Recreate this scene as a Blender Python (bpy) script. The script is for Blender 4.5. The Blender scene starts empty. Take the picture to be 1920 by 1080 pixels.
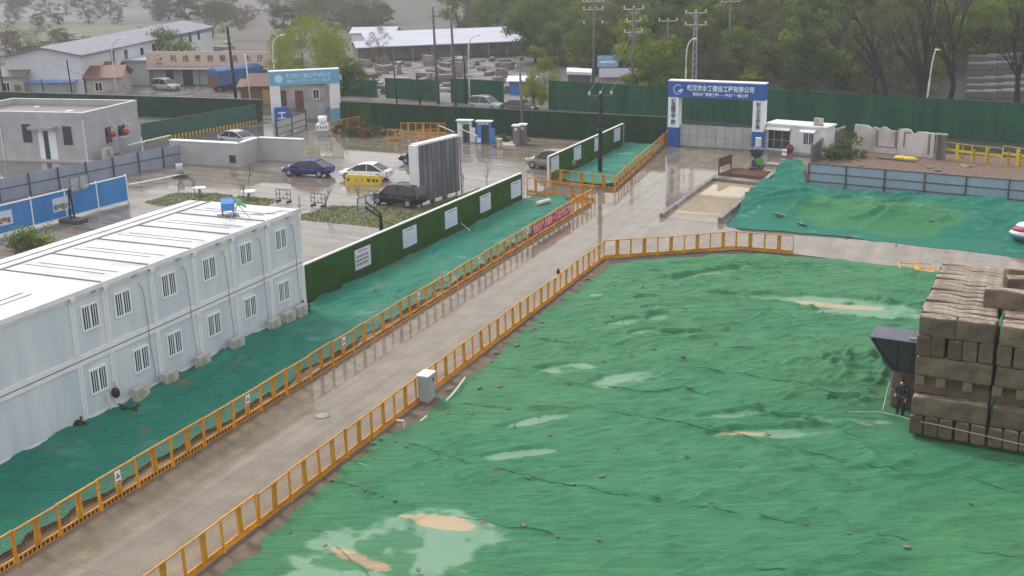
import bpy, math, random
import numpy as np
from mathutils import Vector, Matrix
random.seed(7)
S = bpy.context.scene
COL = S.collection
# ------------------------------------------------------------------ camera
F_PX, PITCH, ROLL, CAM_H = 2134.672, math.radians(16.746), math.radians(-1.091), 19.6
Fv = np.array([0, math.cos(PITCH), -math.sin(PITCH)])
Rv = np.array([1.0, 0, 0]); Uv = np.cross(Rv, Fv)
Rv, Uv = math.cos(ROLL)*Rv + math.sin(ROLL)*Uv, -math.sin(ROLL)*Rv + math.cos(ROLL)*Uv
cam = bpy.data.cameras.new('camera'); camo = bpy.data.objects.new('camera', cam); COL.objects.link(camo)
M = Matrix.Identity(4)
for i in range(3):
    M[i][0] = Rv[i]; M[i][1] = Uv[i]; M[i][2] = -Fv[i]
M[2][3] = CAM_H
camo.matrix_world = M
cam.sensor_width = 36.0; cam.lens = 36.0*F_PX/1920.0
cam.clip_start = 0.5; cam.clip_end = 5000
S.camera = camo
# ------------------------------------------------------------------ world, sun, exposure
W = bpy.data.worlds.new('World'); S.world = W; W.use_nodes = True
nt = W.node_tree; nt.nodes.clear()
out = nt.nodes.new('ShaderNodeOutputWorld'); bg = nt.nodes.new('ShaderNodeBackground')
sky = nt.nodes.new('ShaderNodeTexSky'); sky.sky_type = 'NISHITA'; sky.sun_disc = False
SUN_EL, SUN_AZ = math.radians(46), math.radians(318)      # azimuth clockwise from +Y
sky.sun_elevation = SUN_EL; sky.sun_rotation = SUN_AZ
sky.air_density = 1.0; sky.dust_density = 6.0; sky.ozone_density = 1.0
mix = nt.nodes.new('ShaderNodeMixRGB'); mix.inputs[0].default_value = 0.8
mix.inputs[2].default_value = (6.85, 6.95, 7.1, 1)          # overcast grey deck
nt.links.new(sky.outputs[0], mix.inputs[1]); nt.links.new(mix.outputs[0], bg.inputs[0])
bg.inputs[1].default_value = 0.10
nt.links.new(bg.outputs[0], out.inputs[0])
sl = bpy.data.lights.new('sun', 'SUN'); so = bpy.data.objects.new('sun', sl); COL.objects.link(so)
sl.energy = 1.25; sl.angle = math.radians(16); sl.color = (1.0, 0.97, 0.92)
sd = Vector((math.sin(SUN_AZ)*math.cos(SUN_EL), math.cos(SUN_AZ)*math.cos(SUN_EL), math.sin(SUN_EL)))
so.rotation_euler = sd.to_track_quat('Z', 'Y').to_euler()
S.view_settings.view_transform = 'Standard'; S.view_settings.look = 'None'
S.view_settings.gamma = 1.0; S.view_settings.exposure = 0.82
S.render.engine = 'CYCLES'
S.cycles.use_denoising = True
S.cycles.max_bounces = 6; S.cycles.diffuse_bounces = 3; S.cycles.glossy_bounces = 3
S.cycles.transmission_bounces = 4; S.cycles.volume_bounces = 1; S.cycles.transparent_max_bounces = 12
# ------------------------------------------------------------------ helpers
def at(px, py, z=0.0):
    """point of the photograph met by the horizontal plane at height z"""
    d = Fv + Rv*(px-960)/F_PX + Uv*(540-py)/F_PX
    t = (z-CAM_H)/d[2]
    return Vector((d[0]*t, d[1]*t, z))
def on_plane(px, py, o, ang):
    d = Fv + Rv*(px-960)/F_PX + Uv*(540-py)/F_PX
    n = np.array([-math.sin(ang), math.cos(ang), 0])
    t = ((np.array(o)-np.array([0, 0, CAM_H])) @ n)/(d @ n)
    p = np.array([0, 0, CAM_H]) + d*t
    return (p-np.array(o)) @ np.array([math.cos(ang), math.sin(ang), 0]), p[2]
def at_y(px, py, Y):
    """point of the sight line at distance Y in front of the camera"""
    d = Fv + Rv*(px-960)/F_PX + Uv*(540-py)/F_PX
    t = Y/d[1]
    return Vector((d[0]*t, Y, CAM_H+d[2]*t))
def ang2(a, b): return math.atan2(b[1]-a[1], b[0]-a[0])
def tag(o, label=None, cat=None, group=None, kind=None):
    if label: o['label'] = label
    if cat: o['category'] = cat; o['kind'] = 'thing'
    if group: o['group'] = group
    if kind: o['kind'] = kind
    return o
def thing(name, label, cat, loc=(0, 0, 0), rz=0.0, group=None):
    o = bpy.data.objects.new(name, None); COL.objects.link(o)
    o.location = loc; o.rotation_euler = (0, 0, rz); o.empty_display_size = 0.3
    return tag(o, label, cat, group)
def copy_tree(o, parent=None):
    c = o.copy(); COL.objects.link(c)
    if parent is not None: c.parent = parent
    for ch in list(o.children): copy_tree(ch, c)
    return c
def place(root, first, loc, rz, label=None, group=None, scale=None):
    """first use moves the prototype, later uses copy it with its parts"""
    o = root if first else copy_tree(root)
    o.location = loc; o.rotation_euler = (0, 0, rz)
    if scale: o.scale = scale
    if label: o['label'] = label
    if group: o['group'] = group
    return o
class MB:
    def __init__(s): s.v = []; s.f = []; s.m = []
    def add(s, vs, fs, m=0):
        n = len(s.v); s.v += [tuple(p) for p in vs]
        for f in fs: s.f.append(tuple(i+n for i in f)); s.m.append(m)
        return s
    def hexa(s, p, m=0):
        return s.add(p, [(3, 2, 1, 0), (4, 5, 6, 7), (0, 1, 5, 4), (1, 2, 6, 5), (2, 3, 7, 6), (3, 0, 4, 7)], m)
    def box(s, x0, x1, y0, y1, z0, z1, m=0):
        return s.hexa([(x0, y0, z0), (x1, y0, z0), (x1, y1, z0), (x0, y1, z0), (x0, y0, z1), (x1, y0, z1), (x1, y1, z1), (x0, y1, z1)], m)
    def obox(s, c, sx, sy, sz, rz=0.0, m=0, tilt=0.0):
        R = Matrix.Rotation(rz, 3, 'Z') @ Matrix.Rotation(tilt, 3, 'X')
        pts = []
        for z in (-1, 1):
            for x, y in ((-1, -1), (1, -1), (1, 1), (-1, 1)):
                pts.append(Vector(c) + R @ Vector((x*sx/2, y*sy/2, z*sz/2)))
        return s.hexa(pts, m)
    def quad(s, a, b, c, d, m=0): return s.add([a, b, c, d], [(0, 1, 2, 3)], m)
    def cyl(s, p0, p1, r0, r1=None, n=8, m=0, cap=True):
        r1 = r0 if r1 is None else r1
        p0 = Vector(p0); p1 = Vector(p1); d = (p1-p0)
        q = d.to_track_quat('Z', 'Y') if d.length > 1e-9 else Matrix.Identity(3).to_quaternion()
        vs = []
        for p, r in ((p0, r0), (p1, r1)):
            for k in range(n):
                a = 2*math.pi*k/n; vs.append(p + q @ Vector((r*math.cos(a), r*math.sin(a), 0)))
        fs = [(k, (k+1) % n, n+(k+1) % n, n+k) for k in range(n)]
        if cap: fs += [tuple(reversed(range(n))), tuple(range(n, 2*n))]
        return s.add(vs, fs, m)
    def tube(s, pts, r, n=6, m=0):
        pts = [Vector(p) for p in pts]; rs = r if isinstance(r, (list, tuple)) else [r]*len(pts)
        vs = []
        for i, p in enumerate(pts):
            d = (pts[min(i+1, len(pts)-1)]-pts[max(i-1, 0)])
            q = d.to_track_quat('Z', 'Y')
            for k in range(n):
                a = 2*math.pi*k/n; vs.append(p + q @ Vector((rs[i]*math.cos(a), rs[i]*math.sin(a), 0)))
        fs = []
        for i in range(len(pts)-1):
            for k in range(n):
                fs.append((i*n+k, i*n+(k+1) % n, (i+1)*n+(k+1) % n, (i+1)*n+k))
        fs += [tuple(reversed(range(n))), tuple(range((len(pts)-1)*n, len(pts)*n))]
        return s.add(vs, fs, m)
    def prism(s, poly, z0, z1, m=0):
        n = len(poly)
        vs = [(p[0], p[1], z0) for p in poly]+[(p[0], p[1], z1) for p in poly]
        fs = [tuple(reversed(range(n))), tuple(range(n, 2*n))]+[(k, (k+1) % n, n+(k+1) % n, n+k) for k in range(n)]
        return s.add(vs, fs, m)
    def vprism(s, poly, y0, y1, m=0):
        """outline in the xz plane, thickness along y"""
        n = len(poly)
        vs = [(p[0], y0, p[1]) for p in poly]+[(p[0], y1, p[1]) for p in poly]
        fs = [tuple(range(n)), tuple(reversed(range(n, 2*n)))]+[(k, n+k, n+(k+1) % n, (k+1) % n) for k in range(n)]
        return s.add(vs, fs, m)
    def lathe(s, prof, c=(0, 0, 0), n=12, m=0):
        vs = []
        for r, z in prof:
            for k in range(n):
                a = 2*math.pi*k/n; vs.append((c[0]+r*math.cos(a), c[1]+r*math.sin(a), c[2]+z))
        fs = []
        for i in range(len(prof)-1):
            for k in range(n): fs.append((i*n+k, i*n+(k+1) % n, (i+1)*n+(k+1) % n, (i+1)*n+k))
        fs += [tuple(reversed(range(n))), tuple(range((len(prof)-1)*n, len(prof)*n))]
        return s.add(vs, fs, m)
    def ball(s, c, rx, ry, rz, n=10, k=6, m=0):
        prof = []
        vs = [(c[0], c[1], c[2]-rz)]
        for i in range(1, k):
            t = -math.pi/2+math.pi*i/k
            for j in range(n):
                a = 2*math.pi*j/n
                vs.append((c[0]+rx*math.cos(t)*math.cos(a), c[1]+ry*math.cos(t)*math.sin(a), c[2]+rz*math.sin(t)))
        vs.append((c[0], c[1], c[2]+rz)); fs = []
        for j in range(n): fs.append((0, 1+(j+1) % n, 1+j))
        for i in range(k-2):
            for j in range(n): fs.append((1+i*n+j, 1+i*n+(j+1) % n, 1+(i+1)*n+(j+1) % n, 1+(i+1)*n+j))
        b = 1+(k-2)*n; e = len(vs)-1
        for j in range(n): fs.append((b+j, b+(j+1) % n, e))
        return s.add(vs, fs, m)
    def mesh(s, name, mats, smooth=False):
        me = bpy.data.meshes.new(name); me.from_pydata(s.v, [], s.f)
        for x in (mats if isinstance(mats, (list, tuple)) else [mats]): me.materials.append(x)
        me.polygons.foreach_set('material_index', s.m)
        if smooth: me.polygons.foreach_set('use_smooth', [True]*len(s.f))
        me.update(); return me
    def build(s, name, mats, parent=None, smooth=False, loc=None, rz=None):
        return link(name, s.mesh(name, mats, smooth), parent, loc, rz)
def link(name, me, parent=None, loc=None, rz=None):
    o = bpy.data.objects.new(name, me); COL.objects.link(o)
    if parent is not None: o.parent = parent
    if loc is not None: o.location = loc
    if rz is not None: o.rotation_euler = (0, 0, rz)
    return o
def text_mesh(body, size, m, bold=0.0, vertical=False, depth=0.012):
    cu = bpy.data.curves.new('lettering', 'FONT'); cu.body = '\n'.join(body) if vertical else body
    cu.size = size; cu.align_x = 'CENTER'; cu.align_y = 'CENTER'; cu.extrude = depth; cu.offset = bold
    cu.resolution_u = 2
    if vertical: cu.space_line = 0.86
    o = bpy.data.objects.new('lettering', cu); COL.objects.link(o)
    bpy.context.view_layer.update()
    me = bpy.data.meshes.new_from_object(o.evaluated_get(bpy.context.evaluated_depsgraph_get()))
    bpy.data.objects.remove(o); bpy.data.curves.remove(cu)
    me.materials.clear(); me.materials.append(m)
    me.transform(Matrix.Rotation(math.pi/2, 4, 'X'))
    return me
def text(name, body, size, m, parent, loc, bold=0.0, vertical=False, rz=0.0, width=None):
    me = text_mesh(body, size, m, bold, vertical)
    if width:
        xs = [v.co.x for v in me.vertices]; k = width/(max(xs)-min(xs)); me.transform(Matrix.Scale(k, 4, (1, 0, 0)))
    return link(name, me, parent, loc, rz)
# value noise on numpy arrays
def vnoise(x, y, seed=0):
    xi = np.floor(x).astype(np.int64); yi = np.floor(y).astype(np.int64); xf = x-xi; yf = y-yi
    u = xf*xf*(3-2*xf); v = yf*yf*(3-2*yf)
    def h(a, b):
        n = (a*374761393 + b*668265263 + seed*974711) & 0x7fffffff
        n = ((n ^ (n >> 13))*1274126177) & 0x7fffffff
        return ((n ^ (n >> 16)) & 0xffff)/65535.0
    return (h(xi, yi)*(1-u)+h(xi+1, yi)*u)*(1-v)+(h(xi, yi+1)*(1-u)+h(xi+1, yi+1)*u)*v
def fbm(x, y, seed=0, o=4):
    s = 0; a = 0.5; t = 0
    for i in range(o):
        s = s+a*vnoise(x*2**i, y*2**i, seed+i*17); t += a; a *= 0.5
    return s/t
def inside(poly, X, Y):
    r = np.zeros(X.shape, bool); n = len(poly); j = n-1
    for i in range(n):
        xi, yi = poly[i][0], poly[i][1]; xj, yj = poly[j][0], poly[j][1]
        c = ((yi > Y) != (yj > Y)) & (X < (xj-xi)*(Y-yi)/((yj-yi) or 1e-9)+xi)
        r ^= c; j = i
    return r
# ------------------------------------------------------------------ materials
def mat(name, col, rough=0.6, col2=None, scale=3.0, amount=1.0, bump=0.0, bscale=None, metal=0.0, spec=0.5, contrast=None, stretch=None, alpha=None, vary=0.0):
    m = bpy.data.materials.new(name); m.use_nodes = True; t = m.node_tree
    b = t.nodes['Principled BSDF']; L = t.links.new
    b.inputs['Roughness'].default_value = rough; b.inputs['Metallic'].default_value = metal
    b.inputs['Specular IOR Level'].default_value = spec
    b.inputs['Base Color'].default_value = (*col, 1)
    if alpha is not None: b.inputs['Alpha'].default_value = alpha
    if col2 or bump:
        tc = t.nodes.new('ShaderNodeTexCoord'); mp = t.nodes.new('ShaderNodeMapping'); L(tc.outputs['Object'], mp.inputs[0])
        if stretch: mp.inputs['Scale'].default_value = stretch
    if col2:
        n = t.nodes.new('ShaderNodeTexNoise'); n.inputs['Scale'].default_value = scale; n.inputs['Detail'].default_value = 6
        L(mp.outputs[0], n.inputs['Vector'])
        r = t.nodes.new('ShaderNodeValToRGB'); lo, hi = contrast or (0.35, 0.65)
        r.color_ramp.elements[0].position = lo; r.color_ramp.elements[1].position = hi
        r.color_ramp.elements[0].color = (*col, 1); r.color_ramp.elements[1].color = (*col2, 1)
        L(n.outputs[0], r.inputs[0]); src = r.outputs[0]
        if vary:                                    # pieces of one kind differ a little in shade
            oi = t.nodes.new('ShaderNodeObjectInfo'); mr = t.nodes.new('ShaderNodeMapRange'); mr.inputs[3].default_value = 1-vary; mr.inputs[4].default_value = 1+vary
            hs = t.nodes.new('ShaderNodeHueSaturation'); L(oi.outputs['Random'], mr.inputs[0]); L(mr.outputs[0], hs.inputs['Value']); L(src, hs.inputs['Color']); src = hs.outputs[0]
        L(src, b.inputs['Base Color'])
    if bump:
        n2 = t.nodes.new('ShaderNodeTexNoise'); n2.inputs['Scale'].default_value = bscale or scale*4; n2.inputs['Detail'].default_value = 5
        L(mp.outputs[0], n2.inputs['Vector'])
        bp = t.nodes.new('ShaderNodeBump'); bp.inputs['Strength'].default_value = bump; bp.inputs['Distance'].default_value = 0.05
        L(n2.outputs[0], bp.inputs['Height']); L(bp.outputs[0], b.inputs['Normal'])
    return m
def wet_mat(name, dry, damp, lo=0.45, hi=0.6, scale=0.12, stretch=(1, 1, 1), rz=0.0, film=0.04, rough=0.3, ripple=0.12, joints=None, mark=None):
    """rain-soaked paving: film of standing water in the hollows, damp paving between"""
    m = bpy.data.materials.new(name); m.use_nodes = True; t = m.node_tree; L = t.links.new
    b = t.nodes['Principled BSDF']; b.inputs['IOR'].default_value = 1.36
    N = t.nodes.new
    tc = N('ShaderNodeTexCoord'); mp = N('ShaderNodeMapping'); mp.inputs['Rotation'].default_value = (0, 0, -rz)
    L(tc.outputs['Object'], mp.inputs[0])
    mp2 = N('ShaderNodeMapping'); mp2.inputs['Scale'].default_value = stretch; L(mp.outputs[0], mp2.inputs[0])
    n = N('ShaderNodeTexNoise'); n.inputs['Scale'].default_value = scale; n.inputs['Detail'].default_value = 7; n.inputs['Roughness'].default_value = 0.6
    L(mp2.outputs[0], n.inputs['Vector'])
    r = N('ShaderNodeMapRange'); r.inputs[1].default_value = lo; r.inputs[2].default_value = hi; L(n.outputs[0], r.inputs[0])
    n2 = N('ShaderNodeTexNoise'); n2.inputs['Scale'].default_value = 0.55; n2.inputs['Detail'].default_value = 8; n2.inputs['Roughness'].default_value = 0.7
    L(mp2.outputs[0], n2.inputs['Vector'])
    cr = N('ShaderNodeMixRGB'); cr.inputs[1].default_value = (*damp, 1); cr.inputs[2].default_value = (*dry, 1)
    r2 = N('ShaderNodeMapRange'); r2.inputs[1].default_value = 0.35; r2.inputs[2].default_value = 0.68; L(n2.outputs[0], r2.inputs[0]); L(r2.outputs[0], cr.inputs[0])
    n4 = N('ShaderNodeTexNoise'); n4.inputs['Scale'].default_value = 14.0; n4.inputs['Detail'].default_value = 4; L(mp.outputs[0], n4.inputs['Vector'])
    sp = N('ShaderNodeMixRGB'); sp.blend_type = 'MULTIPLY'; sp.inputs[0].default_value = 0.35
    L(cr.outputs[0], sp.inputs[1]); L(n4.outputs[1], sp.inputs[2]); last = sp
    if joints:
        br = N('ShaderNodeTexBrick'); br.offset = 0.0; br.inputs['Scale'].default_value = 1.0
        br.inputs['Brick Width'].default_value = joints[0]; br.inputs['Row Height'].default_value = joints[1]; br.inputs['Mortar Size'].default_value = 0.03
        br.inputs['Color1'].default_value = br.inputs['Color2'].default_value = (1, 1, 1, 1); br.inputs['Mortar'].default_value = (0.45, 0.42, 0.4, 1)
        L(mp.outputs[0], br.inputs['Vector'])
        jm = N('ShaderNodeMixRGB'); jm.blend_type = 'MULTIPLY'; jm.inputs[0].default_value = 0.35
        L(last.outputs[0], jm.inputs[1]); L(br.outputs[0], jm.inputs[2]); last = jm
    mps = N('ShaderNodeMapping'); mps.inputs['Scale'].default_value = (0.05, 1.5, 1); L(mp.outputs[0], mps.inputs[0])      # tyre streaks along the way
    ns = N('ShaderNodeTexNoise'); ns.inputs['Scale'].default_value = 1.0; ns.inputs['Detail'].default_value = 5; L(mps.outputs[0], ns.inputs['Vector'])
    ms_ = N('ShaderNodeMapRange'); ms_.inputs[1].default_value = .3; ms_.inputs[2].default_value = .7; ms_.inputs[3].default_value = .72; ms_.inputs[4].default_value = 1.12; L(ns.outputs[0], ms_.inputs[0])
    hs = N('ShaderNodeHueSaturation'); L(last.outputs[0], hs.inputs['Color']); L(ms_.outputs[0], hs.inputs['Value']); last = hs
    L(last.outputs[0], b.inputs['Base Color'])
    rr = N('ShaderNodeMapRange'); rr.inputs[3].default_value = rough; rr.inputs[4].default_value = film; L(r.outputs[0], rr.inputs[0]); L(rr.outputs[0], b.inputs['Roughness'])
    n3 = N('ShaderNodeTexNoise'); n3.inputs['Scale'].default_value = 2.2; n3.inputs['Detail'].default_value = 4; L(mp2.outputs[0], n3.inputs['Vector'])
    bp = N('ShaderNodeBump'); bp.inputs['Strength'].default_value = ripple; bp.inputs['Distance'].default_value = 0.03
    L(n3.outputs[0], bp.inputs['Height']); L(bp.outputs[0], b.inputs['Normal'])
    return m
def net_mat(name, base, alt, film, mud):
    """shade netting; attribute 'wear': R standing water, G bare mud, B second net colour"""
    m = bpy.data.materials.new(name); m.use_nodes = True; t = m.node_tree; L = t.links.new; N = t.nodes.new
    b = t.nodes['Principled BSDF']
    tc = N('ShaderNodeTexCoord')
    at_ = N('ShaderNodeAttribute'); at_.attribute_name = 'wear'; sep = N('ShaderNodeSeparateColor'); L(at_.outputs['Color'], sep.inputs[0])
    n = N('ShaderNodeTexNoise'); n.inputs['Scale'].default_value = 0.5; n.inputs['Detail'].default_value = 8; n.inputs['Roughness'].default_value = 0.65; L(tc.outputs['Object'], n.inputs['Vector'])
    n5 = N('ShaderNodeTexNoise'); n5.inputs['Scale'].default_value = 6.0; n5.inputs['Detail'].default_value = 6; n5.inputs['Roughness'].default_value = 0.75
    mp = N('ShaderNodeMapping'); mp.inputs['Scale'].default_value = (0.5, 1.6, 1); L(tc.outputs['Object'], mp.inputs[0]); L(mp.outputs[0], n5.inputs['Vector'])
    c0 = N('ShaderNodeMixRGB'); c0.inputs[1].default_value = (*base, 1); c0.inputs[2].default_value = (*alt, 1); L(sep.outputs[2], c0.inputs[0])
    v = N('ShaderNodeMapRange'); v.inputs[1].default_value = 0.3; v.inputs[2].default_value = 0.7; v.inputs[3].default_value = 0.86; v.inputs[4].default_value = 1.12; L(n.outputs[0], v.inputs[0])
    v2 = N('ShaderNodeMapRange'); v2.inputs[1].default_value = 0.3; v2.inputs[2].default_value = 0.7; v2.inputs[3].default_value = 0.88; v2.inputs[4].default_value = 1.12; L(n5.outputs[0], v2.inputs[0])
    mm = N('ShaderNodeMath'); mm.operation = 'MULTIPLY'; L(v.outputs[0], mm.inputs[0]); L(v2.outputs[0], mm.inputs[1])
    hs = N('ShaderNodeHueSaturation'); L(c0.outputs[0], hs.inputs['Color']); L(mm.outputs[0], hs.inputs['Value'])
    c1 = N('ShaderNodeMixRGB'); c1.inputs[2].default_value = (*film, 1); L(sep.outputs[0], c1.inputs[0]); L(hs.outputs[0], c1.inputs[1])
    c2 = N('ShaderNodeMixRGB'); c2.inputs[2].default_value = (*mud, 1); L(sep.outputs[1], c2.inputs[0]); L(c1.outputs[0], c2.inputs[1])
    L(c2.outputs[0], b.inputs['Base Color'])
    rr = N('ShaderNodeMapRange'); rr.inputs[3].default_value = 0.5; rr.inputs[4].default_value = 0.06; L(sep.outputs[0], rr.inputs[0]); L(rr.outputs[0], b.inputs['Roughness'])
    b.inputs['Specular IOR Level'].default_value = 0.12
    sp_ = N('ShaderNodeMapRange'); sp_.inputs[3].default_value = 0.10; sp_.inputs[4].default_value = 0.5; L(sep.outputs[0], sp_.inputs[0]); L(sp_.outputs[0], b.inputs['Specular IOR Level'])
    n3 = N('ShaderNodeTexNoise'); n3.inputs['Scale'].default_value = 2.2; n3.inputs['Detail'].default_value = 9; n3.inputs['Roughness'].default_value = 0.68; n3.inputs['Distortion'].default_value = 1.6
    mp3 = N('ShaderNodeMapping'); mp3.inputs['Scale'].default_value = (0.22, 1.9, 1); mp3.inputs['Rotation'].default_value = (0, 0, 0.2); L(tc.outputs['Object'], mp3.inputs[0]); L(mp3.outputs[0], n3.inputs['Vector'])
    st = N('ShaderNodeMath'); st.operation = 'MULTIPLY_ADD'; st.inputs[1].default_value = -0.8; st.inputs[2].default_value = 0.8; L(sep.outputs[0], st.inputs[0])
    bp = N('ShaderNodeBump'); bp.inputs['Distance'].default_value = 0.2; L(st.outputs[0], bp.inputs['Strength'])
    L(n3.outputs[0], bp.inputs['Height']); L(bp.outputs[0], b.inputs['Normal'])
    return m
def stripe_mat(name, c1, c2, scale, direction='DIAGONAL', rough=0.5):
    m = bpy.data.materials.new(name); m.use_nodes = True; t = m.node_tree; L = t.links.new; N = t.nodes.new
    b = t.nodes['Principled BSDF']; b.inputs['Roughness'].default_value = rough
    tc = N('ShaderNodeTexCoord'); w = N('ShaderNodeTexWave'); w.bands_direction = direction; w.inputs['Scale'].default_value = scale
    L(tc.outputs['Object'], w.inputs['Vector'])
    r = N('ShaderNodeValToRGB'); r.color_ramp.interpolation = 'CONSTANT'; r.color_ramp.elements[1].position = 0.5
    r.color_ramp.elements[0].color = (*c1, 1); r.color_ramp.elements[1].color = (*c2, 1)
    L(w.outputs[1], r.inputs[0]); L(r.outputs[0], b.inputs['Base Color'])
    return m
def leaf_mat(name, c1, c2):
    m = bpy.data.materials.new(name); m.use_nodes = True; t = m.node_tree; L = t.links.new; N = t.nodes.new
    b = t.nodes['Principled BSDF']; b.inputs['Roughness'].default_value = 0.55; b.inputs['Specular IOR Level'].default_value = 0.06
    a = N('ShaderNodeAttribute'); a.attribute_name = 'tint'
    oi = N('ShaderNodeObjectInfo'); ad = N('ShaderNodeMath'); ad.operation = 'MULTIPLY_ADD'; ad.inputs[1].default_value = 0.45; L(oi.outputs['Random'], ad.inputs[0])
    sc = N('ShaderNodeMath'); sc.operation = 'MULTIPLY_ADD'; sc.inputs[1].default_value = 0.8; sc.inputs[2].default_value = -0.15; L(a.outputs['Fac'], sc.inputs[0]); L(sc.outputs[0], ad.inputs[2])
    ad.use_clamp = True
    mx = N('ShaderNodeMixRGB'); mx.inputs[1].default_value = (*c1, 1); mx.inputs[2].default_value = (*c2, 1); L(ad.outputs[0], mx.inputs[0])
    L(mx.outputs[0], b.inputs['Base Color'])
    tr = N('ShaderNodeBsdfTranslucent'); L(mx.outputs[0], tr.inputs[0]); ms = N('ShaderNodeMixShader'); ms.inputs[0].default_value = 0.3
    L(b.outputs[0], ms.inputs[1]); L(tr.outputs[0], ms.inputs[2]); L(ms.outputs[0], t.nodes['Material Output'].inputs[0])
    return m
# ------------------------------------------------------------------ palette
ROAD_RZ = math.radians(90-23.816)
RD = Vector((math.cos(ROAD_RZ), math.sin(ROAD_RZ), 0)); RN = Vector((-math.sin(ROAD_RZ), math.cos(ROAD_RZ), 0))
K = {}
K['orange'] = mat('orange_paint', (0.76, 0.335, 0.012), 0.45, (0.56, 0.215, 0.014), 2.5, bump=0.05, vary=.16)
K['gold'] = mat('ochre_plate', (0.56, 0.29, 0.012), 0.45, (0.40, 0.18, 0.015), 2.5, vary=.12)
K['wire'] = mat('fence_wire', (0.62, 0.34, 0.12), 0.45)
K['toe'] = stripe_mat('striped_toe_board', (0.56, 0.20, 0.015), (0.03, 0.02, 0.015), 2.6)
K['white'] = mat('white_paint', (0.78, 0.78, 0.8), 0.4, (0.7, 0.7, 0.72), 1.5)
K['white2'] = mat('white_panel', (0.52, 0.58, 0.645), 0.45, (0.64, 0.67, 0.715), 1.1, stretch=(1, 1, 0.16))
K['roofwhite'] = mat('white_roof', (0.66, 0.655, 0.67), 0.3, (0.38, 0.38, 0.40), 0.9, bump=0.04, bscale=1.0, contrast=(0.45, 0.78), stretch=(1, .35, 1))
K['grey'] = mat('grey_paint', (0.36, 0.37, 0.39), 0.5, (0.3, 0.31, 0.33), 2)
K['dgrey'] = mat('dark_steel', (0.045, 0.048, 0.06), 0.45, (0.075, 0.075, 0.085), 3)
K['black'] = mat('black_rubber', (0.012, 0.012, 0.013), 0.6)
K['glass'] = mat('dark_glass', (0.015, 0.018, 0.022), 0.06, spec=0.6)
K['seam'] = mat('roof_seam', (0.17, 0.17, 0.18), 0.5)
K['turf'] = mat('artificial_turf', (0.018, 0.068, 0.009), 0.85, (0.03, 0.098, 0.016), 1.0, bump=0.3, bscale=30, spec=0.1)
K['dkturf'] = mat('dark_hoarding_turf', (0.009, 0.036, 0.015), 0.85, (0.017, 0.056, 0.024), 0.6, bump=0.3, bscale=25, spec=0.1)
K['hoard'] = mat('green_sheet', (0.007, 0.066, 0.03), 0.5, (0.014, 0.105, 0.048), 0.5, stretch=(2, 2, 0.25), spec=0.15)
K['teal'] = mat('green_sheet_pale', (0.018, 0.10, 0.065), 0.5, (0.025, 0.085, 0.055), 0.5)
K['blue'] = mat('signal_blue', (0.015, 0.085, 0.36), 0.35, (0.02, 0.11, 0.4), 1.5)
K['ltblue'] = mat('sky_blue_panel', (0.10, 0.36, 0.55), 0.4, (0.13, 0.4, 0.6), 0.6)
K['pblue'] = mat('board_blue', (0.03, 0.19, 0.50), 0.3, (0.045, 0.25, 0.58), 0.5, stretch=(1, 1, 0.4))
K['poster'] = mat('poster_paper', (0.55, 0.62, 0.76), 0.35, (0.68, 0.7, 0.8), 0.8)
K['ink'] = mat('printed_ink', (0.03, 0.03, 0.07), 0.5)
K['inkred'] = mat('printed_red', (0.42, 0.05, 0.05), 0.5)
K['signwhite'] = mat('sign_white', (0.8, 0.84, 0.88), 0.4)
K['concrete'] = mat('concrete', (0.30, 0.28, 0.26), 0.6, (0.22, 0.20, 0.185), 1.5, bump=0.25, bscale=8)
K['wetconc'] = mat('wet_concrete', (0.22, 0.2, 0.185), 0.25, (0.15, 0.135, 0.125), 1.2, bump=0.15, bscale=8)
K['wall'] = mat('grey_render', (0.45, 0.445, 0.45), 0.65, (0.38, 0.375, 0.375), 0.8, bump=0.1, bscale=12)
K['cream'] = mat('cream_render', (0.5, 0.45, 0.4), 0.7, (0.42, 0.36, 0.32), 0.5)
K['pinkwall'] = mat('stained_render', (0.46, 0.41, 0.39), 0.7, (0.26, 0.24, 0.2), 0.5, contrast=(0.4, 0.75))
K['tile'] = mat('red_roof_tile', (0.16, 0.055, 0.04), 0.6, (0.11, 0.045, 0.035), 2.0, bump=0.4, bscale=12)
K['brick'] = mat('red_brick', (0.2, 0.09, 0.065), 0.75, (0.14, 0.07, 0.055), 3)
K['wood'] = mat('weathered_wood', (0.11, 0.095, 0.08), 0.7, (0.17, 0.15, 0.13), 4, stretch=(1, 1, 0.1))
K['polec'] = mat('pole_concrete', (0.13, 0.125, 0.115), 0.6, (0.08, 0.075, 0.07), 2, stretch=(1, 1, 0.15))
K['soil'] = mat('brown_soil', (0.10, 0.068, 0.045), 0.8, (0.17, 0.125, 0.09), 1.2, bump=0.6, bscale=7)
K['redsoil'] = mat('reddish_soil', (0.115, 0.062, 0.042), 0.8, (0.17, 0.115, 0.085), 2.2, bump=0.6, bscale=8)
K['grass'] = mat('wet_grass', (0.075, 0.105, 0.022), 0.8, (0.14, 0.12, 0.045), 0.7, bump=0.8, bscale=14)
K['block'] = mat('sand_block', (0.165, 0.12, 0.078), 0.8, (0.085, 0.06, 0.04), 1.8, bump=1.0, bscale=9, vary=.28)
K['blocktop'] = mat('sand_block_toplight', (0.37, 0.295, 0.22), 0.7, (0.15, 0.115, 0.085), 2.4, bump=1.0, bscale=9, vary=.2)  # pale copy of the block colour, light from above put into it
K['stone'] = mat('rubble', (0.12, 0.105, 0.08), 0.8, (0.27, 0.25, 0.2), 5, bump=0.5)
K['rust'] = mat('rusty_steel', (0.11, 0.045, 0.03), 0.6, (0.17, 0.08, 0.05), 5)
K['red'] = mat('red_paint', (0.36, 0.03, 0.03), 0.45)
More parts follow.
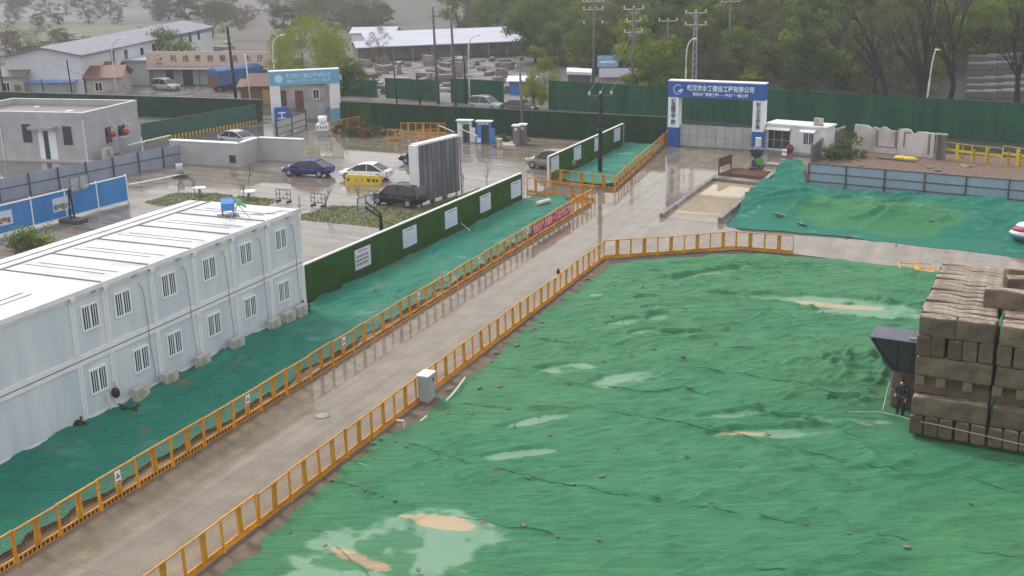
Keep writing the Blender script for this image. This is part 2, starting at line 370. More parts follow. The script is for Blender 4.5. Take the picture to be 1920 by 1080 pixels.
K['banner'] = mat('banner_red', (0.42, 0.025, 0.08), 0.5, (0.36, 0.02, 0.06), 2)
K['bannertext'] = mat('banner_letters', (0.75, 0.35, 0.42), 0.5)
K['yellow'] = mat('yellow_paint', (0.72, 0.52, 0.015), 0.4, (0.62, 0.45, 0.02), 3)
K['hoardblue'] = mat('grey_blue_sheet', (0.27, 0.345, 0.425), 0.45, (0.31, 0.38, 0.46), 0.5, stretch=(2, 2, 0.4))
K['hoardgrey'] = mat('lilac_grey_sheet', (0.30, 0.33, 0.42), 0.45, (0.25, 0.28, 0.36), 0.8)
K['pvc'] = mat('white_pipe', (0.68, 0.63, 0.52), 0.4)
K['metalroof'] = mat('pale_metal_roof', (0.5, 0.52, 0.6), 0.35, (0.4, 0.41, 0.48), 0.4, stretch=(0.3, 2, 1))
K['greyroof'] = mat('grey_roof', (0.2, 0.2, 0.25), 0.5, (0.16, 0.16, 0.2), 0.4)
K['blueroof'] = mat('blue_roof', (0.14, 0.25, 0.52), 0.4, (0.18, 0.3, 0.58), 0.6)
K['tarp'] = mat('blue_tarpaulin', (0.03, 0.09, 0.26), 0.35, (0.05, 0.14, 0.36), 0.8, bump=0.5, bscale=2)
K['bark'] = mat('dark_bark', (0.022, 0.018, 0.016), 0.85, (0.042, 0.035, 0.03), 3, spec=0.1)
K['twig'] = mat('grey_twig', (0.085, 0.07, 0.062), 0.8, (0.06, 0.05, 0.045), 3)
K['lampw'] = mat('lamp_post_white', (0.62, 0.62, 0.56), 0.4)
K['insul'] = mat('porcelain', (0.55, 0.53, 0.5), 0.3)
K['silver'] = mat('galvanised_steel', (0.36, 0.37, 0.38), 0.4, metal=0.3)
K['green'] = mat('green_plastic', (0.07, 0.30, 0.05), 0.4)
K['blgreen'] = mat('wrapped_green_film', (0.10, 0.42, 0.18), 0.3)
K['cloth'] = mat('dark_cloth', (0.012, 0.014, 0.02), 0.8, (0.022, 0.024, 0.032), 6)
K['skin'] = mat('skin', (0.4, 0.22, 0.15), 0.6)
K['hair'] = mat('hair_black', (0.01, 0.009, 0.008), 0.5)
K['weather'] = mat('weathered_panel', (0.085, 0.096, 0.112), 0.55, (0.21, 0.215, 0.225), 0.9, stretch=(1.6, 1, 0.3), contrast=(0.35, 0.75))
# ------------------------------------------------------------------ the ground and its sheets
def sheet(name, pts, z, m, kind='structure', label=None, cat=None):
    b = MB(); b.add([(p[0], p[1], 0) for p in pts], [tuple(range(len(pts)))])
    o = b.build(name, m, loc=(0, 0, z))
    return tag(o, label, cat, None, kind)
HB = [(-70, 460), (-38, 330), (-10, 268), (3, 226), (4, 188), (19, 160), (36, 144), (62, 128), (90, 112), (170, 80)]   # foot of the wooded hill
def hill(x, y):
    """height of the land: flat building ground, a wooded rise beyond the foot line"""
    x = np.asarray(x, float); y = np.asarray(y, float); best = np.full(x.shape, 1e9); side = np.zeros(x.shape)
    for (ax, ay), (bx, by) in zip(HB[:-1], HB[1:]):
        dx, dy = bx-ax, by-ay; t = np.clip(((x-ax)*dx+(y-ay)*dy)/(dx*dx+dy*dy), 0, 1)
        qx, qy = ax+t*dx, ay+t*dy; d = np.hypot(x-qx, y-qy)
        s = np.sign(dx*(y-ay)-dy*(x-ax)); side = np.where(d < best, s, side); best = np.minimum(best, d)
    h = np.where(side > 0, best, 0.0)
    return 34*(1-np.exp(-(h/150)**1.3))
def hz(x, y): return float(hill(np.array([x]), np.array([y]))[0])
gx = np.concatenate([np.linspace(-900, -120, 27), np.linspace(-110, 190, 61), np.linspace(210, 900, 24)])
gy = np.concatenate([np.linspace(-60, 110, 12), np.linspace(115, 480, 74), np.linspace(500, 1500, 26)])
GX, GY = np.meshgrid(gx, gy); GZ = hill(GX, GY)-0.03
me = bpy.data.meshes.new('ground'); nx, ny = len(gx), len(gy)
vs = np.stack([GX.ravel(), GY.ravel(), GZ.ravel()], 1)
fs = [(j*nx+i, j*nx+i+1, (j+1)*nx+i+1, (j+1)*nx+i) for j in range(ny-1) for i in range(nx-1)]
me.from_pydata(vs.tolist(), [], fs); me.polygons.foreach_set('use_smooth', [True]*len(fs))
gm = mat('open_ground', (0.062, 0.06, 0.045), 0.85, (0.095, 0.088, 0.075), 0.045, bump=0.5, bscale=1.5)
me.materials.append(gm); tag(link('ground', me), kind='structure')
# far fields, pond and bare plots beyond the houses
fieldm = {'green': mat('field_green', (0.075, 0.105, 0.045), 0.85, (0.12, 0.12, 0.075), 0.05, stretch=(0.3, 1, 1)),
          'pink': mat('field_bare', (0.125, 0.105, 0.105), 0.85, (0.09, 0.082, 0.086), 0.06, stretch=(0.25, 1, 1)),
          'brown': mat('field_dark', (0.085, 0.075, 0.065), 0.85, (0.13, 0.11, 0.1), 0.06)}
sheet('field_terrain', [(-330, 250), (-62, 250), (-75, 335), (-330, 345)], 0.02, fieldm['green'])
sheet('bare_terrain', [(-150, 350), (-45, 330), (-62, 470), (-400, 560), (-400, 420)], 0.03, fieldm['pink'])
sheet('track', [(-64, 262), (-30, 262), (-42, 345), (-78, 345)], 0.035, fieldm['brown'])
sheet('pond', [(-420, 372), (-128, 356), (-118, 400), (-150, 450), (-420, 500)], 0.045, mat('pond_water', (0.085, 0.098, 0.12), 0.7, (0.062, 0.075, 0.09), 0.03))
# concrete yard, outer road, site road
yardm = wet_mat('wet_yard_concrete', (0.33, 0.285, 0.235), (0.165, 0.132, 0.10), 0.40, 0.55, 0.10, (0.55, 1.4, 1), math.radians(-28), 0.03, 0.22, 0.05)
roadm = wet_mat('wet_road_concrete', (0.32, 0.262, 0.195), (0.20, 0.158, 0.112), 0.30, 0.52, 0.16, (1, 1, 1), ROAD_RZ, 0.04, 0.15, 0.16, joints=(5.0, 60.0))
asph = wet_mat('wet_asphalt', (0.075, 0.073, 0.078), (0.045, 0.045, 0.05), 0.45, 0.6, 0.2, (0.3, 1.5, 1), math.radians(-28), 0.08, 0.3, 0.05)
sheet('yard', [(-60, 70), (-19, 49), (-12, 62.9), (0.9, 89), (4, 96), (11.6, 115.3), (15.9, 114.4), (-19.4, 131.8), (-28, 134.2), (-56, 127)], 0.0, yardm)
sheet('paved_forecourt', [(-80, 92), (-44.5, 92), (-31.8, 110), (-25.6, 107), (-25, 120), (-27, 133.5), (-40, 125), (-80, 118)], 0.006, mat('wet_forecourt', (0.07, 0.067, 0.075), 0.14, (0.11, 0.10, 0.105), 0.3))
def rp(u, n): p = RD*u+RN*n; return (p.x, p.y)
# site road: along the barriers, widening to the gate and to the path on the right
sheet('road', [rp(10, 29.9), rp(82.9, 29.7), (4.2, 90.5), (8.7, 92.0), (16.35, 114.2), (24.9, 109.7), (31.5, 106.2), (31.5, 102.5), (25.2, 102.3), (15.6, 80.2), (16.2, 77.9),
               (23, 75.2), (45, 66.0), (45, 60.5), (26.5, 66.6), (18.5, 71.5), (14.96, 73.0), (6.1, 71.4), rp(46, 23.0), rp(10, 22.9)], 0.012, roadm)
sheet('junction_paving', [(0.9, 89), (4.2, 90.5), rp(82.9, 29.7), rp(80, 29.8), (0.4, 87.2)], 0.008, roadm)
sheet('outer_road', [(-200, 195), (-80, 165), (-29, 137.6), (-19.4, 132), (15.9, 114.6), (24.7, 109.9), (60, 91), (120, 60), (160, 85), (51.3, 112.2), (29, 126.6), (5, 141.6), (-20, 152.5), (-80, 178), (-200, 215)], 0.003, asph)
sheet('village_forecourt', [(-75, 160), (-34, 152), (-32, 172), (-58, 176), (-78, 172)], 0.01, wet_mat('wet_village_concrete', (0.26, 0.23, 0.21), (0.2, 0.17, 0.15), 0.45, 0.6, 0.2, (1, 1, 1), 0, 0.1, 0.35, 0.05))
sheet('stone_yard_ground', [(-32, 158), (-12, 152), (3, 148), (3, 186), (-4, 214), (-28, 210)], 0.01, mat('grey_dirt', (0.2, 0.185, 0.18), 0.7, (0.10, 0.09, 0.082), 0.35, contrast=(0.42, 0.6)))
sheet('dirt', [(25.5, 103), (33, 110.5), (52, 101), (70, 80), (38.8, 83.6), (24.7, 92.6)], 0.006, K['redsoil'])
sheet('verge', [rp(4, 29.9), rp(83, 29.8), (0.6, 88.8), (-12, 62.4), (-19, 45.8), (-30, 22)], 0.002, K['soil'])
sheet('soil_strip', [rp(12, 22.95), rp(46, 23.0), rp(67.5, 23.1), rp(66.5, 20.5), rp(46, 20.3), rp(10, 20.2)], 0.0, K['soil'])
sheet('mud', [(14, 114.3), (-16, 129.5), (-19.2, 131.2), (-19.6, 128.5), (-14.5, 124.5), (-4, 121.2), (13, 113.2)], 0.009, K['soil'])
# grass islands in the yard
def blob(cx, cy, rx, ry, seed, rz=0, n=40):
    r = random.Random(seed); ph = [r.uniform(0, 6.28) for _ in range(3)]; o = []
    for k in range(n):
        a = 2*math.pi*k/n; q = 1+0.10*math.sin(3*a+ph[0])+0.07*math.sin(5*a+ph[1])+0.05*math.sin(9*a+ph[2])
        x, y = rx*q*math.cos(a), ry*q*math.sin(a); o.append((cx+x*math.cos(rz)-y*math.sin(rz), cy+x*math.sin(rz)+y*math.cos(rz)))
    return o
def turf_patch(name, poly, z, seed, dens, h=0.11):
    """soil base plus short blades: ground cover nobody could count"""
    r = random.Random(seed); X = [p[0] for p in poly]; Y = [p[1] for p in poly]; b = MB()
    b.add([(p[0], p[1], z) for p in poly], [tuple(range(len(poly)))], 0)
    area = (max(X)-min(X))*(max(Y)-min(Y)); n = int(area*dens)
    px = np.array([r.uniform(min(X), max(X)) for _ in range(n)]); py = np.array([r.uniform(min(Y), max(Y)) for _ in range(n)])
    ok = inside(poly, px, py)
    for x, y in zip(px[ok], py[ok]):
        a = r.uniform(0, 6.28); w = r.uniform(.02, .045); hh = h*r.uniform(.4, 1.4); dx, dy = math.cos(a)*w, math.sin(a)*w; lx, ly = r.uniform(-.08, .08), r.uniform(-.08, .08)
        b.add([(x-dx, y-dy, z), (x+dx, y+dy, z), (x+lx, y+ly, z+hh)], [(0, 1, 2)], 1+(r.random() < .4))
    o = b.build(name, [K['grass'], mat('blade_olive', (0.085, 0.115, 0.024), 0.8), mat('blade_straw', (0.13, 0.105, 0.035), 0.7)])
    return tag(o, None, None, None, 'stuff')
isl = [at(*q) for q in ((565, 404), (620, 386), (700, 387), (770, 396), (860, 368), (900, 352), (905, 372), (735, 432), (690, 424), (560, 412))]
turf_patch('grass', [(p.x, p.y) for p in isl], 0.015, 1, 55)
isl = [at(*q) for q in ((270, 380), (325, 362), (400, 362), (520, 374), (500, 388), (400, 384), (300, 386))]
turf_patch('grass', [(p.x, p.y) for p in isl], 0.015, 2, 50)
# ------------------------------------------------------------------ shade netting over the bare ground
def net(name, poly, res, hfun, m, label, wear=None, rz=0.0):
    """draped net: a fine grid cut to an outline, heights and wear from functions of position"""
    X = [p[0] for p in poly]; Y = [p[1] for p in poly]
    xs = np.arange(min(X)-res, max(X)+res*2, res); ys = np.arange(min(Y)-res, max(Y)+res*2, res)
    GX, GY = np.meshgrid(xs, ys); nx, ny = len(xs), len(ys)
    # ragged outline: positions shifted by noise before the inside test
    jx = (fbm(GX*0.9, GY*0.9, 91)-.5)*0.9; jy = (fbm(GX*0.9, GY*0.9, 92)-.5)*0.9
    inn = inside(poly, GX+jx, GY+jy)
    Z = hfun(GX, GY)
    wr = wear(GX, GY) if wear else np.zeros((ny, nx, 3))
    if wear: Z = Z*(1-np.clip(wr[..., 3], 0, 1))+wr[..., 4]*np.clip(wr[..., 3], 0, 1)
    Z = np.maximum(Z, 0.02)
    keep = inn[:-1, :-1] & inn[1:, :-1] & inn[:-1, 1:] & inn[1:, 1:]
    idx = np.arange(nx*ny).reshape(ny, nx)
    F = np.stack([idx[:-1, :-1][keep], idx[:-1, 1:][keep], idx[1:, 1:][keep], idx[1:, :-1][keep]], 1)
    used = np.unique(F); remap = -np.ones(nx*ny, int); remap[used] = np.arange(len(used)); F = remap[F]
    V = np.stack([GX.ravel()[used], GY.ravel()[used], Z.ravel()[used]], 1)
    E = np.sort(np.concatenate([F[:, [0, 1]], F[:, [1, 2]], F[:, [2, 3]], F[:, [3, 0]]]), 1); key = E[:, 0].astype(np.int64)*len(V)+E[:, 1]
    uq, first, cnt = np.unique(key, return_index=True, return_counts=True); BE = E[first[cnt == 1]]; bv = np.unique(BE)   # smooth the cut edge
    for _ in range(8):
        acc = np.zeros_like(V); c_ = np.zeros(len(V))
        for q in (0, 1): np.add.at(acc, BE[:, q], V[BE[:, 1-q]]); np.add.at(c_, BE[:, q], 1)
        V[bv, :2] = V[bv, :2]*.4+.6*(acc[bv]/c_[bv, None])[:, :2]
    me = bpy.data.meshes.new(name); me.vertices.add(len(V)); me.vertices.foreach_set('co', V.ravel())
    me.loops.add(F.size); me.loops.foreach_set('vertex_index', F.ravel()); me.polygons.add(len(F))
    me.polygons.foreach_set('loop_start', np.arange(0, F.size, 4)); me.polygons.foreach_set('loop_total', np.full(len(F), 4))
    me.polygons.foreach_set('use_smooth', np.ones(len(F), bool)); me.update(calc_edges=True)
    at_ = me.color_attributes.new('wear', 'FLOAT_COLOR', 'POINT')
    c = np.ones((len(V), 4), np.float32); c[:, :3] = wr.reshape(-1, wr.shape[-1])[used][:, :3]; at_.data.foreach_set('color', c.ravel())
    me.materials.append(m); o = link(name, me); return tag(o, label, 'ground netting')
def folds(x, y, rz, lx, ly, seed, p=2.0):
    """long soft creases lying along direction rz"""
    c, s = math.cos(rz), math.sin(rz); u = x*c+y*s; v = -x*s+y*c
    v = v+1.6*(fbm(u/5, v/5, seed)-.5)*ly*2; n = vnoise(u/lx, v/ly, seed+3)
    return (1-np.abs(2*n-1))**p
netR = net_mat('light_green_netting', (0.066, 0.222, 0.102), (0.055, 0.215, 0.112), (0.17, 0.30, 0.195), (0.46, 0.33, 0.20))
netL = net_mat('teal_netting', (0.024, 0.195, 0.14), (0.04, 0.215, 0.142), (0.10, 0.26, 0.2), (0.2, 0.15, 0.1))
netM = net_mat('hillock_netting', (0.014, 0.17, 0.115), (0.046, 0.20, 0.085), (0.10, 0.26, 0.2), (0.2, 0.15, 0.1))
# puddles standing on the right-hand net: centre pixel, half sizes in metres, turn, how muddy
PUD = [(775, 1015, 3.3, 1.9, 0.1, 0), (640, 1062, 2.2, 1.0, 0, 0), (800, 990, 0.0, 0, 0, 0), (1065, 691, 1.3, 0.5, 0.2, 0), (1165, 712, 1.7, 0.7, 0.5, 0), (1330, 517, 1.9, 0.55, 0.5, 0), (1235, 513, .5, .3, 0, 0),
       (1160, 610, 1.1, 0.4, 0.6, 0), (1125, 618, .7, .3, 0, 0), (1235, 600, .7, .5, 1, 0), (1205, 628, .8, .4, .5, 0), (1280, 633, .9, .4, 0, 0), (1268, 480, .5, .3, 0, 0), (1375, 474, .9, .25, 0, 0), (1300, 482, .7, .25, 0, 0),
       (1120, 555, .5, .35, 0, 0), (1215, 562, .6, .2, 0, 0), (1225, 580, .6, .2, 0, 0), (1510, 563, 3.6, .7, -.15, 0), (1650, 585, 3.2, 1.3, -.25, 0), (1560, 790, 2.2, .3, -.1, 0), (1010, 790, 1.5, .3, .4, 0), (985, 853, 1.3, .35, .2, 0), (1450, 815, 2.2, .5, .1, 0), (1380, 780, 1.2, .3, .2, 0), (1585, 755, .7, .2, 0, 0), (1440, 500, 1.2, .25, -.1, 0)]
PUDc = [(*at(q[0], q[1])[:2], *q[2:]) for q in PUD if q[2] > 0]
MUD = [(*at(840, 982)[:2], 1.15, .42, -.35), (*at(770, 970)[:2], .6, .12, -.2), (*at(660, 1045)[:2], .25, .9, .9), (*at(705, 1062)[:2], .5, .25, -.6), (*at(1540, 572)[:2], 3.3, .42, -.33), (*at(1600, 797)[:2], .9, .2, -.3), (*at(1390, 815)[:2], .9, .2, 0)]
SEAMS = []   # overlapping edges of the net strips, read off the ground
for a in ([(700, 815), (741, 831), (868, 869), (992, 898), (1076, 917), (1330, 960), (1920, 1060)],
          [(590, 890), (621, 905), (741, 944), (904, 987), (980, 992), (1044, 1010), (1360, 1065), (1500, 1085)],
          [(840, 755), (955, 770), (1112, 773), (1250, 800), (1470, 850), (1920, 930)],
          [(990, 630), (1090, 655), (1240, 690), (1345, 705), (1480, 730), (1700, 790)],
          [(1110, 525), (1200, 535), (1250, 545), (1300, 590), (1440, 590), (1560, 660)],
          [(1140, 490), (1215, 500), (1380, 500), (1500, 530)], [(560, 985), (610, 1005), (700, 1090)],
          [(915, 690), (1000, 705), (1060, 720), (1200, 740), (1290, 735), (1420, 775), (1600, 820), (1920, 890)]):
    SEAMS.append([at(*q) for q in a])
def seam_d(X, Y):
    """signed distance to the nearest overlap line and the distance itself"""
    best = np.full(X.shape, 9.0); sg = np.zeros(X.shape)
    for s in SEAMS:
        for a, b in zip(s[:-1], s[1:]):
            dx, dy = b.x-a.x, b.y-a.y; t = np.clip(((X-a.x)*dx+(Y-a.y)*dy)/(dx*dx+dy*dy), 0, 1)
            d = np.hypot(X-a.x-t*dx, Y-a.y-t*dy); side = np.sign(dx*(Y-a.y)-dy*(X-a.x))
            sg = np.where(d < best, side, sg); best = np.minimum(best, d)
    return best, sg
BASE_Z = 0.05
def hR(X, Y):
    far = np.clip((Y-40)/25, 0, 1); right = np.clip((X-1)/10, 0, 1)
    rough = 0.30+1.0*np.maximum(right, far*0.8)
    h = 0.30*(fbm(X/7, Y/7, 5)-.5)
    h = h+0.22*rough*folds(X, Y, -0.2, 5.5, 1.7, 11, 1.9)*fbm(X/6, Y/6, 8)+0.19*rough*folds(X, Y, 0.25, 3.6, .8, 23, 2.8)*np.clip(fbm(X/5, Y/5, 31)*2-.55, 0, 1)
    h = h+0.17*right*folds(X, Y, -0.45, 3.0, 0.6, 37, 3)*np.clip(fbm(X/4, Y/4, 33)*2-.5, 0, 1)+0.085*folds(X, Y, 0.4, 2.0, .42, 47, 3)*fbm(X/3, Y/3, 48)*1.6+0.07*folds(X, Y, -0.15, 2.2, .34, 49, 3)*fbm(X/2.5, Y/2.5, 50)*1.6
    X2 = X+0.5*(fbm(X/2, Y/2, 66)-.5); d, sg = seam_d(X2, Y+0.5*(fbm(X/2, Y/2, 67)-.5))
    on = 0.15+0.85*np.clip((fbm(X/2.5, Y/2.5, 71)-.36)*6, 0, 1)
    sd = d*sg; h = h+on*(0.06*np.exp(-((sd-.14)/.15)**2)-0.06*np.exp(-((sd+.12)/.13)**2))
    # crumpled heap at the foot of the block stack, level ground under it
    cx, cy = at(1655, 700)[:2]; q = np.exp(-(((X-cx)/2.6)**2+((Y-cy)/2.4)**2)); h = h+q*0.55*folds(X, Y, .9, 1.2, .42, 53, 1.6)
    dd = np.full(X.shape, 9.0)                     # lies flat toward its edges and under the block stack
    for a, b in zip(NET_EDGE[:-1], NET_EDGE[1:]):
        dx, dy = b.x-a.x, b.y-a.y; t = np.clip(((X-a.x)*dx+(Y-a.y)*dy)/(dx*dx+dy*dy), 0, 1); dd = np.minimum(dd, np.hypot(X-a.x-t*dx, Y-a.y-t*dy))
    sx, sy = at(1703, 822)[:2]; u = (X-sx)*.885+(Y-sy)*-.465; v = (X-sx)*.465+(Y-sy)*.885
    k = np.clip(np.maximum(np.maximum(-1.2-u, u-9), np.maximum(-.4-v, v-12))/1.2, 0, 1)
    z = BASE_Z+h*np.clip(dd/1.8, .15, 1)*k
    return np.where(z < 0.03, 0.03+(z-0.03)*0.15, z)-0.01
def wearR(X, Y):
    R = np.zeros(X.shape); G = np.zeros(X.shape); FL_ = np.zeros(X.shape); w = (fbm(X*.9, Y*1.2, 77)-.5)*2.2+(fbm(X*3.5, Y*3.5, 78)-.5)*.5
    for cx, cy, rx, ry, rz, mu in PUDc:
        c, s = math.cos(rz), math.sin(rz); u = ((X-cx)*c+(Y-cy)*s)/rx; v = (-(X-cx)*s+(Y-cy)*c)/ry
        R = np.maximum(R, np.clip((1.25+w-(u*u+v*v))*2.2, 0, 1)); FL_ = np.maximum(FL_, np.clip((1.9+w-(u*u+v*v))*1.6, 0, 1))
    for cx, cy, rx, ry, rz in MUD:
        c, s = math.cos(rz), math.sin(rz); u = ((X-cx)*c+(Y-cy)*s)/rx; v = (-(X-cx)*s+(Y-cy)*c)/ry
        G = np.maximum(G, np.clip((1.0+w*1.2-(u*u+v*v))*7, 0, 1))
    # holes of the big puddle where folds stand above the water
    isl = np.clip((fbm(X*.8, Y*.8, 99)-.56)*12, 0, 1); R = R*(1-isl*.85)
    d, sg = seam_d(X, Y)
    B = np.clip((fbm(X/8, Y/8, 44)-.45)*4, 0, 1)
    flat = np.maximum(FL_, G)
    return np.stack([R*.72, G*.9, B, flat, BASE_Z-.03+0.30*(fbm(X/7, Y/7, 5)-.5)*.6], -1)
NET_EDGE = [at(*q) for q in ((395, 1100), (470, 1040), (560, 965), (640, 880), (715, 822), (760, 805), (830, 755), (860, 712), (905, 690), (960, 640), (1010, 590), (1080, 545), (1140, 497), (1260, 483), (1380, 476), (1500, 483), (1620, 492), (1700, 502), (1770, 512))]
pr = [(p.x, p.y) for p in NET_EDGE]+[(31, 63), (34, 50), (30, 36), (24, 27), (-9, 27)]
netR_o = net('ground_net', pr, 0.092, hR, netR, 'large light green netting with puddles right of the road', wearR)
seam_m = mat('overlap_shade_green', (0.02, 0.085, 0.042), 0.8, (0.035, 0.13, 0.065), 3, spec=0.1)
for k, sp_ in enumerate(SEAMS):                      # net overlaps: dark tubes on the folds, coloured as their shadow line
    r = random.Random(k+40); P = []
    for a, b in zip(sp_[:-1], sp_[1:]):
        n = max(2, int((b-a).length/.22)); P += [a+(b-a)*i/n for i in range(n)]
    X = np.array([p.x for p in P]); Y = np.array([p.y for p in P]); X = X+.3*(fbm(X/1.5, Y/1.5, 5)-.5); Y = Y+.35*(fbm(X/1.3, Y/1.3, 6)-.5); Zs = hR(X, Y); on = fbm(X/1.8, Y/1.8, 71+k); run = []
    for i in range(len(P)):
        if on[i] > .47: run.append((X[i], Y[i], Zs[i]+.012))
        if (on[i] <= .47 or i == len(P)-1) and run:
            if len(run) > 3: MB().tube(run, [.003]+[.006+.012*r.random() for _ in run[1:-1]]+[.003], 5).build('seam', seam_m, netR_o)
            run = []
def hL(X, Y):
    u = X*RD.x+Y*RD.y; n = X*RN.x+Y*RN.y
    return 0.03+0.02*np.clip(n-30.5, 0, 4)+0.22*(fbm(X/4, Y/4, 6)-.35)+0.2*folds(X, Y, ROAD_RZ+.15, 5, 1.2, 21, 2.8)*fbm(X/5, Y/5, 26)*1.4+0.2*folds(X, Y, ROAD_RZ-.5, 2.2, .6, 27, 2.2)*fbm(X/3, Y/3, 28)+0.03*folds(X, Y, ROAD_RZ+1, 1.2, .35, 29, 2)
def wearL(X, Y):
    G = np.clip((fbm(X*.9, Y*.9, 12)-.70)*12, 0, 1)*.6; B = np.clip((fbm(X/5, Y/5, 13)-.5)*5, 0, 1); R = np.clip((fbm(X*.6, Y*.6, 17)-.66)*6, 0, 1)*.4
    return np.stack([R, G, B, np.zeros(X.shape), np.zeros(X.shape)], -1)
net('ground_net', [rp(12, 29.7), rp(40, 29.85), rp(60, 29.95), rp(78, 29.95), at(1070, 370)[:2], at(985, 376)[:2], (0.9, 88.3), (-11.2, 63.0), (-18.3, 46.6), (-22.5, 36.0), (-32, 14)], 0.13, hL, netL, 'long teal netting strip between the white dormitory and the road', wearL)
net('ground_net', [at(1062, 345)[:2], at(1150, 353)[:2], at(1243, 275)[:2], at(1175, 273)[:2], (11.5, 113.8), (4.2, 97.2)], 0.16, lambda X, Y: 0.05+0.35*fbm(X/3, Y/3, 61)+0.1*folds(X, Y, 1, 2, .8, 62), netL, 'small teal netting strip behind the green wall near the blue gate', wearL)
hw0, hw1 = at(1515, 352), at(1920, 390)
def hM(X, Y):
    # a banked strip that rises to the grey-blue sheet fence
    dx, dy = hw1.x-hw0.x, hw1.y-hw0.y; L = math.hypot(dx, dy); d = -((X-hw0.x)*dy-(Y-hw0.y)*dx)/L*-1
    d = np.abs((X-hw0.x)*(-dy)+(Y-hw0.y)*dx)/L
    edge = np.clip(np.minimum(d, 12-d)/3.0, 0, 1)
    return 0.03+1.1*edge*fbm(X/4.5, Y/4.5, 81)+0.42*edge*folds(X, Y, .4, 2.8, 1.1, 83, 2.2)*fbm(X/4, Y/4, 84)*1.5+0.3*folds(X, Y, -.7, 2.4, .8, 85, 2.4)*edge*fbm(X/3, Y/3, 86)+0.2*folds(X, Y, -.3, 1.6, .5, 87, 2.4)*edge*fbm(X/3, Y/3, 88)
def wearM(X, Y):
    c = at(1650, 415); u = (X-c.x); v = (Y-c.y); q = ((u*.87-v*.5)/6.2)**2+((u*.5+v*.87)/4.2)**2
    B = np.clip((1.15-q+(fbm(X/2, Y/2, 89)-.5)*1.2)*4, 0, 1); Z = np.zeros(X.shape)
    R = np.clip((fbm(X*.8, Y*.8, 17)-.72)*8, 0, 1)*.5
    return np.stack([R, Z, B, Z, Z], -1)
net('ground_net', [at(*q)[:2] for q in ((1358, 425), (1395, 385), (1440, 345), (1478, 313), (1502, 312), (1512, 352), (1600, 361), (1760, 376), (1920, 391), (2060, 404), (2060, 500), (1920, 486), (1760, 466), (1600, 448), (1500, 437), (1400, 431))], 0.14, hM, netM, 'two-tone green netting over the mound below the grey-blue sheet fence', wearM)
# ------------------------------------------------------------------ orange barrier panels
def barrier_proto(front):
    """2 m panel, x along the run; the stripes face -y when front is True"""
    r = thing('barrier_panel', 'x', 'barrier')
    f = MB()
    f.box(0, 2, -.025, .025, 1.195, 1.25); f.box(0, 2, -.025, .025, 0.22, 0.26)
    for x in (0.0, 1.945): f.box(x, x+.055, -.027, .027, 0, 1.26)
    f.box(.86, .9, -.02, .02, .261, 1.194); f.box(1.1, 1.14, -.02, .02, .261, 1.194)
    f.build('frame', K['orange'], r)
    p = MB(); p.box(.90, 1.10, -.012, .012, .25, 1.2)
    if front: p.box(.985, 1.015, -.03, -.012, .25, 1.2)
    p.build('centre_plate', K['gold'], r)
    t = MB(); t.box(.036, 1.964, -.012, .012, .03, .22, 0)
    if front:
        for k in range(9):
            x = .12+k*.2; t.hexa([(x, -.0155, .06), (x+.11, -.0155, .06), (x+.11, -.0125, .06), (x, -.0125, .06), (x+.03, -.0155, .19), (x+.14, -.0155, .19), (x+.14, -.0125, .19), (x+.03, -.0125, .19)], 1)
    t.build('toe_board', [K['orange'], K['black']], r)
    w = MB()
    for k in range(8):
        for b in (.04, 1.13):
            x = b+k*.104; w.box(x, x+.005, -.003, .003, .25, 1.2)
    for k in range(7):
        z = .25+.135*k
        w.box(.036, .875, -.0055, -.0035, z, z+.005); w.box(1.125, 1.964, -.0055, -.0035, z, z+.005)
    w.build('wire_mesh', K['wire'], r)
    b = MB(); b.box(-.05, .05, -.09, .09, 0, .02); b.cyl((0, 0, 0), (0, 0, 1.27), .03, n=6); b.build('post', K['orange'], r)
    return r
PF, PB = barrier_proto(True), barrier_proto(False)
used = {id(PF): False, id(PB): False}
def barrier_run(p0, p1, n, proto, label, group, sign_every=0, z=0.0):
    p0 = Vector((p0[0], p0[1], z)); p1 = Vector((p1[0], p1[1], z)); a = ang2(p0, p1); L = (p1-p0).length/n
    r = random.Random(n+int(p0.x*10))
    for i in range(n):
        q = p0+(p1-p0)*(i/n)
        sg = sign_every and i % sign_every == 1
        o = place(proto, not used[id(proto)], q, a+r.uniform(-.016, .016), label, group, (L/2.0, 1, 1)); used[id(proto)] = True
        o.rotation_euler[0] = r.uniform(-.05, .05)
        if sg:
            s = MB(); s.box(.86, 1.14, -.045, -.033, .66, 1.16, 0); s.vprism([(.89, .86), (1.11, .86), (1.0, 1.08)], -.0485, -.0455, 1); s.vprism([(.955, .9), (1.045, .9), (1.0, 1.0)], -.052, -.049, 2); s.box(.88, 1.12, -.0485, -.0455, .68, .76, 3)
            s.build('warning_sign', [K['signwhite'], K['black'], K['yellow'], K['inkred']], o)
            o['label'] = 'orange barrier panel carrying a white warning sign on the left road edge'
A0, A1 = rp(18.35, 29.1), rp(82.6, 29.55)
barrier_run(A0, A1, 32, PF, 'orange barrier panel with black striped toe board on the left road edge', 'barrier panels on the left road edge', 4)
B0, B1 = rp(21.6, 23.05), rp(67.6, 23.25)
barrier_run(B1, B0, 23, PB, 'orange barrier panel between the road and the big netting', 'barrier panels on the right road edge')
C0 = at(1132, 486); C1 = at(1380, 468); C2 = at(1487, 477)
barrier_run(C0, C1, 5, PB, 'orange barrier panel on the curve where the road widens', 'barrier panels around the road bend')
barrier_run(C1, C2, 2, PB, 'orange barrier panel at the free end beside the concrete path', 'barrier panels around the road bend')
barrier_run(at(1032, 343), at(1152, 358), 3, PF, 'orange striped barrier panel closing the small netting strip below the green wall', 'barrier panels around the small netting')
barrier_run(at(1153, 358), at(1253, 266), 10, PF, 'orange barrier panel in the row running up to the blue gate', 'barrier panels leading to the blue gate')
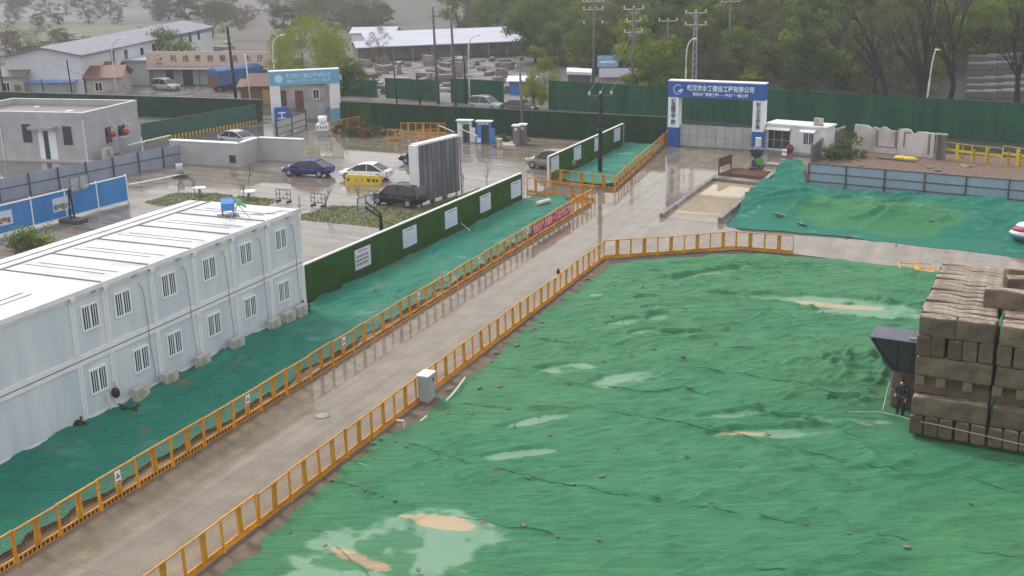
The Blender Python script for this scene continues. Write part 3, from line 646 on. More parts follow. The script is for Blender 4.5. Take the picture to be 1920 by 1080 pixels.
barrier_run(at(988, 361), at(1092, 378), 3, PB, 'orange barrier panel across the gap between two green walls', 'barrier panels across the wall gap')
barrier_run(at(1072, 372), at(1116, 378), 1, PF, 'short orange barrier panel at the corner where the left row ends', 'barrier panels across the wall gap')
barrier_run(at(620, 248), at(684, 236), 3, PB, 'rusty orange barrier panel beside the weeds near the light blue gate', 'barrier panels by the weeds')
barrier_run(at(752, 251), at(836, 252), 3, PB, 'orange barrier panel at the back of the pen in the flooded yard', 'barrier panels penning a hole in the yard')
barrier_run(at(727, 265), at(757, 264), 1, PF, 'orange barrier panel at the left front of the pen in the yard', 'barrier panels penning a hole in the yard')
barrier_run(at(785, 265), at(821, 263), 1, PF, 'orange barrier panel at the right front of the pen in the yard', 'barrier panels penning a hole in the yard')
fp = place(PB, False, at(1689, 509, .05), ang2(at(1689, 509), at(1750, 511)), 'orange barrier panel lying flat beside the concrete path', None)
fp.rotation_euler[0] = -1.42; fp.location.z = .08
# yellow barriers at the right edge of the dirt
for i, (a, b) in enumerate((((1766, 297), (1820, 305)), ((1820, 305), (1877, 311)), ((1878, 306), (1935, 314)))):
    p, q = at(*a), at(*b); r = thing('guard_rail', ['yellow guard rail with a broad post next to the broken wall', 'yellow guard rail in the middle beside the dirt', 'yellow guard rail farthest right beside the dirt'][i], 'guard rail', p, ang2(p, q), 'yellow guard rails on the dirt'); L = (q-p).length
    f = MB(); f.box(0, L, -.02, .02, 1.55, 1.6); f.box(0, .05, -.021, .021, 0, 1.548); f.box(L-.05, L, -.021, .021, 0, 1.548); f.build('frame', K['yellow'], r)
    f = MB(); f.box(.051, L-.051, -.03, .03, .8, 1.02); f.build('rail', K['yellow'], r)
    f = MB(); f.box(L*.45, L*.45+.35, -.045, -.031, 0, 1.5); f.build('post_plate', K['yellow'], r)
pst = MB()
for k in range(14): pst.cyl((0, 0, k*.1), (0, 0, k*.1+.1), .1, n=10, m=k % 2)
pm = pst.mesh('striped_post', [K['yellow'], K['black']])
for i, (x, y) in enumerate(((1803, 299), (1825, 307), (1851, 310), (1890, 311), (1912, 315))):
    o = link('striped_post', pm); o.location = at(x, y); tag(o, 'black and yellow striped post in front of the yellow guard rails', 'bollard', 'striped posts by the dirt')
    o.rotation_euler = (0.02*(i-2), .03, i)
# ------------------------------------------------------------------ white two-storey dormitory of stacked cabins
D0 = RD*(-18.517*RD.x+45.67*RD.y)+RN*(-18.517*RN.x+45.67*RN.y)
DL = 17.0; MOD = [0, 1.93, 4.94, 7.95, 10.96, 13.97, 17.0]
dorm = thing('dormitory', 'white two storey site dormitory of stacked cabins with barred windows', 'dormitory', (D0.x, D0.y, 0), ROAD_RZ)
X0, DEP = -12.2, 7.3
w = MB(); w.box(X0, DL, .06, DEP, .12, 2.86); w.box(X0, DL, .06, DEP, 3.0, 5.66); w.build('wall', K['white2'], dorm)
w = MB(); w.box(X0-.05, DL+.05, -.02, DEP+.05, 0, .118); w.build('plinth', K['concrete'], dorm)
fr = MB()
for z0, z1 in ((.12, .28), (2.70, 2.89), (2.95, 3.14), (5.62, 5.84)):
    fr.box(X0, DL+.03, 0, .062, z0, z1); fr.box(DL-.002, DL+.06, .062, DEP, z0, z1)
fr.build('beam', K['white'], dorm)
for x in [X0+.1, -6.06]+MOD:
    for z0, z1 in ((.283, 2.697), (3.143, 5.617)):
        p = MB()
        if x in (X0+.1, -6.06): p.box(x-.003, x+.003, .05, .062, z0, z1)
        else: p.box(x-.13, x-.012, -.012, .07, z0, z1); p.box(x+.012, x+.13, -.012, .07, z0, z1)
        p.build('corner_post', K['white'], dorm)
for x in MOD[1:]:
    p = MB(); p.box(x-.0115, x+.0115, .012, .061, .3, 5.6); p.build('joint', K['seam'], dorm)
p = MB(); p.box(X0, DL, .012, .061, 2.893, 2.947); p.build('joint', K['seam'], dorm)
rf = MB(); rf.box(X0, DL+.08, -.06, 6.0, 5.843, 5.93); rf.build('roof', K['roofwhite'], dorm)
rf2 = MB(); rf2.box(X0, DL+.08, 6.03, DEP+.2, 5.83, 5.90); rf2.build('gallery_roof', K['roofwhite'], dorm)
gt = MB(); gt.box(X0, DL, -.10, -.062, 5.78, 5.99); gt.build('gutter', K['white'], dorm)
sm = MB()
for x in MOD[1:-1]+[-6.06]: sm.box(x-.04, x+.04, 0.1, 5.9, 5.931, 5.975)
sm.box(X0, DL, 5.90, 6.02, 5.932, 5.97); sm.box(X0, DL, 6.75, 6.79, 5.901, 5.93)
for i, x in enumerate(MOD[1:-1]):
    for dx in (1.1, 1.55): sm.box(x+dx-.014, x+dx+.014, .9 if dx < 1.2 else .5, 5.2 if dx > 1.2 else 5.6, 5.931, 5.95)
for y in (1.6, 2.1, 4.2): sm.box(-5.6, -.5, y, y+.035, 5.931, 5.955); 
sm.build('roof_seam', K['seam'], dorm)
ro = random.Random(3)
for x in MOD[:-1]:                                          # fittings along the eave
    c = MB(); c.box(x-.14, x+.14, -.14, -.10, 5.62, 5.80); c.build('corner_casting', K['white'], dorm)
    c = MB(); c.box(x+1.75 if x else 1.2, x+2.05 if x else 1.4, -.07, 0.0, 5.66, 5.73); c.build('bracket', K['grey'], dorm)
def window(x0, z0, wd, h):
    f = MB()
    for a in ((x0, x0+wd, z0, z0+.07), (x0, x0+wd, z0+h-.07, z0+h), (x0, x0+.07, z0+.071, z0+h-.071), (x0+wd-.07, x0+wd, z0+.071, z0+h-.071), (x0+wd/2-.05, x0+wd/2+.05, z0+.071, z0+h-.071)): f.box(a[0], a[1], -.02, .055, a[2], a[3])
    o = f.build('window', K['signwhite'], dorm)
    g = MB(); g.box(x0+.07, x0+wd-.07, .03, .045, z0+.07, z0+h-.07); g.build('pane', K['glass'], o)
    b = MB()
    for k in range(1, 3):
        for s in (.07, wd/2+.05):
            x = x0+s+k*(wd/2-.12)/3; b.box(x-.02, x+.02, -.015, .005, z0+.07, z0+h-.07)
    b.build('bar', K['signwhite'], o)
for x in (.47, 2.47, 5.55, 8.55, 11.53, 14.66): window(x, 4.10, 1.02, 1.14)
for x in (.48, 3.22, 5.53, 8.52, 11.53, 14.57): window(x, 1.20, 1.02, 1.14)
for x in (4.3, 7.3, 10.3, 13.3, 16.35):                     # cables down the wall
    c = MB(); c.tube([(x-.25, -.02, 5.3), (x-.05, -.03, 5.05), (x, -.03, 4.6), (x+.06, -.035, 3.5), (x+.04, -.04, 2.4), (x+.16, -.04, .9), (x+.05, -.05, .45)], .016, 5); c.build('cable', K['seam'], dorm)
# air conditioner outdoor units on the ground along the wall
acp = thing('air_conditioner', 'x', 'air conditioner')
b = MB(); b.box(-.42, .42, -.16, .16, .12, .70); b.build('casing', mat('ac_casing', (0.55, 0.52, 0.45), 0.45, (0.42, 0.38, 0.32), 3), acp)
b = MB(); b.cyl((-.12, -.161, .42), (-.12, -.175, .42), .23, n=16); b.build('fan_grille', mat('ac_grille', (.33, .32, .29), .5), acp)
b = MB(); b.box(-.45, .45, -.19, .19, 0, .118); b.build('base', K['concrete'], acp)
aclabel = ['air conditioner unit nearest the camera, by the dormitory drain pipe', 'air conditioner unit beside the dark bundle by the first lower windows', 'air conditioner unit under the third lower dormitory window', 'air conditioner unit under the fourth lower dormitory window', 'air conditioner unit under the fifth lower dormitory window', 'left unit of the air conditioner pair at the far end of the dormitory', 'right unit of the air conditioner pair at the far end of the dormitory']
acs = [(255, 752), (300, 722), (362, 690), (430, 657), (495, 620), (522, 606), (546, 594)]
for i, q in enumerate(acs):
    s, z = on_plane(q[0], q[1], (D0.x, D0.y, 0), ROAD_RZ); P = at(q[0], q[1]); u = (P-D0).dot(RD); P = D0+RD*u-RN*.42
    place(acp, i == 0, (P.x, P.y, 0.05), ROAD_RZ+(.06 if i == 4 else 0), aclabel[i], 'air conditioners along the dormitory')
def loc_d(x, y, z=0): return D0+RD*x+RN*y+Vector((0, 0, z))
o = MB().tube([(-.1, 0, 1.1), (0, 0, .1), (1.1, -.3, .05), (1.3, -1.1, .03)], .04, 7).build('drain_pipe', K['pvc'], smooth=True, loc=loc_d(1.35, -.12), rz=ROAD_RZ); tag(o, 'white drain pipe bent along the ground at the dormitory wall', 'pipe')
b = MB(); b.ball((0, 0, 0), .2, .16, .26, 9, 6); b.cyl((0, 0, .2), (0, .03, .5), .015, n=5); b.box(-.11, .13, -.14, .02, -.1, .12)
o = b.build('bundle', mat('maroon_bag', (0.05, 0.012, 0.025), 0.5), loc=loc_d(1.62, -.24, .95)); tag(o, 'dark maroon bundle hanging below the first lower dormitory window', 'bag')
# kit on the roof
P = at(428, 404, 5.93); t = thing('equipment_box', 'blue hooded box on four legs standing on the dormitory roof', 'equipment box', P, 0.3)
b = MB(); b.hexa([(-.36, -.3, .32), (.36, -.3, .32), (.3, .3, .32), (-.3, .3, .32), (-.36, -.34, .72), (.36, -.34, .72), (.34, .26, .9), (-.34, .26, .9)]); b.build('hood', K['pblue'], t)
for x in (-.28, .28):
    for y in (-.22, .22): b = MB(); b.cyl((x, y, .03), (x, y, .33), .03, n=6); b.build('leg', K['rust'], t)
b = MB(); b.hexa([(-.55, -.45, 0), (.6, -.5, 0), (.5, .45, 0), (-.6, .4, 0), (-.5, -.4, .03), (.55, -.45, .03), (.45, .4, .03), (-.55, .36, .03)]); b.build('mat', K['dgrey'], t)
P = at(447, 410, 5.93); t = thing('instrument_stand', 'spindly white stand with ring head and green wrap on the dormitory roof', 'instrument stand', P, -.2)
for a in (0.2, 2.3, 4.4): b = MB(); b.cyl((.65*math.cos(a), .65*math.sin(a), 0), (0, 0, .8), .02, .025, n=6); b.build('leg', K['silver'], t)
b = MB(); b.cyl((0, 0, .78), (-.05, 0, 1.2), .03, n=6); b.build('mast', K['silver'], t)
b = MB(); b.ball((.1, 0, .88), .17, .15, .2, 8, 6); b.hexa([(.12, -.08, .8), (.5, -.04, .6), (.5, .04, .6), (.12, .08, .8), (.12, -.08, 1.0), (.5, -.04, .68), (.5, .04, .68), (.12, .08, 1.0)]); b.build('wrap', K['blgreen'], t, True)
b = MB()
for k in range(14):
    a0, a1 = 2*math.pi*k/14, 2*math.pi*(k+1)/14; b.cyl((-.05+.17*math.cos(a0), 0, 1.38+.17*math.sin(a0)), (-.05+.17*math.cos(a1), 0, 1.38+.17*math.sin(a1)), .045, n=6)
b.build('ring', K['pvc'], t, True)
b = MB(); b.tube([(0, 0, 0), (1.2, .1, .04), (1.6, .7, .03), (2.3, .4, .04), (2.9, .9, .03)], .03, 5); o = b.build('cable', K['silver'], loc=at(468, 402, 5.94)); tag(o, 'loose grey cable lying on the far end of the dormitory roof', 'cable')
# ------------------------------------------------------------------ artificial turf walls with notice boards
def turf_wall(a, b, h, label, m, cap=True, name='boundary_wall', back=0.0, endpost=True, base=0.0):
    a = Vector((a[0], a[1], base)); b = Vector((b[0], b[1], base)); L = (b-a).length; r = thing(name, label, 'wall', a, ang2(a, b))
    w = MB(); w.box(0, L, 0, .14, 0, h); w.build('turf_face', m, r)
    if cap: w = MB(); w.box(-.02, L+.02, -.03, .17, h+.002, h+.07); w.build('cap', K['white'], r)
    if endpost:
        for x in (-.083, L+.003): w = MB(); w.box(x, x+.08, -.025, .165, 0, h); w.build('end_post', K['white'], r)
    return r, L
W0, W1 = Vector((-11.9, 62.72, 0)), at(979, 378)
wa, wl = turf_wall(W0, W1, 2.28, 'long green turf covered wall with white cap next to the dormitory', K['turf'])
V0, V1 = at(1030, 341), at(1169, 272)
turf_wall(V0, V1, 2.16, 'shorter green turf covered wall in front of the utility pole', K['turf'])
def board(o, a, x0, x1, z0, z1, label, seed):
    r = thing('notice_board', label, 'notice board', (o[0]+math.cos(a)*(x0+x1)/2+math.sin(a)*.03, o[1]+math.sin(a)*(x0+x1)/2-math.cos(a)*.03, z0), a, 'notice boards on the green walls'); w_, h = x1-x0, z1-z0
    b = MB(); b.box(-w_/2, w_/2, -.03, 0.025, 0, h); b.build('panel', K['poster'], r)
    k = MB(); rr = random.Random(seed); k.box(-w_*.3, w_*.3, -.035, -.031, h*.86, h*.91, 0)
    if seed == 0:
        for j in range(3):
            for i in range(7): k.box(-w_*.44+i*w_*.115, -w_*.44+i*w_*.115+w_*.07, -.035, -.031, h*(.18+.2*j), h*(.3+.2*j), 1 if rr.random() < .6 else 0)
    else:
        for j in range(9): k.box(-w_*.42, -w_*.42+w_*rr.uniform(.5, .84), -.035, -.031, h*(.12+.075*j), h*(.135+.075*j), 2)
    k.build('print', [K['inkred'], K['ink'], mat('faint_print', (0.38, 0.42, 0.55), .4)], r)
wn = ['notice board with rows of small pictures on the long green wall, nearest the dormitory', 'blank looking notice board second from the dormitory on the long green wall', 'pale notice board in the middle of the long green wall', 'pale notice board behind the billboard end, fourth on the long green wall', 'pale notice board at the far end of the long green wall']
wang = ang2(W0, W1)
for i, q in enumerate(((664, 470, 695, 500), (754, 430, 782, 452), (833, 390, 857, 412), (899, 357, 919, 382), (957, 328, 977, 352))):
    s0, z1 = on_plane(q[0], q[1]+4, W0, wang); s1, z0 = on_plane(q[2], q[3], W0, wang); board(W0, wang, s0, min(s1, s0+1.75), .62, 1.88, wn[i], i)
wn = ['white notice board nearest the beige car on the shorter green wall', 'pale notice board second along the shorter green wall', 'pale notice board half hidden behind the utility pole', 'notice board nearest the dark fence on the shorter green wall']
vang = ang2(V0, V1)
for i, x in enumerate((.35, 5.8, 11.2, 16.8)): board(V0, vang, x, x+1.75, .75, 2.0, wn[i], i+11)
# ------------------------------------------------------------------ far fences around the site
def sheet_fence(a, b, h, label, m, name='hoarding', step=3.0, posts=None, cap=None, pm=None, base=0.0, group=None, rails=()):
    a = Vector((a[0], a[1], base)); b = Vector((b[0], b[1], base)); L = (b-a).length; r = thing(name, label, 'hoarding', a, ang2(a, b), group)
    n = max(1, round(L/step)); s = L/n
    # profiled sheet
    w = MB(); c = .25; k = int(L/c); P = []
    for i in range(k+1): x = i*L/k; P.append((x, 0.0 if i % 2 else .03))
    vs = [(x, y, 0) for x, y in P]+[(x, y, h) for x, y in P]+[(x, .05, 0) for x, y in P]+[(x, .05, h) for x, y in P]; q = len(P); fs = []
    for i in range(q-1): fs += [(i, i+1, q+i+1, q+i), (2*q+i+1, 2*q+i, 3*q+i, 3*q+i+1), (q+i, q+i+1, 3*q+i+1, 3*q+i)]
    fs += [(0, q, 3*q, 2*q), (q-1, 3*q-1, 4*q-1, 2*q-1)]
    w.add(vs, fs); w.build('panel', m, r)
    if cap: w = MB(); w.box(0, L, -.03, .08, h+.002, h+.09); w.build('cap', cap, r)
    for z in rails: w = MB(); w.box(0, L, -.045, -.003, z, z+.07); w.build('rail', pm, r)
    if posts:
        for i in range(n+1):
            w = MB(); w.box(i*s-.05, i*s+.05, -.13, -.047, 0, h+posts); w.build('post', pm, r)
    return r
sheet_fence((-19.3, 131.7), (15.85, 114.55), 2.75, 'dark green turf covered fence along the back of the flooded yard', K['dkturf'], name='boundary_fence', cap=mat('fence_cap', (0.10, 0.13, 0.10), .6))
sheet_fence((-24.9+5.4, 131.9), (-15.6, 129.8), 2.5, 'mid green turf fence section right of the light blue gate', K['turf'], name='boundary_fence', cap=K['turf'])
f0, f1 = at(268, 268), at(482, 229)
sheet_fence((f0.x, f0.y), (f1.x, f1.y), 2.0, 'bluish green sheet fence running up to the light blue gate', K['teal'], name='boundary_fence', cap=K['teal'])
tb = MB(); L = (f1-f0).length; k = int(L/.25)
for i in range(k): tb.hexa([(i*L/k, -.2, 0), (i*L/k+L/k, -.2, 0), (i*L/k+L/k, -.05, 0), (i*L/k, -.05, 0), (i*L/k+.1, -.2, .3), (i*L/k+.1+L/k, -.2, .3), (i*L/k+.1+L/k, -.05, .3), (i*L/k+.1, -.05, .3)], i % 2)
o = tb.build('crash_kerb', [K['yellow'], K['black']], loc=f0, rz=ang2(f0, f1)); tag(o, 'yellow and black striped kerb at the foot of the bluish green fence', 'kerb')
sheet_fence((-90, 158.5), (-29.4, 136.2), 2.55, 'dark green fence behind the grey house on the far left', K['dkturf'], name='boundary_fence', cap=mat('fence_cap_pale', (0.25, 0.28, 0.25), .6))
fd = Vector((18.17-5.06, 133.3-141.91, 0)).normalized()
def fseg(x0, x1, top, label, base_px=None):
    """piece of the far fence between two picture columns, its height read from the top edge"""
    o = (5.06, 141.9, 0); a = math.atan2(fd.y, fd.x); s0, zt = on_plane(x0, top, o, a); s1, _ = on_plane(x1, top, o, a)
    p, q = Vector(o)+fd*s0, Vector(o)+fd*s1
    sheet_fence(p, q, zt, label, K['hoard'], name='roadside_hoarding', cap=K['hoard'], group='green hoardings across the outer road')
fseg(640, 664, 135, 'narrow tall green hoarding directly right of the light blue gate')
fseg(665, 706, 150, 'low green hoarding left of the first gap across the road')
fseg(721, 823, 147, 'wide green hoarding between the two gaps across the road')
fseg(844, 944, 148, 'green hoarding behind the curved street lamp and parked car')
fseg(1028, 1258, 152, 'long green hoarding behind the tall utility pole left of the blue gate')
fseg(1262, 2100, 160, 'very long green hoarding behind the blue gate and the broken wall')
fseg(560, 600, 140, 'green hoarding seen through the opening of the light blue gate')
# grey blue sheet fence below the dirt
hr = sheet_fence(hw0, hw1+(hw1-hw0)*.3, 2.05, 'grey-blue sheet fence with dark frame above the green mound', K['hoardblue'], pm=K['dgrey'], posts=.03, rails=(.55, 1.25, 2.0), step=3.0)
l0, l1 = at(-60, 390), at(351, 304)
sheet_fence((l0.x, l0.y), (l1.x, l1.y), 1.85, 'lilac-grey sheet fence with dark posts in front of the grey house', K['hoardgrey'], pm=K['dgrey'], posts=.1, rails=(.95,), step=2.75)
# ------------------------------------------------------------------ gateways
def emblem(b, cx, cz, R, y, m):
    """white ring with a wave inside"""
    n = 22
    for k in range(n):
        a0, a1 = 2*math.pi*k/n, 2*math.pi*(k+1)/n
        if 0.02*n < k < 0.12*n: continue
        b.hexa([(cx+R*.88*math.cos(a0), y, cz+R*.88*math.sin(a0)), (cx+R*math.cos(a0), y, cz+R*math.sin(a0)), (cx+R*math.cos(a1), y, cz+R*math.sin(a1)), (cx+R*.88*math.cos(a1), y, cz+R*.88*math.sin(a1)),
                (cx+R*.88*math.cos(a0), y+.01, cz+R*.88*math.sin(a0)), (cx+R*math.cos(a0), y+.01, cz+R*math.sin(a0)), (cx+R*math.cos(a1), y+.01, cz+R*math.sin(a1)), (cx+R*.88*math.cos(a1), y+.01, cz+R*.88*math.sin(a1))], m)
    b.vprism([(cx-.25*R, cz-.55*R), (cx+.95*R, cz-.3*R), (cx+.9*R, cz+.05*R), (cx+.55*R, cz+.1*R), (cx+.2*R, cz-.2*R)], y, y+.01, m)
def lettering(r, L, H, bz, l1, l2, s1, s2):
    text('lettering', l1, s1, K['signwhite'], r, (L/2+.45, -.565, bz+(H-bz)*.60), .012, width=L*.69)
    text('lettering', l2, s2, K['signwhite'], r, (L/2+.45, -.565, bz+(H-bz)*.23), .006, width=L*.57)
    e = MB(); emblem(e, L*.105, bz+(H-bz)*.5, .48, -.57, 0); e.build('emblem', K['signwhite'], r)
g0, g1 = at(1254, 273), at(1432, 284)
gl = (g1-g0).length; gate = thing('gateway', 'deep blue and white site gateway with company lettering over grey doors', 'gateway', g0, ang2(g0, g1))
H = 6.5; BZ = 4.95; PW = 1.12
b = MB(); b.box(0, gl, -.55, .55, BZ, H); b.build('beam', K['blue'], gate)
b = MB(); b.box(-.03, gl+.03, -.58, .58, H+.002, H+.1); b.build('beam_cap', K['signwhite'], gate)
for x0 in (0, gl-PW):
    c = MB(); c.box(x0, x0+PW, -.5, .5, 0, 1.95, 0); c.box(x0+.004, x0+PW-.004, -.496, .496, 1.95, BZ-.002, 1); c.build('pillar', [K['blue'], K['signwhite']], gate)
lettering(gate, gl, H, BZ, '武汉市水务建设工程有限公司', '葛店水厂新建工程——净水厂一期工程', .62, .36)
text('lettering', '铸造精品工程', .50, K['ink'], gate, (PW/2, -.515, 3.45), .008, vertical=True)
text('lettering', '树立企业形象', .50, K['ink'], gate, (gl-PW/2, -.515, 3.45), .008, vertical=True)
dr = thing('double_gate', 'pair of grey panelled gate doors closing the blue gateway', 'gate', g0+(g1-g0).normalized()*(PW+.05), ang2(g0, g1)); dl = gl-2*PW-.1
for s in (0, 1):
    x0, x1 = s*dl/2+.02, (s+1)*dl/2-.02; w = MB(); w.box(x0, x1, -.02, .02, .12, 2.2); lf = w.build('door_leaf', mat('gate_grey', (0.36, 0.36, 0.36), .5, (0.46, .455, .45), .8), dr)
    f = MB()
    for k in range(5): x = x0+(x1-x0)*k/4; f.box(x-.03, x+.03, -.06, -.021, .1, 2.22)
    for z in (.12, 1.12, 2.17): f.box(x0, x1, -.05, -.0205, z-.03, z+.03)
    f.build('frame', K['grey'], lf)
    for k in (0, 2, 4): q = MB(); x = x0+.1+(x1-x0-.2)*k/4; q.cyl((x-.02, 0, .06), (x+.02, 0, .06), .06, n=10); q.build('wheel', K['black'], lf)
# light blue gateway
h0, h1 = at(511, 232), at(640, 225); hl = (h1-h0).length
gate2 = thing('gateway', 'light blue and white site gateway with faded lettering by the driving school', 'gateway', h0, ang2(h0, h1)); H2, B2, P2 = 6.05, 4.45, 1.15
b = MB(); b.box(0, hl, -.55, .55, B2, H2); b.build('beam', K['ltblue'], gate2)
b = MB(); b.box(-.03, hl+.03, -.58, .58, H2+.002, H2+.1); b.build('beam_cap', K['signwhite'], gate2)
c = MB(); c.box(0, P2, -.5, .5, 0, B2-.002); c.build('pillar', K['white'], gate2)
c = MB(); c.box(hl-P2, hl, -.5, .5, 0, 1.5, 1); c.box(hl-P2+.004, hl-.004, -.496, .496, 1.5, B2-.002, 0); c.build('pillar', [K['white'], K['ltblue']], gate2)
K['paleltr'] = mat('faded_letters', (0.5, 0.68, 0.8), .45)
text('lettering', '武汉市水务建设工程有限公司', .58, K['paleltr'], gate2, (hl/2+.45, -.565, B2+1.0), .012, width=hl*.64)
text('lettering', '葛店水厂新建工程——净水厂一期工程', .34, K['paleltr'], gate2, (hl/2+.45, -.565, B2+.42), .008, width=hl*.62)
e = MB(); emblem(e, hl*.13, B2+.8, .5, -.57, 0); e.cyl((hl*.13, -.566, B2+.8), (hl*.13, -.5605, B2+.8), .42, n=20); e.build('emblem', K['paleltr'], gate2)
q = at(530, 234); t = thing('sign_box', 'blue box sign with one white character at the foot of the light blue gateway', 'sign', q, ang2(h0, h1)-.05)
b = MB(); b.box(-.85, .85, -.25, .25, 0, 2.05); b.build('box', K['blue'], t)
text('lettering', '工', 1.0, K['signwhite'], t, (0, -.265, 1.05), .03)
q = at(573, 224); t = thing('swing_gate', 'open grey panelled leaf beside the right pillar of the light blue gateway', 'gate', q, ang2(h0, h1)-.2)
b = MB(); b.box(0, 2.4, -.02, .02, .1, 2.0); b.build('door_leaf', K['wall'], t)
b = MB(); [b.box(x-.03, x+.03, -.05, -.021, .05, 2.05) for x in (0, 1.2, 2.4)]; [b.box(0, 2.4, -.045, -.0205, z-.03, z+.03) for z in (.12, 1.05, 2.0)]; b.build('frame', K['grey'], t)
q0, q1 = at(520, 258), at(590, 268); t = thing('screen_fence', 'low grey sheet screen with black posts near the small flat building', 'fence', q0, ang2(at(520, 252), at(590, 228)))
L = 7.2; b = MB(); b.box(0, L, -.02, .02, .25, 1.75); b.build('panel', K['wall'], t)
for k in range(3): b = MB(); b.box(k*L/2-.06, k*L/2+.06, -.1, .1, 0, 2.1); b.build('post', K['dgrey'], t)
for z in (.3, 1.0, 1.75): b = MB(); b.box(0, L, -.055, -.021, z-.03, z+.03); b.build('rail', K['dgrey'], t)
# ------------------------------------------------------------------ guard cabin right of the blue gate
c0, c1 = at(1436, 283), at(1546, 293); ca = ang2(c0, c1); cl = (c1-c0).length
cab = thing('guard_cabin', 'white guard cabin with dark glazed front beside the blue gateway', 'cabin', c0, ca)
b = MB(); b.box(0, cl, 0, 2.4, .15, 2.6); b.build('wall', K['white'], cab)
b = MB(); b.box(-.12, cl+.12, -.15, 2.55, 2.602, 2.75); b.build('roof', K['white'], cab)
b = MB(); b.box(-.2, cl+.6, -1.2, 2.6, 0, .148); b.build('plinth', K['wetconc'], cab)
b = MB(); b.box(.25, 2.35, -.03, -.003, .35, 2.15); d_ = b.build('glazed_front', K['glass'], cab)
b = MB(); [b.box(x-.03, x+.03, -.05, -.031, .3, 2.2) for x in (.22, .8, 1.6, 2.38)]; b.box(.2, 2.4, -.045, -.0305, 1.15, 1.2); b.build('frame', K['grey'], d_)
b = MB(); b.box(3.75, 4.75, -.035, -.003, 1.0, 2.0); w_ = b.build('window', K['glass'], cab)
b = MB()
for x0, x1, z0, z1 in ((3.68, 4.82, .93, 1.0), (3.68, 4.82, 2.0, 2.07), (3.68, 3.75, 1.001, 1.999), (4.75, 4.82, 1.001, 1.999), (4.2, 4.3, 1.001, 1.999)): b.box(x0, x1, -.05, -.002, z0, z1)
for x in (3.9, 4.05, 4.45, 4.6): b.box(x-.012, x+.012, -.048, -.036, 1.0, 2.0)
b.build('frame', K['signwhite'], w_)
for x0, x1 in ((.1, 2.5), (3.5, 5.0)): b = MB(); b.hexa([(x0, -.7, 2.2), (x1, -.7, 2.2), (x1, -.005, 2.42), (x0, -.005, 2.42), (x0, -.7, 2.24), (x1, -.7, 2.24), (x1, -.005, 2.46), (x0, -.005, 2.46)]); b.build('awning', K['white'], cab)
for x in (.06, 2.55, cl-.06): b = MB(); b.box(x-.06, x+.06, -.025, .1, .152, 2.598); b.build('corner_post', K['signwhite'], cab)
P = c0+Vector((math.cos(ca), math.sin(ca), 0))*4.9+Vector((-math.sin(ca), math.cos(ca), 0))*.6
o = place(acp, False, (P.x, P.y, 2.752), ca, 'air conditioner unit standing on the roof of the guard cabin'); o.pop('group', None)
q = at(1480, 287, .15); t = MB(); t.ball((0, 0, .42), .42, .38, .42, 12, 8); o = t.build('red_lantern', mat('maroon_lantern', (.22, .02, .04), .5), loc=q, smooth=True); tag(o, 'round dark red bundle on the step before the guard cabin', 'bundle')
t = thing('floor_sign', 'small white folding sign on the guard cabin step', 'sign', at(1471, 291, .15), ca); b = MB(); b.hexa([(-.22, -.15, 0), (.22, -.15, 0), (.22, -.11, 0), (-.22, -.11, 0), (-.2, .0, .6), (.2, .0, .6), (.2, .03, .6), (-.2, .03, .6)]); b.build('face', K['signwhite'], t); b = MB(); b.box(-.12, .12, -.115, -.09, .25, .4); b.build('print', K['inkred'], t)
# ------------------------------------------------------------------ wheel wash with its flooded ramp
wl0, wl1, wr0, wr1 = at(1240, 408), at(1341, 335), at(1350, 419), at(1470, 313)
def kerb(a, b, w, h, label):
    L = (b-a).length; m = MB(); n = 14; r = random.Random(int(a.x*10))
    for i in range(n): m.box(i*L/n, (i+1)*L/n-.01, -w/2+r.uniform(-.03, .03), w/2, -.05, h+r.uniform(-.03, .02))
    o = m.build('kerb', K['wetconc'], loc=a, rz=ang2(a, b)); tag(o, label, 'kerb')
kerb(wl0, wl1, .3, .32, 'dark wet concrete kerb left of the muddy wash pool')
kerb(wr0, wr1, .35, .42, 'dark wet concrete kerb between the wash pool and the green mound')
s0, s1 = wl1+(wr1-wr0)*.06, wr0+(wr1-wr0)*.70
wm = mat('muddy_water', (0.42, 0.33, 0.20), 0.04, (0.36, 0.27, 0.155), 0.4, bump=0.03, bscale=1.5)
wq = [wl0+(wl1-wl0)*.12, wr0+(wr1-wr0)*.10, wr0+(wr1-wr0)*.72, wl1+(wl0-wl1)*.04]
sheet('wash_pool_water', [(p.x, p.y) for p in wq], 0.03, wm)
fq = [wl0, wr0, wr0+(wr1-wr0)*.12, wl0+(wl1-wl0)*.13]
sheet('wash_ramp_paving', [(p.x, p.y) for p in fq], 0.022, mat('muddy_ramp', (0.24, 0.185, 0.115), .12, (.3, .235, .15), .6))
a, c = at(1340, 338), at(1425, 347); L = (c-a).length; b = MB(); b.box(0, L, -.5, .5, 0, .3); o = b.build('concrete_sill', K['wetconc'], loc=a, rz=ang2(a, c)); tag(o, 'wet concrete sill between the wash pool and the red grating', 'sill')
a, c = at(1352, 329), at(1428, 337); L = (c-a).length; t = thing('wheel_wash', 'dark red steel grating with upright spray panel at the wash pool', 'wheel wash', a, ang2(a, c))
b = MB(); b.box(0, L, -.08, .02, 0, .28); b.box(0, L, 2.6, 2.7, 0, .28); b.box(0, .1, .021, 2.599, 0, .28); b.box(L-.1, L, .021, 2.599, 0, .28); b.build('frame', K['rust'], t)
for k in range(1, 15): b = MB(); b.obox((L*k/15, 1.3, .26), .13, 2.55, .1); b.build('bar', K['rust'], t)
b = MB(); b.box(-.3, -.2, .0, 2.6, .0, .12); b.box(-.3, -.2, 0, .1, .121, 1.5); b.box(-.3, -.2, 2.5, 2.6, .121, 1.5); b.box(-.3, -.2, .1, 2.5, 1.4, 1.5); b.box(-.3, -.2, .1, 2.5, .7, .8); b.build('spray_frame', K['rust'], t)
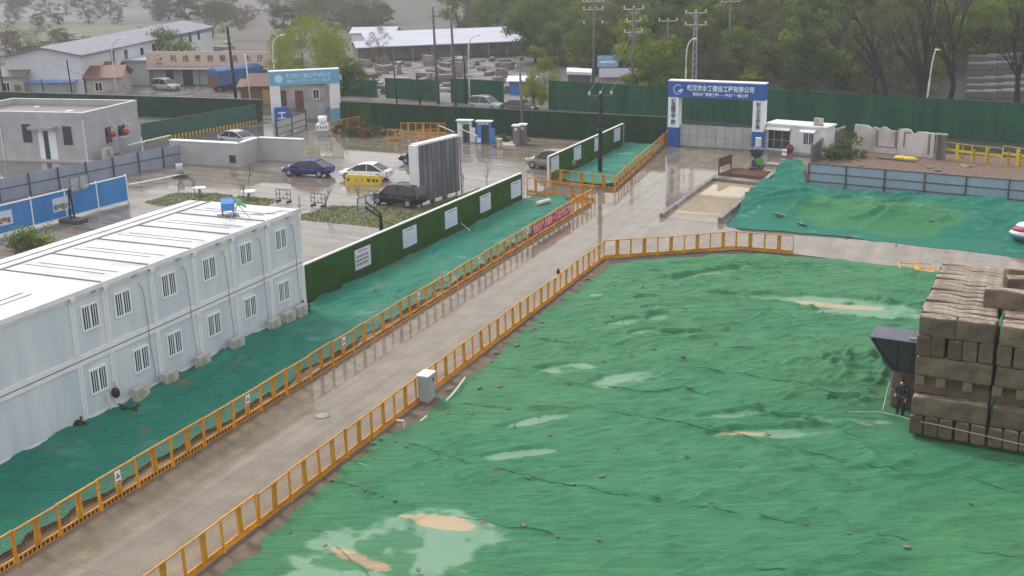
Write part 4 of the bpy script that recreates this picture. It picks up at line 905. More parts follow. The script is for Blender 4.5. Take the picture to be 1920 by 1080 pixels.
b = MB(); b.box(-.27, -.23, .1, 2.5, .801, 1.399); b.build('spray_panel', mat('rust_panel', (.12, .05, .045), .6), t)
q = at(1418, 321); t = thing('fog_cannon', 'green and black dust spraying cannon on a trolley by the blue gate', 'fog cannon', q, ca+.3)
b = MB(); b.box(-.5, .5, -.9, .9, .35, .5); b.box(-.4, .4, -.2, .8, .501, 1.0); b.build('trolley', K['dgrey'], t)
for x in (-.5, .5):
    for y in (-.7, .7): b = MB(); b.cyl((x-.06, y, .25), (x+.06, y, .25), .25, n=12); b.build('wheel', K['black'], t)
b = MB(); b.hexa([(-.35, -.1, 1.3), (.35, -.1, 1.3), (.35, .5, 1.3), (-.35, .5, 1.3), (-.65, -.5, 2.0), (.65, -.5, 2.0), (.65, .7, 2.0), (-.65, .7, 2.0)]); b.build('hopper', K['dgrey'], t)
b = MB(); b.cyl((0, .3, 1.0), (0, .3, 1.3), .25, n=10); b.build('swivel', K['black'], t)
b = MB(); b.cyl((.35, -.75, 1.0), (.1, .2, .95), .34, .28, n=16); b.build('fan_barrel', K['green'], t)
b = MB(); b.box(-.3, .3, .0, .3, 2.002, 2.15, 0); b.obox((.05, .15, 2.6), .5, .12, .8, .1, 1, .3); b.build('control_box', [K['grey'], K['signwhite']], t)
b = MB(); b.tube([(.4, -.6, .6), (.7, -1.0, .3), (.9, -1.6, .06), (.6, -2.2, .04)], .06, 6); b.build('hose', mat('red_hose', (.3, .07, .04), .5), t)
for i, (x, y, w_, l_) in enumerate(((1440, 325, .5, .9), (1458, 327, .5, 1.0))):
    q = at(x, y); b = MB(); b.ball((0, 0, .14), l_*.6, w_*.6, .18, 10, 6); o = b.build('sandbag', K['pvc'], loc=q, smooth=True); tag(o, ['pale sack lying next to the dust cannon', 'pale sack lying at the top of the green mound'][i], 'sack')
q = at(1462, 312); b = MB(); b.obox((0, 0, .12), 2.6, 1.1, .22, ca); o = b.build('concrete_slab', K['concrete'], loc=q); tag(o, 'pale concrete slab on the ground below the guard cabin', 'slab')
# ------------------------------------------------------------------ broken white wall, curved revetment, tarp
b0, b1 = at(1598, 281), at(1750, 297); ba = ang2(b0, b1); bl = (b1-b0).length; t = thing('broken_wall', 'dirty white wall with broken top edge on the dirt', 'wall', b0, ba)
k = bl/153.; K['rib'] = mat('grey_rib', (.2, .17, .15), .7)
def bp(pts): return [(x*k, z) for x, z in pts]
for out in ([(0, 0), (84, 0), (84, 2.25), (80, 2.2), (70, 2.2), (62, 2.45), (56, 2.5), (48, 2.3), (38, 2.4), (34, 2.25), (28, 2.45), (20, 2.5), (2, 2.5)], [(85, 0), (151, 0), (151, 2.3), (132, 2.35), (120, 2.3), (113, 2.05), (107, 2.45), (98, 2.5), (86, 2.4)]):
    b = MB(); b.vprism(bp(out), 0, .22); b.build('wall_panel', mat('dirty_white_wall', (0.62, 0.58, 0.57), .7, (0.40, .36, .335), .8, stretch=(1, 1, .35), contrast=(.42, .72), bump=.2), t)
for x0, x1, z0, z1 in ((44, 48, .6, 2.1), (48, 80, .55, .65), (80, 84, .6, 2.2), (96, 99, .8, 2.2), (99, 110, 2.1, 2.2), (141, 145, .3, 2.2)): b = MB(); b.box(x0*k, x1*k, -.03, -.002, z0, z1); b.build('rib', K['rib'], t)
for i, (x, y) in enumerate(((1757, 299), (1766, 300))):
    b = MB(); b.box(-.22, .22, -.2, .2, 0, 2.3, 0); b.box(-.3, .3, -.28, .28, 2.302, 2.4, 1); o = b.build('pillar', [K['wood'], K['grey']], loc=at(x, y)); tag(o, ['dark weathered pillar at the end of the broken wall', 'dark weathered pillar next to the yellow guard rail'][i], 'pillar')
t = thing('retaining_wall', 'curved weathered revetment wall behind the guard cabin', 'wall', (0, 0, 0)); pts = [at(*q) for q in ((1522, 304), (1535, 295), (1550, 286), (1565, 278), (1582, 273))]
b = MB()
for p, q in zip(pts[:-1], pts[1:]):
    n_ = Vector((-(q-p).y, (q-p).x, 0)).normalized()*.15; b.hexa([p, q, q+n_, p+n_, p+Vector((0, 0, 1.5)), q+Vector((0, 0, 1.75)), q+n_+Vector((0, 0, 1.75)), p+n_+Vector((0, 0, 1.5))])
b.build('wall', K['wood'], t); b = MB(); b.tube([p+Vector((0, 0, 1.6+.06*i)) for i, p in enumerate(pts)], .13, 6); b.build('coping', K['concrete'], t)
q = at(1697, 299); b = MB(); r = random.Random(4); b.ball((-.35, 0, .12), .75, .38, .22, 12, 6); b.ball((.55, -.1, .12), .7, .36, .24, 12, 6); o = b.build('tarpaulin', K['yellow'], loc=q, smooth=True, rz=ba); tag(o, 'bright yellow crumpled tarpaulin on the ground below the broken wall', 'tarpaulin')
b = MB(); b.obox((0, 0, .1), 3.6, .25, .15, ba+.05); o = b.build('plank', K['wood'], loc=at(1680, 301)); tag(o, 'dark plank lying under the yellow tarpaulin', 'plank')
# striped bag at the right edge
q = at(1938, 452, .25); t = thing('woven_bag', 'bulging red white and blue striped woven bag on the green mound', 'bag', q, -.5)
for i, (z, s, m) in enumerate(((.25, 1.0, 'tarp'), (.5, 1.06, 'signwhite'), (.72, .98, 'banner'), (.98, .8, 'signwhite'))): b = MB(); b.ball((0, 0, z), 1.5*s, .75*s, .34, 14, 6); b.build('stripe', K[m], t, True)
# ------------------------------------------------------------------ cabinet, pipes, manhole, banner
q0, q1 = at(790, 757), at(813, 742); t = thing('cable_cabinet', 'light grey electrical cabinet standing behind the right road barrier', 'cabinet', at(801, 752), ROAD_RZ)
b = MB(); b.box(-.35, .35, -.25, .25, .1, 1.3); b.build('casing', K['grey'], t)
b = MB(); b.box(-.4, .4, -.3, .3, 1.302, 1.36); b.build('lid', K['signwhite'], t)
b = MB(); b.box(-.3, .3, -.262, -.252, .2, 1.25); d_ = b.build('door', mat('cabinet_door', (.34, .35, .37), .45), t); b = MB(); b.box(.12, .2, -.285, -.263, .95, 1.12); b.build('lock', K['black'], d_)
b = MB(); b.box(-.3, .3, -.2, .2, 0, .098); b.build('plinth', K['concrete'], t)
for i, (pts, lab) in enumerate((([(872, 708, .25), (858, 727, .25), (846, 742, .15), (836, 752, .05)], 'long white plastic pipe lying in the soil behind the cable cabinet'), ([(744, 788, .5), (757, 789, .5), (758, 795, .35), (758, 806, .02)], 'short white pipe bend sticking out under the right barrier'), ([(800, 780, .05), (788, 790, .08)], 'short pale pipe stub in the soil beside the cabinet'), ([(672, 868, .06), (794, 908, .06)], 'thin pale green stick lying on the net below the road'))):
    b = MB(); b.tube([at(x, y, z) for x, y, z in pts], .045 if i < 3 else .02, 7); o = b.build('pipe' if i < 3 else 'stick', K['pvc'] if i < 3 else mat('pale_green_stick', (.3, .5, .38), .5)); tag(o, lab, 'pipe' if i < 3 else 'stick')
q = at(604, 780); t = thing('manhole_cover', 'round grey manhole cover in the wet road', 'manhole', (q.x, q.y, .012), ROAD_RZ); b = MB(); b.lathe([(.36, 0), (.36, .012), (.33, .016)], n=24); b.build('frame', K['dgrey'], t); b = MB(); b.cyl((0, 0, .0165), (0, 0, .02), .31, n=24); b.build('lid', K['concrete'], t)
a, c = at(994, 440), at(1066, 393); ban = thing('banner', 'red banner with pale characters hung on the left road barrier', 'banner', (0, 0, 0)); u0, u1 = (a-Vector(rp(0, 0)+(0,))).dot(RD), 0
s0, z0 = on_plane(994, 452, (*A0, 0), ang2(A0, A1)); s1, z1 = on_plane(1068, 405, (*A0, 0), ang2(A0, A1)); ban.location = (*A0, 0); ban.rotation_euler = (0, 0, ang2(A0, A1))
b = MB()
n = 24
for i in range(n):
    x0, x1 = s0+(s1-s0)*i/n, s0+(s1-s0)*(i+1)/n; y0, y1 = -.1+.015*math.sin(i*1.7), -.1+.015*math.sin(i*1.7+1.7); b.hexa([(x0, y0, .42), (x1, y1, .42), (x1, y1+.008, .42), (x0, y0+.008, .42), (x0, y0, 1.16), (x1, y1, 1.16), (x1, y1+.008, 1.16), (x0, y0+.008, 1.16)])
b.build('cloth', K['banner'], ban)
text('lettering', '安全生产 质量第一 建设文明工地', .6, K['bannertext'], ban, ((s0+s1)/2, -.13, .79), .015, width=(s1-s0)*.93)
b = MB(); b.cyl(at(1005, 382, .35), at(1030, 375, .35), .16, n=12); o = b.build('drain_pipe', K['pvc']); tag(o, 'thick pale pipe section lying on the teal net near the wall end', 'pipe')
q = at(883, 428); b = MB(); b.cyl(at(864, 418, .55), at(882, 433, .25), .03, n=6); o = b.build('pole_stick', K['pvc']); o.name = 'stick'; tag(o, 'pale stick leaning out of the teal net below the long green wall', 'stick')
q = at(1048, 512); b = MB(); b.ball((0, 0, 1.25), .1, .08, .2, 8, 6); o = b.build('glove', K['black'], loc=at(1047, 548), smooth=True); tag(o, 'black glove stuck on top of the right road barrier', 'glove')
b = MB(); b.cyl(at(412, 785, .1), at(420, 762, .5), .03, n=6); o = b.build('stick', K['dgrey']); tag(o, 'thin dark stick leaning behind the left road barrier', 'stick')
# ------------------------------------------------------------------ vehicles
def car(label, colr, loc, rz, kind='sedan', z=0.0, name='parked_car', cat='car'):
    r = thing(name, label, cat, (loc[0], loc[1], z), rz)
    pm = mat('car_paint', colr, .22, spec=.35); suv = kind == 'suv'
    L, Wd, bt, ht_ = (4.65, .92, .98, 1.72) if suv else (4.75, .9, .9, 1.46); hb = .98 if suv else .86
    # lower body: rings along x, nose at +x
    st = [(-L/2, .72, .42, bt-.12), (-L/2+.12, .86, .3, bt), (-L/2+.9, .98, .24, bt+.02), (-.2, 1.0, .22, bt), (.9, 1.0, .22, hb+.06), (L/2-.9, .98, .24, hb), (L/2-.25, .9, .28, hb-.12), (L/2-.04, .74, .34, hb-.27)]
    b = MB(); vs = []; n = 8
    for x, w, z0, z1 in st:
        w *= Wd; zm = z0+(z1-z0)*.55
        vs += [(x, -w*.86, z0), (x, -w, z0+.12), (x, -w, zm), (x, -w*.9, z1), (x, w*.9, z1), (x, w, zm), (x, w, z0+.12), (x, w*.86, z0)]
    fs = [(i*n+k, (i+1)*n+k, (i+1)*n+(k+1) % n, i*n+(k+1) % n) for i in range(len(st)-1) for k in range(n)]
    fs += [tuple(range(n)), tuple(reversed(range((len(st)-1)*n, len(st)*n)))]; b.add(vs, fs); body = b.build('body', pm, r, True)
    if suv: pr = [(-L/2+.10, bt-.02), (-L/2+.22, bt+.42), (-L/2+.45, ht_-.06), (-1.0, ht_), (-.1, ht_-.01), (.42, ht_-.10), (.85, bt+.34), (1.28, bt-.03)]
    else: pr = [(-L/2+.35, bt-.02), (-L/2+.85, bt+.25), (-L/2+1.35, ht_-.07), (-.55, ht_), (.0, ht_-.02), (.42, ht_-.12), (.95, bt+.24), (1.45, bt-.05)]
    wb, wt = Wd*.93, Wd*.70
    def hw(z): return wb+(wt-wb)*max(0, min(1, (z-bt)/(ht_-bt)))
    g = MB(); n = len(pr); vs = [(x, -hw(z), z) for x, z in pr]+[(x, hw(z), z) for x, z in pr]
    g.add(vs, [tuple(range(n)), tuple(reversed(range(n, 2*n)))]+[(k, n+k, n+k+1, k+1) for k in range(n-1)]); g.build('windows', K['glass'], r)
    f = MB(); top = [(pr[2][0]-.05, pr[2][1]+.0), pr[2], pr[3], pr[4], pr[5], (pr[5][0]+.06, pr[5][1]-.02)]; n2 = len(top)
    vs = [(x, -hw(z)-.02, z-.02) for x, z in top]+[(x, -hw(z)*.86, z+.035) for x, z in top]+[(x, hw(z)*.86, z+.035) for x, z in top]+[(x, hw(z)+.02, z-.02) for x, z in top]
    f.add(vs, [(q*n2+k, q*n2+k+1, (q+1)*n2+k+1, (q+1)*n2+k) for q in range(3) for k in range(n2-1)]); f.build('roof', pm, r, True)
    xf0, xf1 = pr[7][0], pr[5][0]; xr0, xr1 = pr[0][0], pr[2][0]; zt = ht_-.08
    for s in (-1, 1):                                               # pillars
        for (xa, xb) in ((xf0, xf1), (xr0, xr1)):
            p = MB(); p.cyl((xa, s*(wb-.01), bt-.04), (xb, s*(wt+.04), zt), .05, n=5); p.build('pillar', pm, r)
        xm = -.45; p = MB(); p.cyl((xm, s*(wb-.01), bt-.02), (xm, s*(wt+.03), zt), .035, n=5); p.build('pillar', pm, r)
    R = .36 if suv else .33
    for x in (-L/2+.85, L/2-.9):
        for s in (-1, 1):
            w = MB(); w.lathe([(R*.6, -.1), (R*.96, -.11), (R, -.06), (R, .06), (R*.96, .11), (R*.6, .1)], n=18); me = w.mesh('wheel', K['black'], True); me.transform(Matrix.Rotation(math.pi/2, 4, 'X')); wo = link('wheel', me, r, (x, s*(Wd-.09), R))
            w = MB(); w.cyl((0, s*.06, 0), (0, s*.115, 0), R*.62, R*.58, n=12); 
            for k in range(5): a = k*2*math.pi/5; w.obox((R*.3*math.cos(a), s*.12, R*.3*math.sin(a)), .05, .02, .05)
            w.build('rim', K['silver'], wo)
    for s in (-1, 1):
        b = MB(); b.ball((L/2-.2, s*Wd*.68, hb-.2), .16, .16, .09, 8, 5); b.build('headlight', K['signwhite'], r, True)
        b = MB(); b.ball((-L/2+.06, s*Wd*.7, bt-.18), .08, .18, .1, 8, 5); b.build('taillight', K['red'], r, True)
        b = MB(); b.obox((.85, s*(Wd+.1), bt+.02), .16, .2, .12); b.build('mirror', pm, r)
        for x in (.15, -.85): b = MB(); b.obox((x, s*(Wd*1.0+.004), bt-.2), .2, .02, .03); b.build('handle', K['silver'], r)
    for x, m_ in ((L/2-.035, K['blue']), (-L/2-.005, K['blue'])): b = MB(); b.box(x-.01, x+.02, -.22, .22, .40 if x > 0 else .62, .52 if x > 0 else .74); b.build('number_plate', m_, r)
    b = MB(); b.box(L/2-.06, L/2-.03, -.35, .35, .56, .66); b.build('grille', K['black'], r)
    if suv:
        for s in (-1, 1): b = MB(); b.tube([(-1.3, s*wt*.95, ht_+.0), (-1.2, s*wt*.95, ht_+.06), (.2, s*wt*.95, ht_+.06), (.3, s*wt*.95, ht_-.02)], .02, 5); b.build('roof_rail', K['silver'], r)
    return r
def car_px(label, colr, rear, front, kind='sedan', back=.9, **k):
    """set down by the two lower ends of its near side"""
    a, b = at(*rear), at(*front); d = (b-a).normalized(); n = Vector((-d.y, d.x, 0)); n = n if n.y > 0 else -n; c = (a+b)/2+n*back
    return car(label, colr, (c.x, c.y), math.atan2(d.y, d.x), kind, **k)
car_px('dark navy sedan parked on the wet yard left of the white car', (.012, .019, .14), (612, 334), (528, 330))
car_px('white sedan parked behind the yellow water barrier', (.8, .8, .82), (720, 341), (637, 337))
car_px('black off-road car parked beside the large billboard', (.008, .008, .010), (776, 392), (696, 383), 'suv')
car_px('black car half hidden behind the far side of the billboard', (.01, .01, .012), (832, 311), (744, 307))
car_px('beige sport utility car behind the end of the shorter green wall', (.27, .235, .2), (1068, 323), (979, 314), 'suv')
car('pale grey car passing on the outer road behind the dark green fence', (.36, .40, .38), at(912, 206)[:2], math.atan2(fd.y, fd.x), 'suv')
car('dark grey car following on the outer road near the gap in the hoarding', (.08, .08, .09), at(975, 209)[:2], math.atan2(fd.y, fd.x))
car_px('silver hatchback parked in front of the driving school office', (.4, .41, .4), (282, 169), (326, 172), 'suv', back=.9)
car('silver car parked behind the small flat-roofed building', (.42, .43, .45), at(447, 270)[:2], math.atan2(fd.y, fd.x))
car('white car at the left picture edge near the grey house', (.6, .6, .6), at(-30, 352)[:2], -.35)
q = at(402, 172); a = math.radians(52); t = thing('covered_truck', 'truck with blue tarpaulin cover beside the driving school office', 'truck', q, a)
b = MB(); b.hexa([(0, -1.3, .95), (8.6, -1.3, .95), (8.6, 1.3, .95), (0, 1.3, .95), (0, -1.25, 3.0), (8.6, -1.25, 3.0), (8.6, 1.25, 3.0), (0, 1.25, 3.0)]); b.hexa([(0, -1.25, 3.0), (8.6, -1.25, 3.0), (8.6, 1.25, 3.0), (0, 1.25, 3.0), (.1, -.5, 3.35), (8.5, -.5, 3.4), (8.5, .5, 3.4), (.1, .5, 3.35)]); b.build('tarpaulin', K['tarp'], t)
b = MB(); b.box(-.03, -.002, -1.28, 1.28, .8, 2.4); b.build('tailgate', K['rust'], t)
b = MB(); b.box(0, 11, -.45, .45, .6, .94); b.build('chassis', K['dgrey'], t)
b = MB(); b.hexa([(9.0, -1.2, .6), (11.0, -1.2, .6), (11.0, 1.2, .6), (9.0, 1.2, .6), (9.0, -1.15, 3.0), (10.8, -1.15, 3.0), (10.8, 1.15, 3.0), (9.0, 1.15, 3.0)]); b.build('cab', K['blueroof'], t)
for x in (1.2, 2.4, 9.6):
    for s in (-1.1, 1.1): b = MB(); b.cyl((x, s-.15, .5), (x, s+.15, .5), .5, n=14); b.build('wheel', K['black'], t)
# ------------------------------------------------------------------ things standing in the yard
a, c = at(647, 346), at(712, 349); L = (c-a).length; t = thing('water_barrier', 'yellow box barrier with dark print in front of the white sedan', 'barrier', a, ang2(a, c))
b = MB(); b.hexa([(0, 0, 0), (L, 0, 0), (L, .5, 0), (0, .5, 0), (.06, .12, .85), (L-.06, .12, .85), (L-.06, .38, .85), (.06, .38, .85)]); b.build('shell', K['yellow'], t)
b = MB(); [b.obox((L*x, .06, .45), w, .03, .25, 0, 0, -.14) for x, w in ((.1, .2), (.3, .05), (.5, .05), (.68, .3), (.82, .2), (.92, .2))]; b.build('print', K['ink'], t)
# billboard seen from behind
a, c = at(777, 389), at(862, 363); L = (c-a).length; t = thing('billboard', 'large weathered billboard seen from behind with white left end', 'billboard', a, ang2(a, c))
b = MB(); b.box(.6, L, -.05, .55, .25, 4.75); b.build('back_panel', K['weather'], t)
b = MB()
for k in range(1, 9): x = .6+(L-.6)*k/9; b.box(x-.02, x+.02, -.09, -.051, .25, 4.74)
for z in (.9, 2.2, 3.5): b.box(.6, L, -.075, -.0515, z, z+.05)
b.build('rib', mat('billboard_rib', (.10, .105, .12), .5), t)
b = MB(); b.box(.3, .598, -.15, .6, .0, 4.82); b.build('end_column', K['white'], t)
b = MB(); b.box(.599, L+.1, -.1, .6, 4.752, 4.9); b.build('cap', K['white'], t)
b = MB()
for k in range(5): b.box(L+.12, L+.2, -.05, .55, .6+k*.95, .66+k*.95)
b.box(L+.201, L+.27, -.08, .02, 0, 4.7); b.box(L+.201, L+.27, .5, .6, 0, 4.7); b.build('side_lattice', K['silver'], t)
b = MB(); [b.box(x, x+.12, 0, .5, 0, .248) for x in (.9, 2.6, 4.2)]; b.build('footing', K['concrete'], t)
# red and white plastic crowd barriers, bollard
cb = thing('crowd_barrier', 'x', 'barrier')
b = MB(); [b.cyl((-.7, 0, z), (.7, 0, z), .035, n=6) for z in (.25, .62, 1.0)]; b.build('rail', K['rust'], cb)
b = MB(); [b.cyl((x, 0, .25), (x, 0, 1.0), .03, n=6) for x in (-.69, -.35, 0, .35, .69)]; b.build('upright', K['rust'], cb)
for x in (-.5, .5): b = MB(); b.box(x-.06, x+.06, -.3, .3, 0, .12); b.build('foot', K['black'], cb)
b = MB(); b.box(-.2, .2, -.04, -.036, .5, .85); b.build('plate', K['signwhite'], cb)
place(cb, True, at(532, 378), -.4, 'dark red plastic crowd barrier left of the small bollard', 'crowd barriers in the yard'); place(cb, False, at(597, 386), -.5, 'dark red plastic crowd barrier right of the small bollard next to the bare shrub', 'crowd barriers in the yard')
b = MB(); b.lathe([(.16, 0), (.16, .05), (.09, .06), (.08, .75), (.04, .8)], n=12); o = b.build('bollard', mat('bollard_paint', (.42, .36, .3), .5), loc=at(561, 384), smooth=True); tag(o, 'small pale bollard between the two crowd barriers', 'bollard')
def hoop(q, rz, label, s=1.0, glass=True):
    t = thing('basketball_hoop', label, 'basketball hoop', q, rz)
    b = MB(); b.box(-.6, .6, -.9, .9, 0, .3); b.build('base', K['dgrey'], t)
    b = MB(); b.cyl((-.25, 0, .3), (-.1, 0, 2.6), .07, n=6); b.cyl((.25, .1, .3), (.0, 0, 2.6), .07, n=6); b.build('post', K['black'], t)
    b = MB(); b.cyl((0, 0, 2.3), (0, -1.1, 2.85), .07, n=6); b.cyl((0, 0, 2.6), (0, -1.1, 3.25), .05, n=6); b.build('arm', K['black'], t)
    b = MB(); b.box(-.9, .9, -1.14, -1.12, 2.6, 3.65); bb = b.build('backboard', mat('clear_board', (.5, .52, .55), .1, alpha=.35), t)
    b = MB()
    for x0, x1, z0, z1 in ((-.9, .9, 2.57, 2.6), (-.9, .9, 3.65, 3.69), (-.93, -.9, 2.57, 3.69), (.9, .93, 2.57, 3.69), (-.02, .02, 2.601, 3.649), (-.9, .9, 2.9, 2.93)): b.box(x0, x1, -1.16, -1.10, z0, z1)
    b.build('board_frame', K['dgrey'], bb)
    b = MB()
    for k in range(12): a0, a1 = 2*math.pi*k/12, 2*math.pi*(k+1)/12; b.cyl((.23*math.cos(a0), -1.4+.23*math.sin(a0), 2.75), (.23*math.cos(a1), -1.4+.23*math.sin(a1), 2.75), .012, n=5)
    b.build('rim', K['rust'], t)
hoop(at(138, 417), math.radians(65), 'black basketball hoop with clear backboard before the blue panel wall')
hoop(at(716, 470), math.radians(240), 'black basketball hoop rising behind the long green wall by the grass')
# blue panel wall with pictures
a, c = at(-150, 484), at(241, 380); L = (c-a).length; t = thing('panel_wall', 'blue panel wall with white posts beside the flooded yard', 'panel wall', a, ang2(a, c)); n = round(L/2.95); s = L/n
for i in range(n):
    b = MB(); b.box(i*s+.05, (i+1)*s-.05, -.02, .02, .22, 2.2); b.build('panel', K['pblue'], t)
    for z in (.14, 2.2): b = MB(); b.box(i*s+.052, (i+1)*s-.052, -.05, .05, z, z+.08); b.build('rail', K['signwhite'], t)
for i in range(n+1): b = MB(); b.box(i*s-.05, i*s+.05, -.06, .06, 0, 2.36); b.build('post', K['signwhite'], t)
pa = ang2(a, c)
for i, (q, lab) in enumerate((((97, 377, 133, 395), 'landscape poster on the blue panel wall behind the basketball hoop'), ((-18, 403, 25, 425), 'reddish photo poster on the blue panel wall at the left edge'))):
    s0, z1 = on_plane(q[0], q[1], a, pa); s1, z0 = on_plane(q[2], q[3], a, pa); d = Vector((math.cos(pa), math.sin(pa), 0)); nn = Vector((math.sin(pa), -math.cos(pa), 0))
    t = thing('poster', lab, 'poster', a+d*s0+nn*.03+Vector((0, 0, .75)), pa); b = MB(); b.box(0, s1-s0, -.03, 0, 0, 1.05); b.build('sheet', K['poster'], t)
    b = MB(); r = random.Random(i+5)
    for k in range(14): x = r.uniform(.08, s1-s0-.4); b.box(x, x+r.uniform(.15, .35), -.036-.0004*k, -.031, .08+r.uniform(0, .3), .45+r.uniform(0, .12), k % 2)
    b.build('print', [mat('print_green', (.12, .2, .1), .5) if i == 0 else mat('print_brown', (.3, .12, .1), .5), mat('print_grey', (.3, .3, .33), .5)], t)
# grey house with red lanterns
p0 = at(167, 303); p1 = at(265, 273); pl = at(-60, 287); ha = ang2(p0, p1); d1 = (p1-p0).normalized(); d2 = Vector((-d1.y, d1.x, 0)); HH = 4.5
LW = (p1-p0).length; LB = 15.0; house = thing('grey_house', 'grey flat roofed house with slit windows and white parapet edge', 'house', p0, ha)
b = MB(); b.box(0, LW, 0, LB, 0, HH-.35); b.build('wall', K['wall'], house)
b = MB()
for x0, x1, y0, y1 in ((-.03, LW+.03, -.03, .22), (-.03, LW+.03, LB-.2, LB+.03), (-.03, .22, .221, LB-.201), (LW-.2, LW+.03, .221, LB-.201)): b.box(x0, x1, y0, y1, HH-.349, HH+.25, 0); b.box(x0-.01, x1+.01, y0-.01, y1+.01, HH+.252, HH+.31, 1)
b.build('parapet', [K['wall'], K['white']], house)
b = MB(); b.box(.225, LW-.205, .225, LB-.205, HH-.348, HH-.3); b.build('roof', mat('wet_roof', (.17, .13, .125), .3, (.12, .1, .1), .6), house)
b = MB(); b.box(2, 3, 3, 3.6, HH-.299, HH+.1); b.box(4, 4.5, 8, 8.5, HH-.299, HH+.2); b.build('roof_vent', K['white'], house)
def onface(px, py): return on_plane(px, py, p0, ha)
lf = ang2(p0, p0+d2)
def leftface(px, py):
    s_, z_ = on_plane(px, py, p0, lf); return s_, z_
for q in ((45, 233, 57, 267), (121, 237, 133, 272)):
    s0, z1 = leftface(q[2], q[1]); s1, z0 = leftface(q[0], q[3]); b = MB(); b.box(-.02, .02, s0, s1, z0, z1); w_ = b.build('window', K['glass'], house); b = MB(); b.box(-.04, -.021, s0-.05, s0, z0, z1); b.box(-.04, -.021, s1, s1+.05, z0, z1); b.build('frame', K['grey'], w_)
s0, z1 = leftface(103, 245); s1, z0 = leftface(76, 286); b = MB(); b.box(-.03, .03, s0, s1, 0.02, z1); dd = b.build('door', K['signwhite'], house); b = MB(); b.box(-.045, -.031, s0+(s1-s0)*.42, s0+(s1-s0)*.7, .02, z1-.05); b.build('opening', K['glass'], dd)
b = MB(); b.box(-.9, -.002, s0-.3, s1+.5, z1+.15, z1+.45); b.build('canopy', K['grey'], house)
for px in (160, 4): s_, z_ = leftface(px, 260); b = MB(); b.cyl((-.08, max(s_, .1), 0), (-.08, max(s_, .1), HH-.4), .06, n=6); b.build('downpipe', K['white'], house)
for q in ((196, 240, 210, 266), (220, 237, 236, 262)):
    s0, z1 = onface(q[0], q[1]); s1, z0 = onface(q[2], q[3]); b = MB(); b.box(s0, s1, -.02, .02, z0, z1); w_ = b.build('window', K['glass'], house); b = MB(); b.box(s0, s1, -.04, -.021, z0-.06, z0); b.box(s0, s1, -.04, -.021, z1, z1+.05); b.box((s0+s1)/2-.03, (s0+s1)/2+.03, -.04, -.021, z0, z1); b.build('frame', K['grey'], w_)
    b = MB(); b.cyl(((s0+s1)/2, -1.2, z1-.1), ((s0+s1)/2, -.02, z1+.9), .03, n=5); b.build('stay_rod', K['white'], house)
    t = thing('red_lantern', 'round red lantern hanging before the %s window of the grey house' % ('left' if q[0] < 200 else 'right'), 'lantern', house.matrix_world @ Vector((0, 0, 0)), 0, 'red lanterns on the grey house')
    P = p0+d1*((s0+s1)/2)-d2*.45; t.location = (P.x, P.y, z1-1.0); b = MB(); b.ball((0, 0, .35), .42, .42, .34, 12, 7); b.build('globe', K['red'], t, True); b = MB(); b.cyl((0, 0, .68), (0, 0, .75), .16, n=10); b.cyl((0, 0, 0), (0, 0, .06), .16, n=10); b.build('collar', K['yellow'], t); b = MB(); b.cyl((0, 0, .75), (0, 0, 1.3), .012, n=4); b.build('cord', K['black'], t)
for i, (x, y, z, lab) in enumerate(((203, 300, 0, 'air conditioner unit on the ground under the lantern windows of the grey house'), (16, 291, 0, 'air conditioner unit on the left front of the grey house'))):
    o = place(acp, False, at(x, y), ha if i == 0 else ha-1.57, lab, 'air conditioners by the grey house', (1.5, 1.5, 1.7))
b = MB(); b.box(-.45, .45, -.35, .35, 0, 1.9); o = b.build('steel_cabinet', K['grey'], loc=at(236, 291), rz=ha); tag(o, 'tall grey cabinet at the right corner of the grey house', 'cabinet')
o = MB().box(-.9, -.002, -1, LB, 0, .14).build('doorstep', K['cream'], loc=p0, rz=ha); tag(o, 'tan step along the front of the grey house', 'step')
# folding sliding gate beside it
t = thing('sliding_gate', 'folded silver sliding gate between the grey house and the sheet fence', 'gate', at(243, 298), ang2(at(243, 298), at(322, 278))); L = (at(322, 278)-at(243, 298)).length
for k in range(12):
    x = k*L/12; b = MB(); b.cyl((x, -.2, .1), (x+L/12, -.2, 1.2), .03, n=5); b.cyl((x+L/12, .2, .1), (x, .2, 1.2), .03, n=5); b.cyl((x, -.2, .05), (x, -.2, 1.35), .035, n=5); b.cyl((x, .2, .05), (x, .2, 1.35), .035, n=5); b.build('lattice', K['silver'], t)
b = MB(); b.box(0, L, -.21, .21, 1.352, 1.39); b.build('top_rail', K['silver'], t)
# low walled enclosure with white coping
cw = [at(317, 262, 2.25), at(446, 268.5, 2.25), at(484, 257, 2.25), at(567, 260.5, 2.25)]
t = thing('yard_enclosure', 'grey walled enclosure with white coping and one small window in the flooded yard', 'enclosure', (cw[1].x, cw[1].y, 0), 0); o0 = Vector((cw[1].x, cw[1].y, 0))
for k in range(3):
    p, q = cw[k]-o0-Vector((0, 0, 2.25)), cw[k+1]-o0-Vector((0, 0, 2.25)); d = (q-p).normalized(); n_ = Vector((-d.y, d.x, 0)); n_ = n_ if n_.y > 0 else -n_
    if k == 1: p = p+d*.302; q = q-d*.002
    b = MB(); up_ = Vector((0, 0, 2.15)); w_ = n_*.3; b.hexa([p, q, q+w_, p+w_, p+up_, q+up_, q+w_+up_, p+w_+up_]); b.build('wall', K['wall'], t)
    b = MB(); p, q = p-n_*.08, q-n_*.08; w_ = n_*(.75 if k == 0 else .46); z0, z1 = Vector((0, 0, 2.152)), Vector((0, 0, 2.25)); b.hexa([p+z0, q+z0, q+w_+z0, p+w_+z0, p+z1, q+z1, q+w_+z1, p+w_+z1]); b.build('coping', K['signwhite'], t)
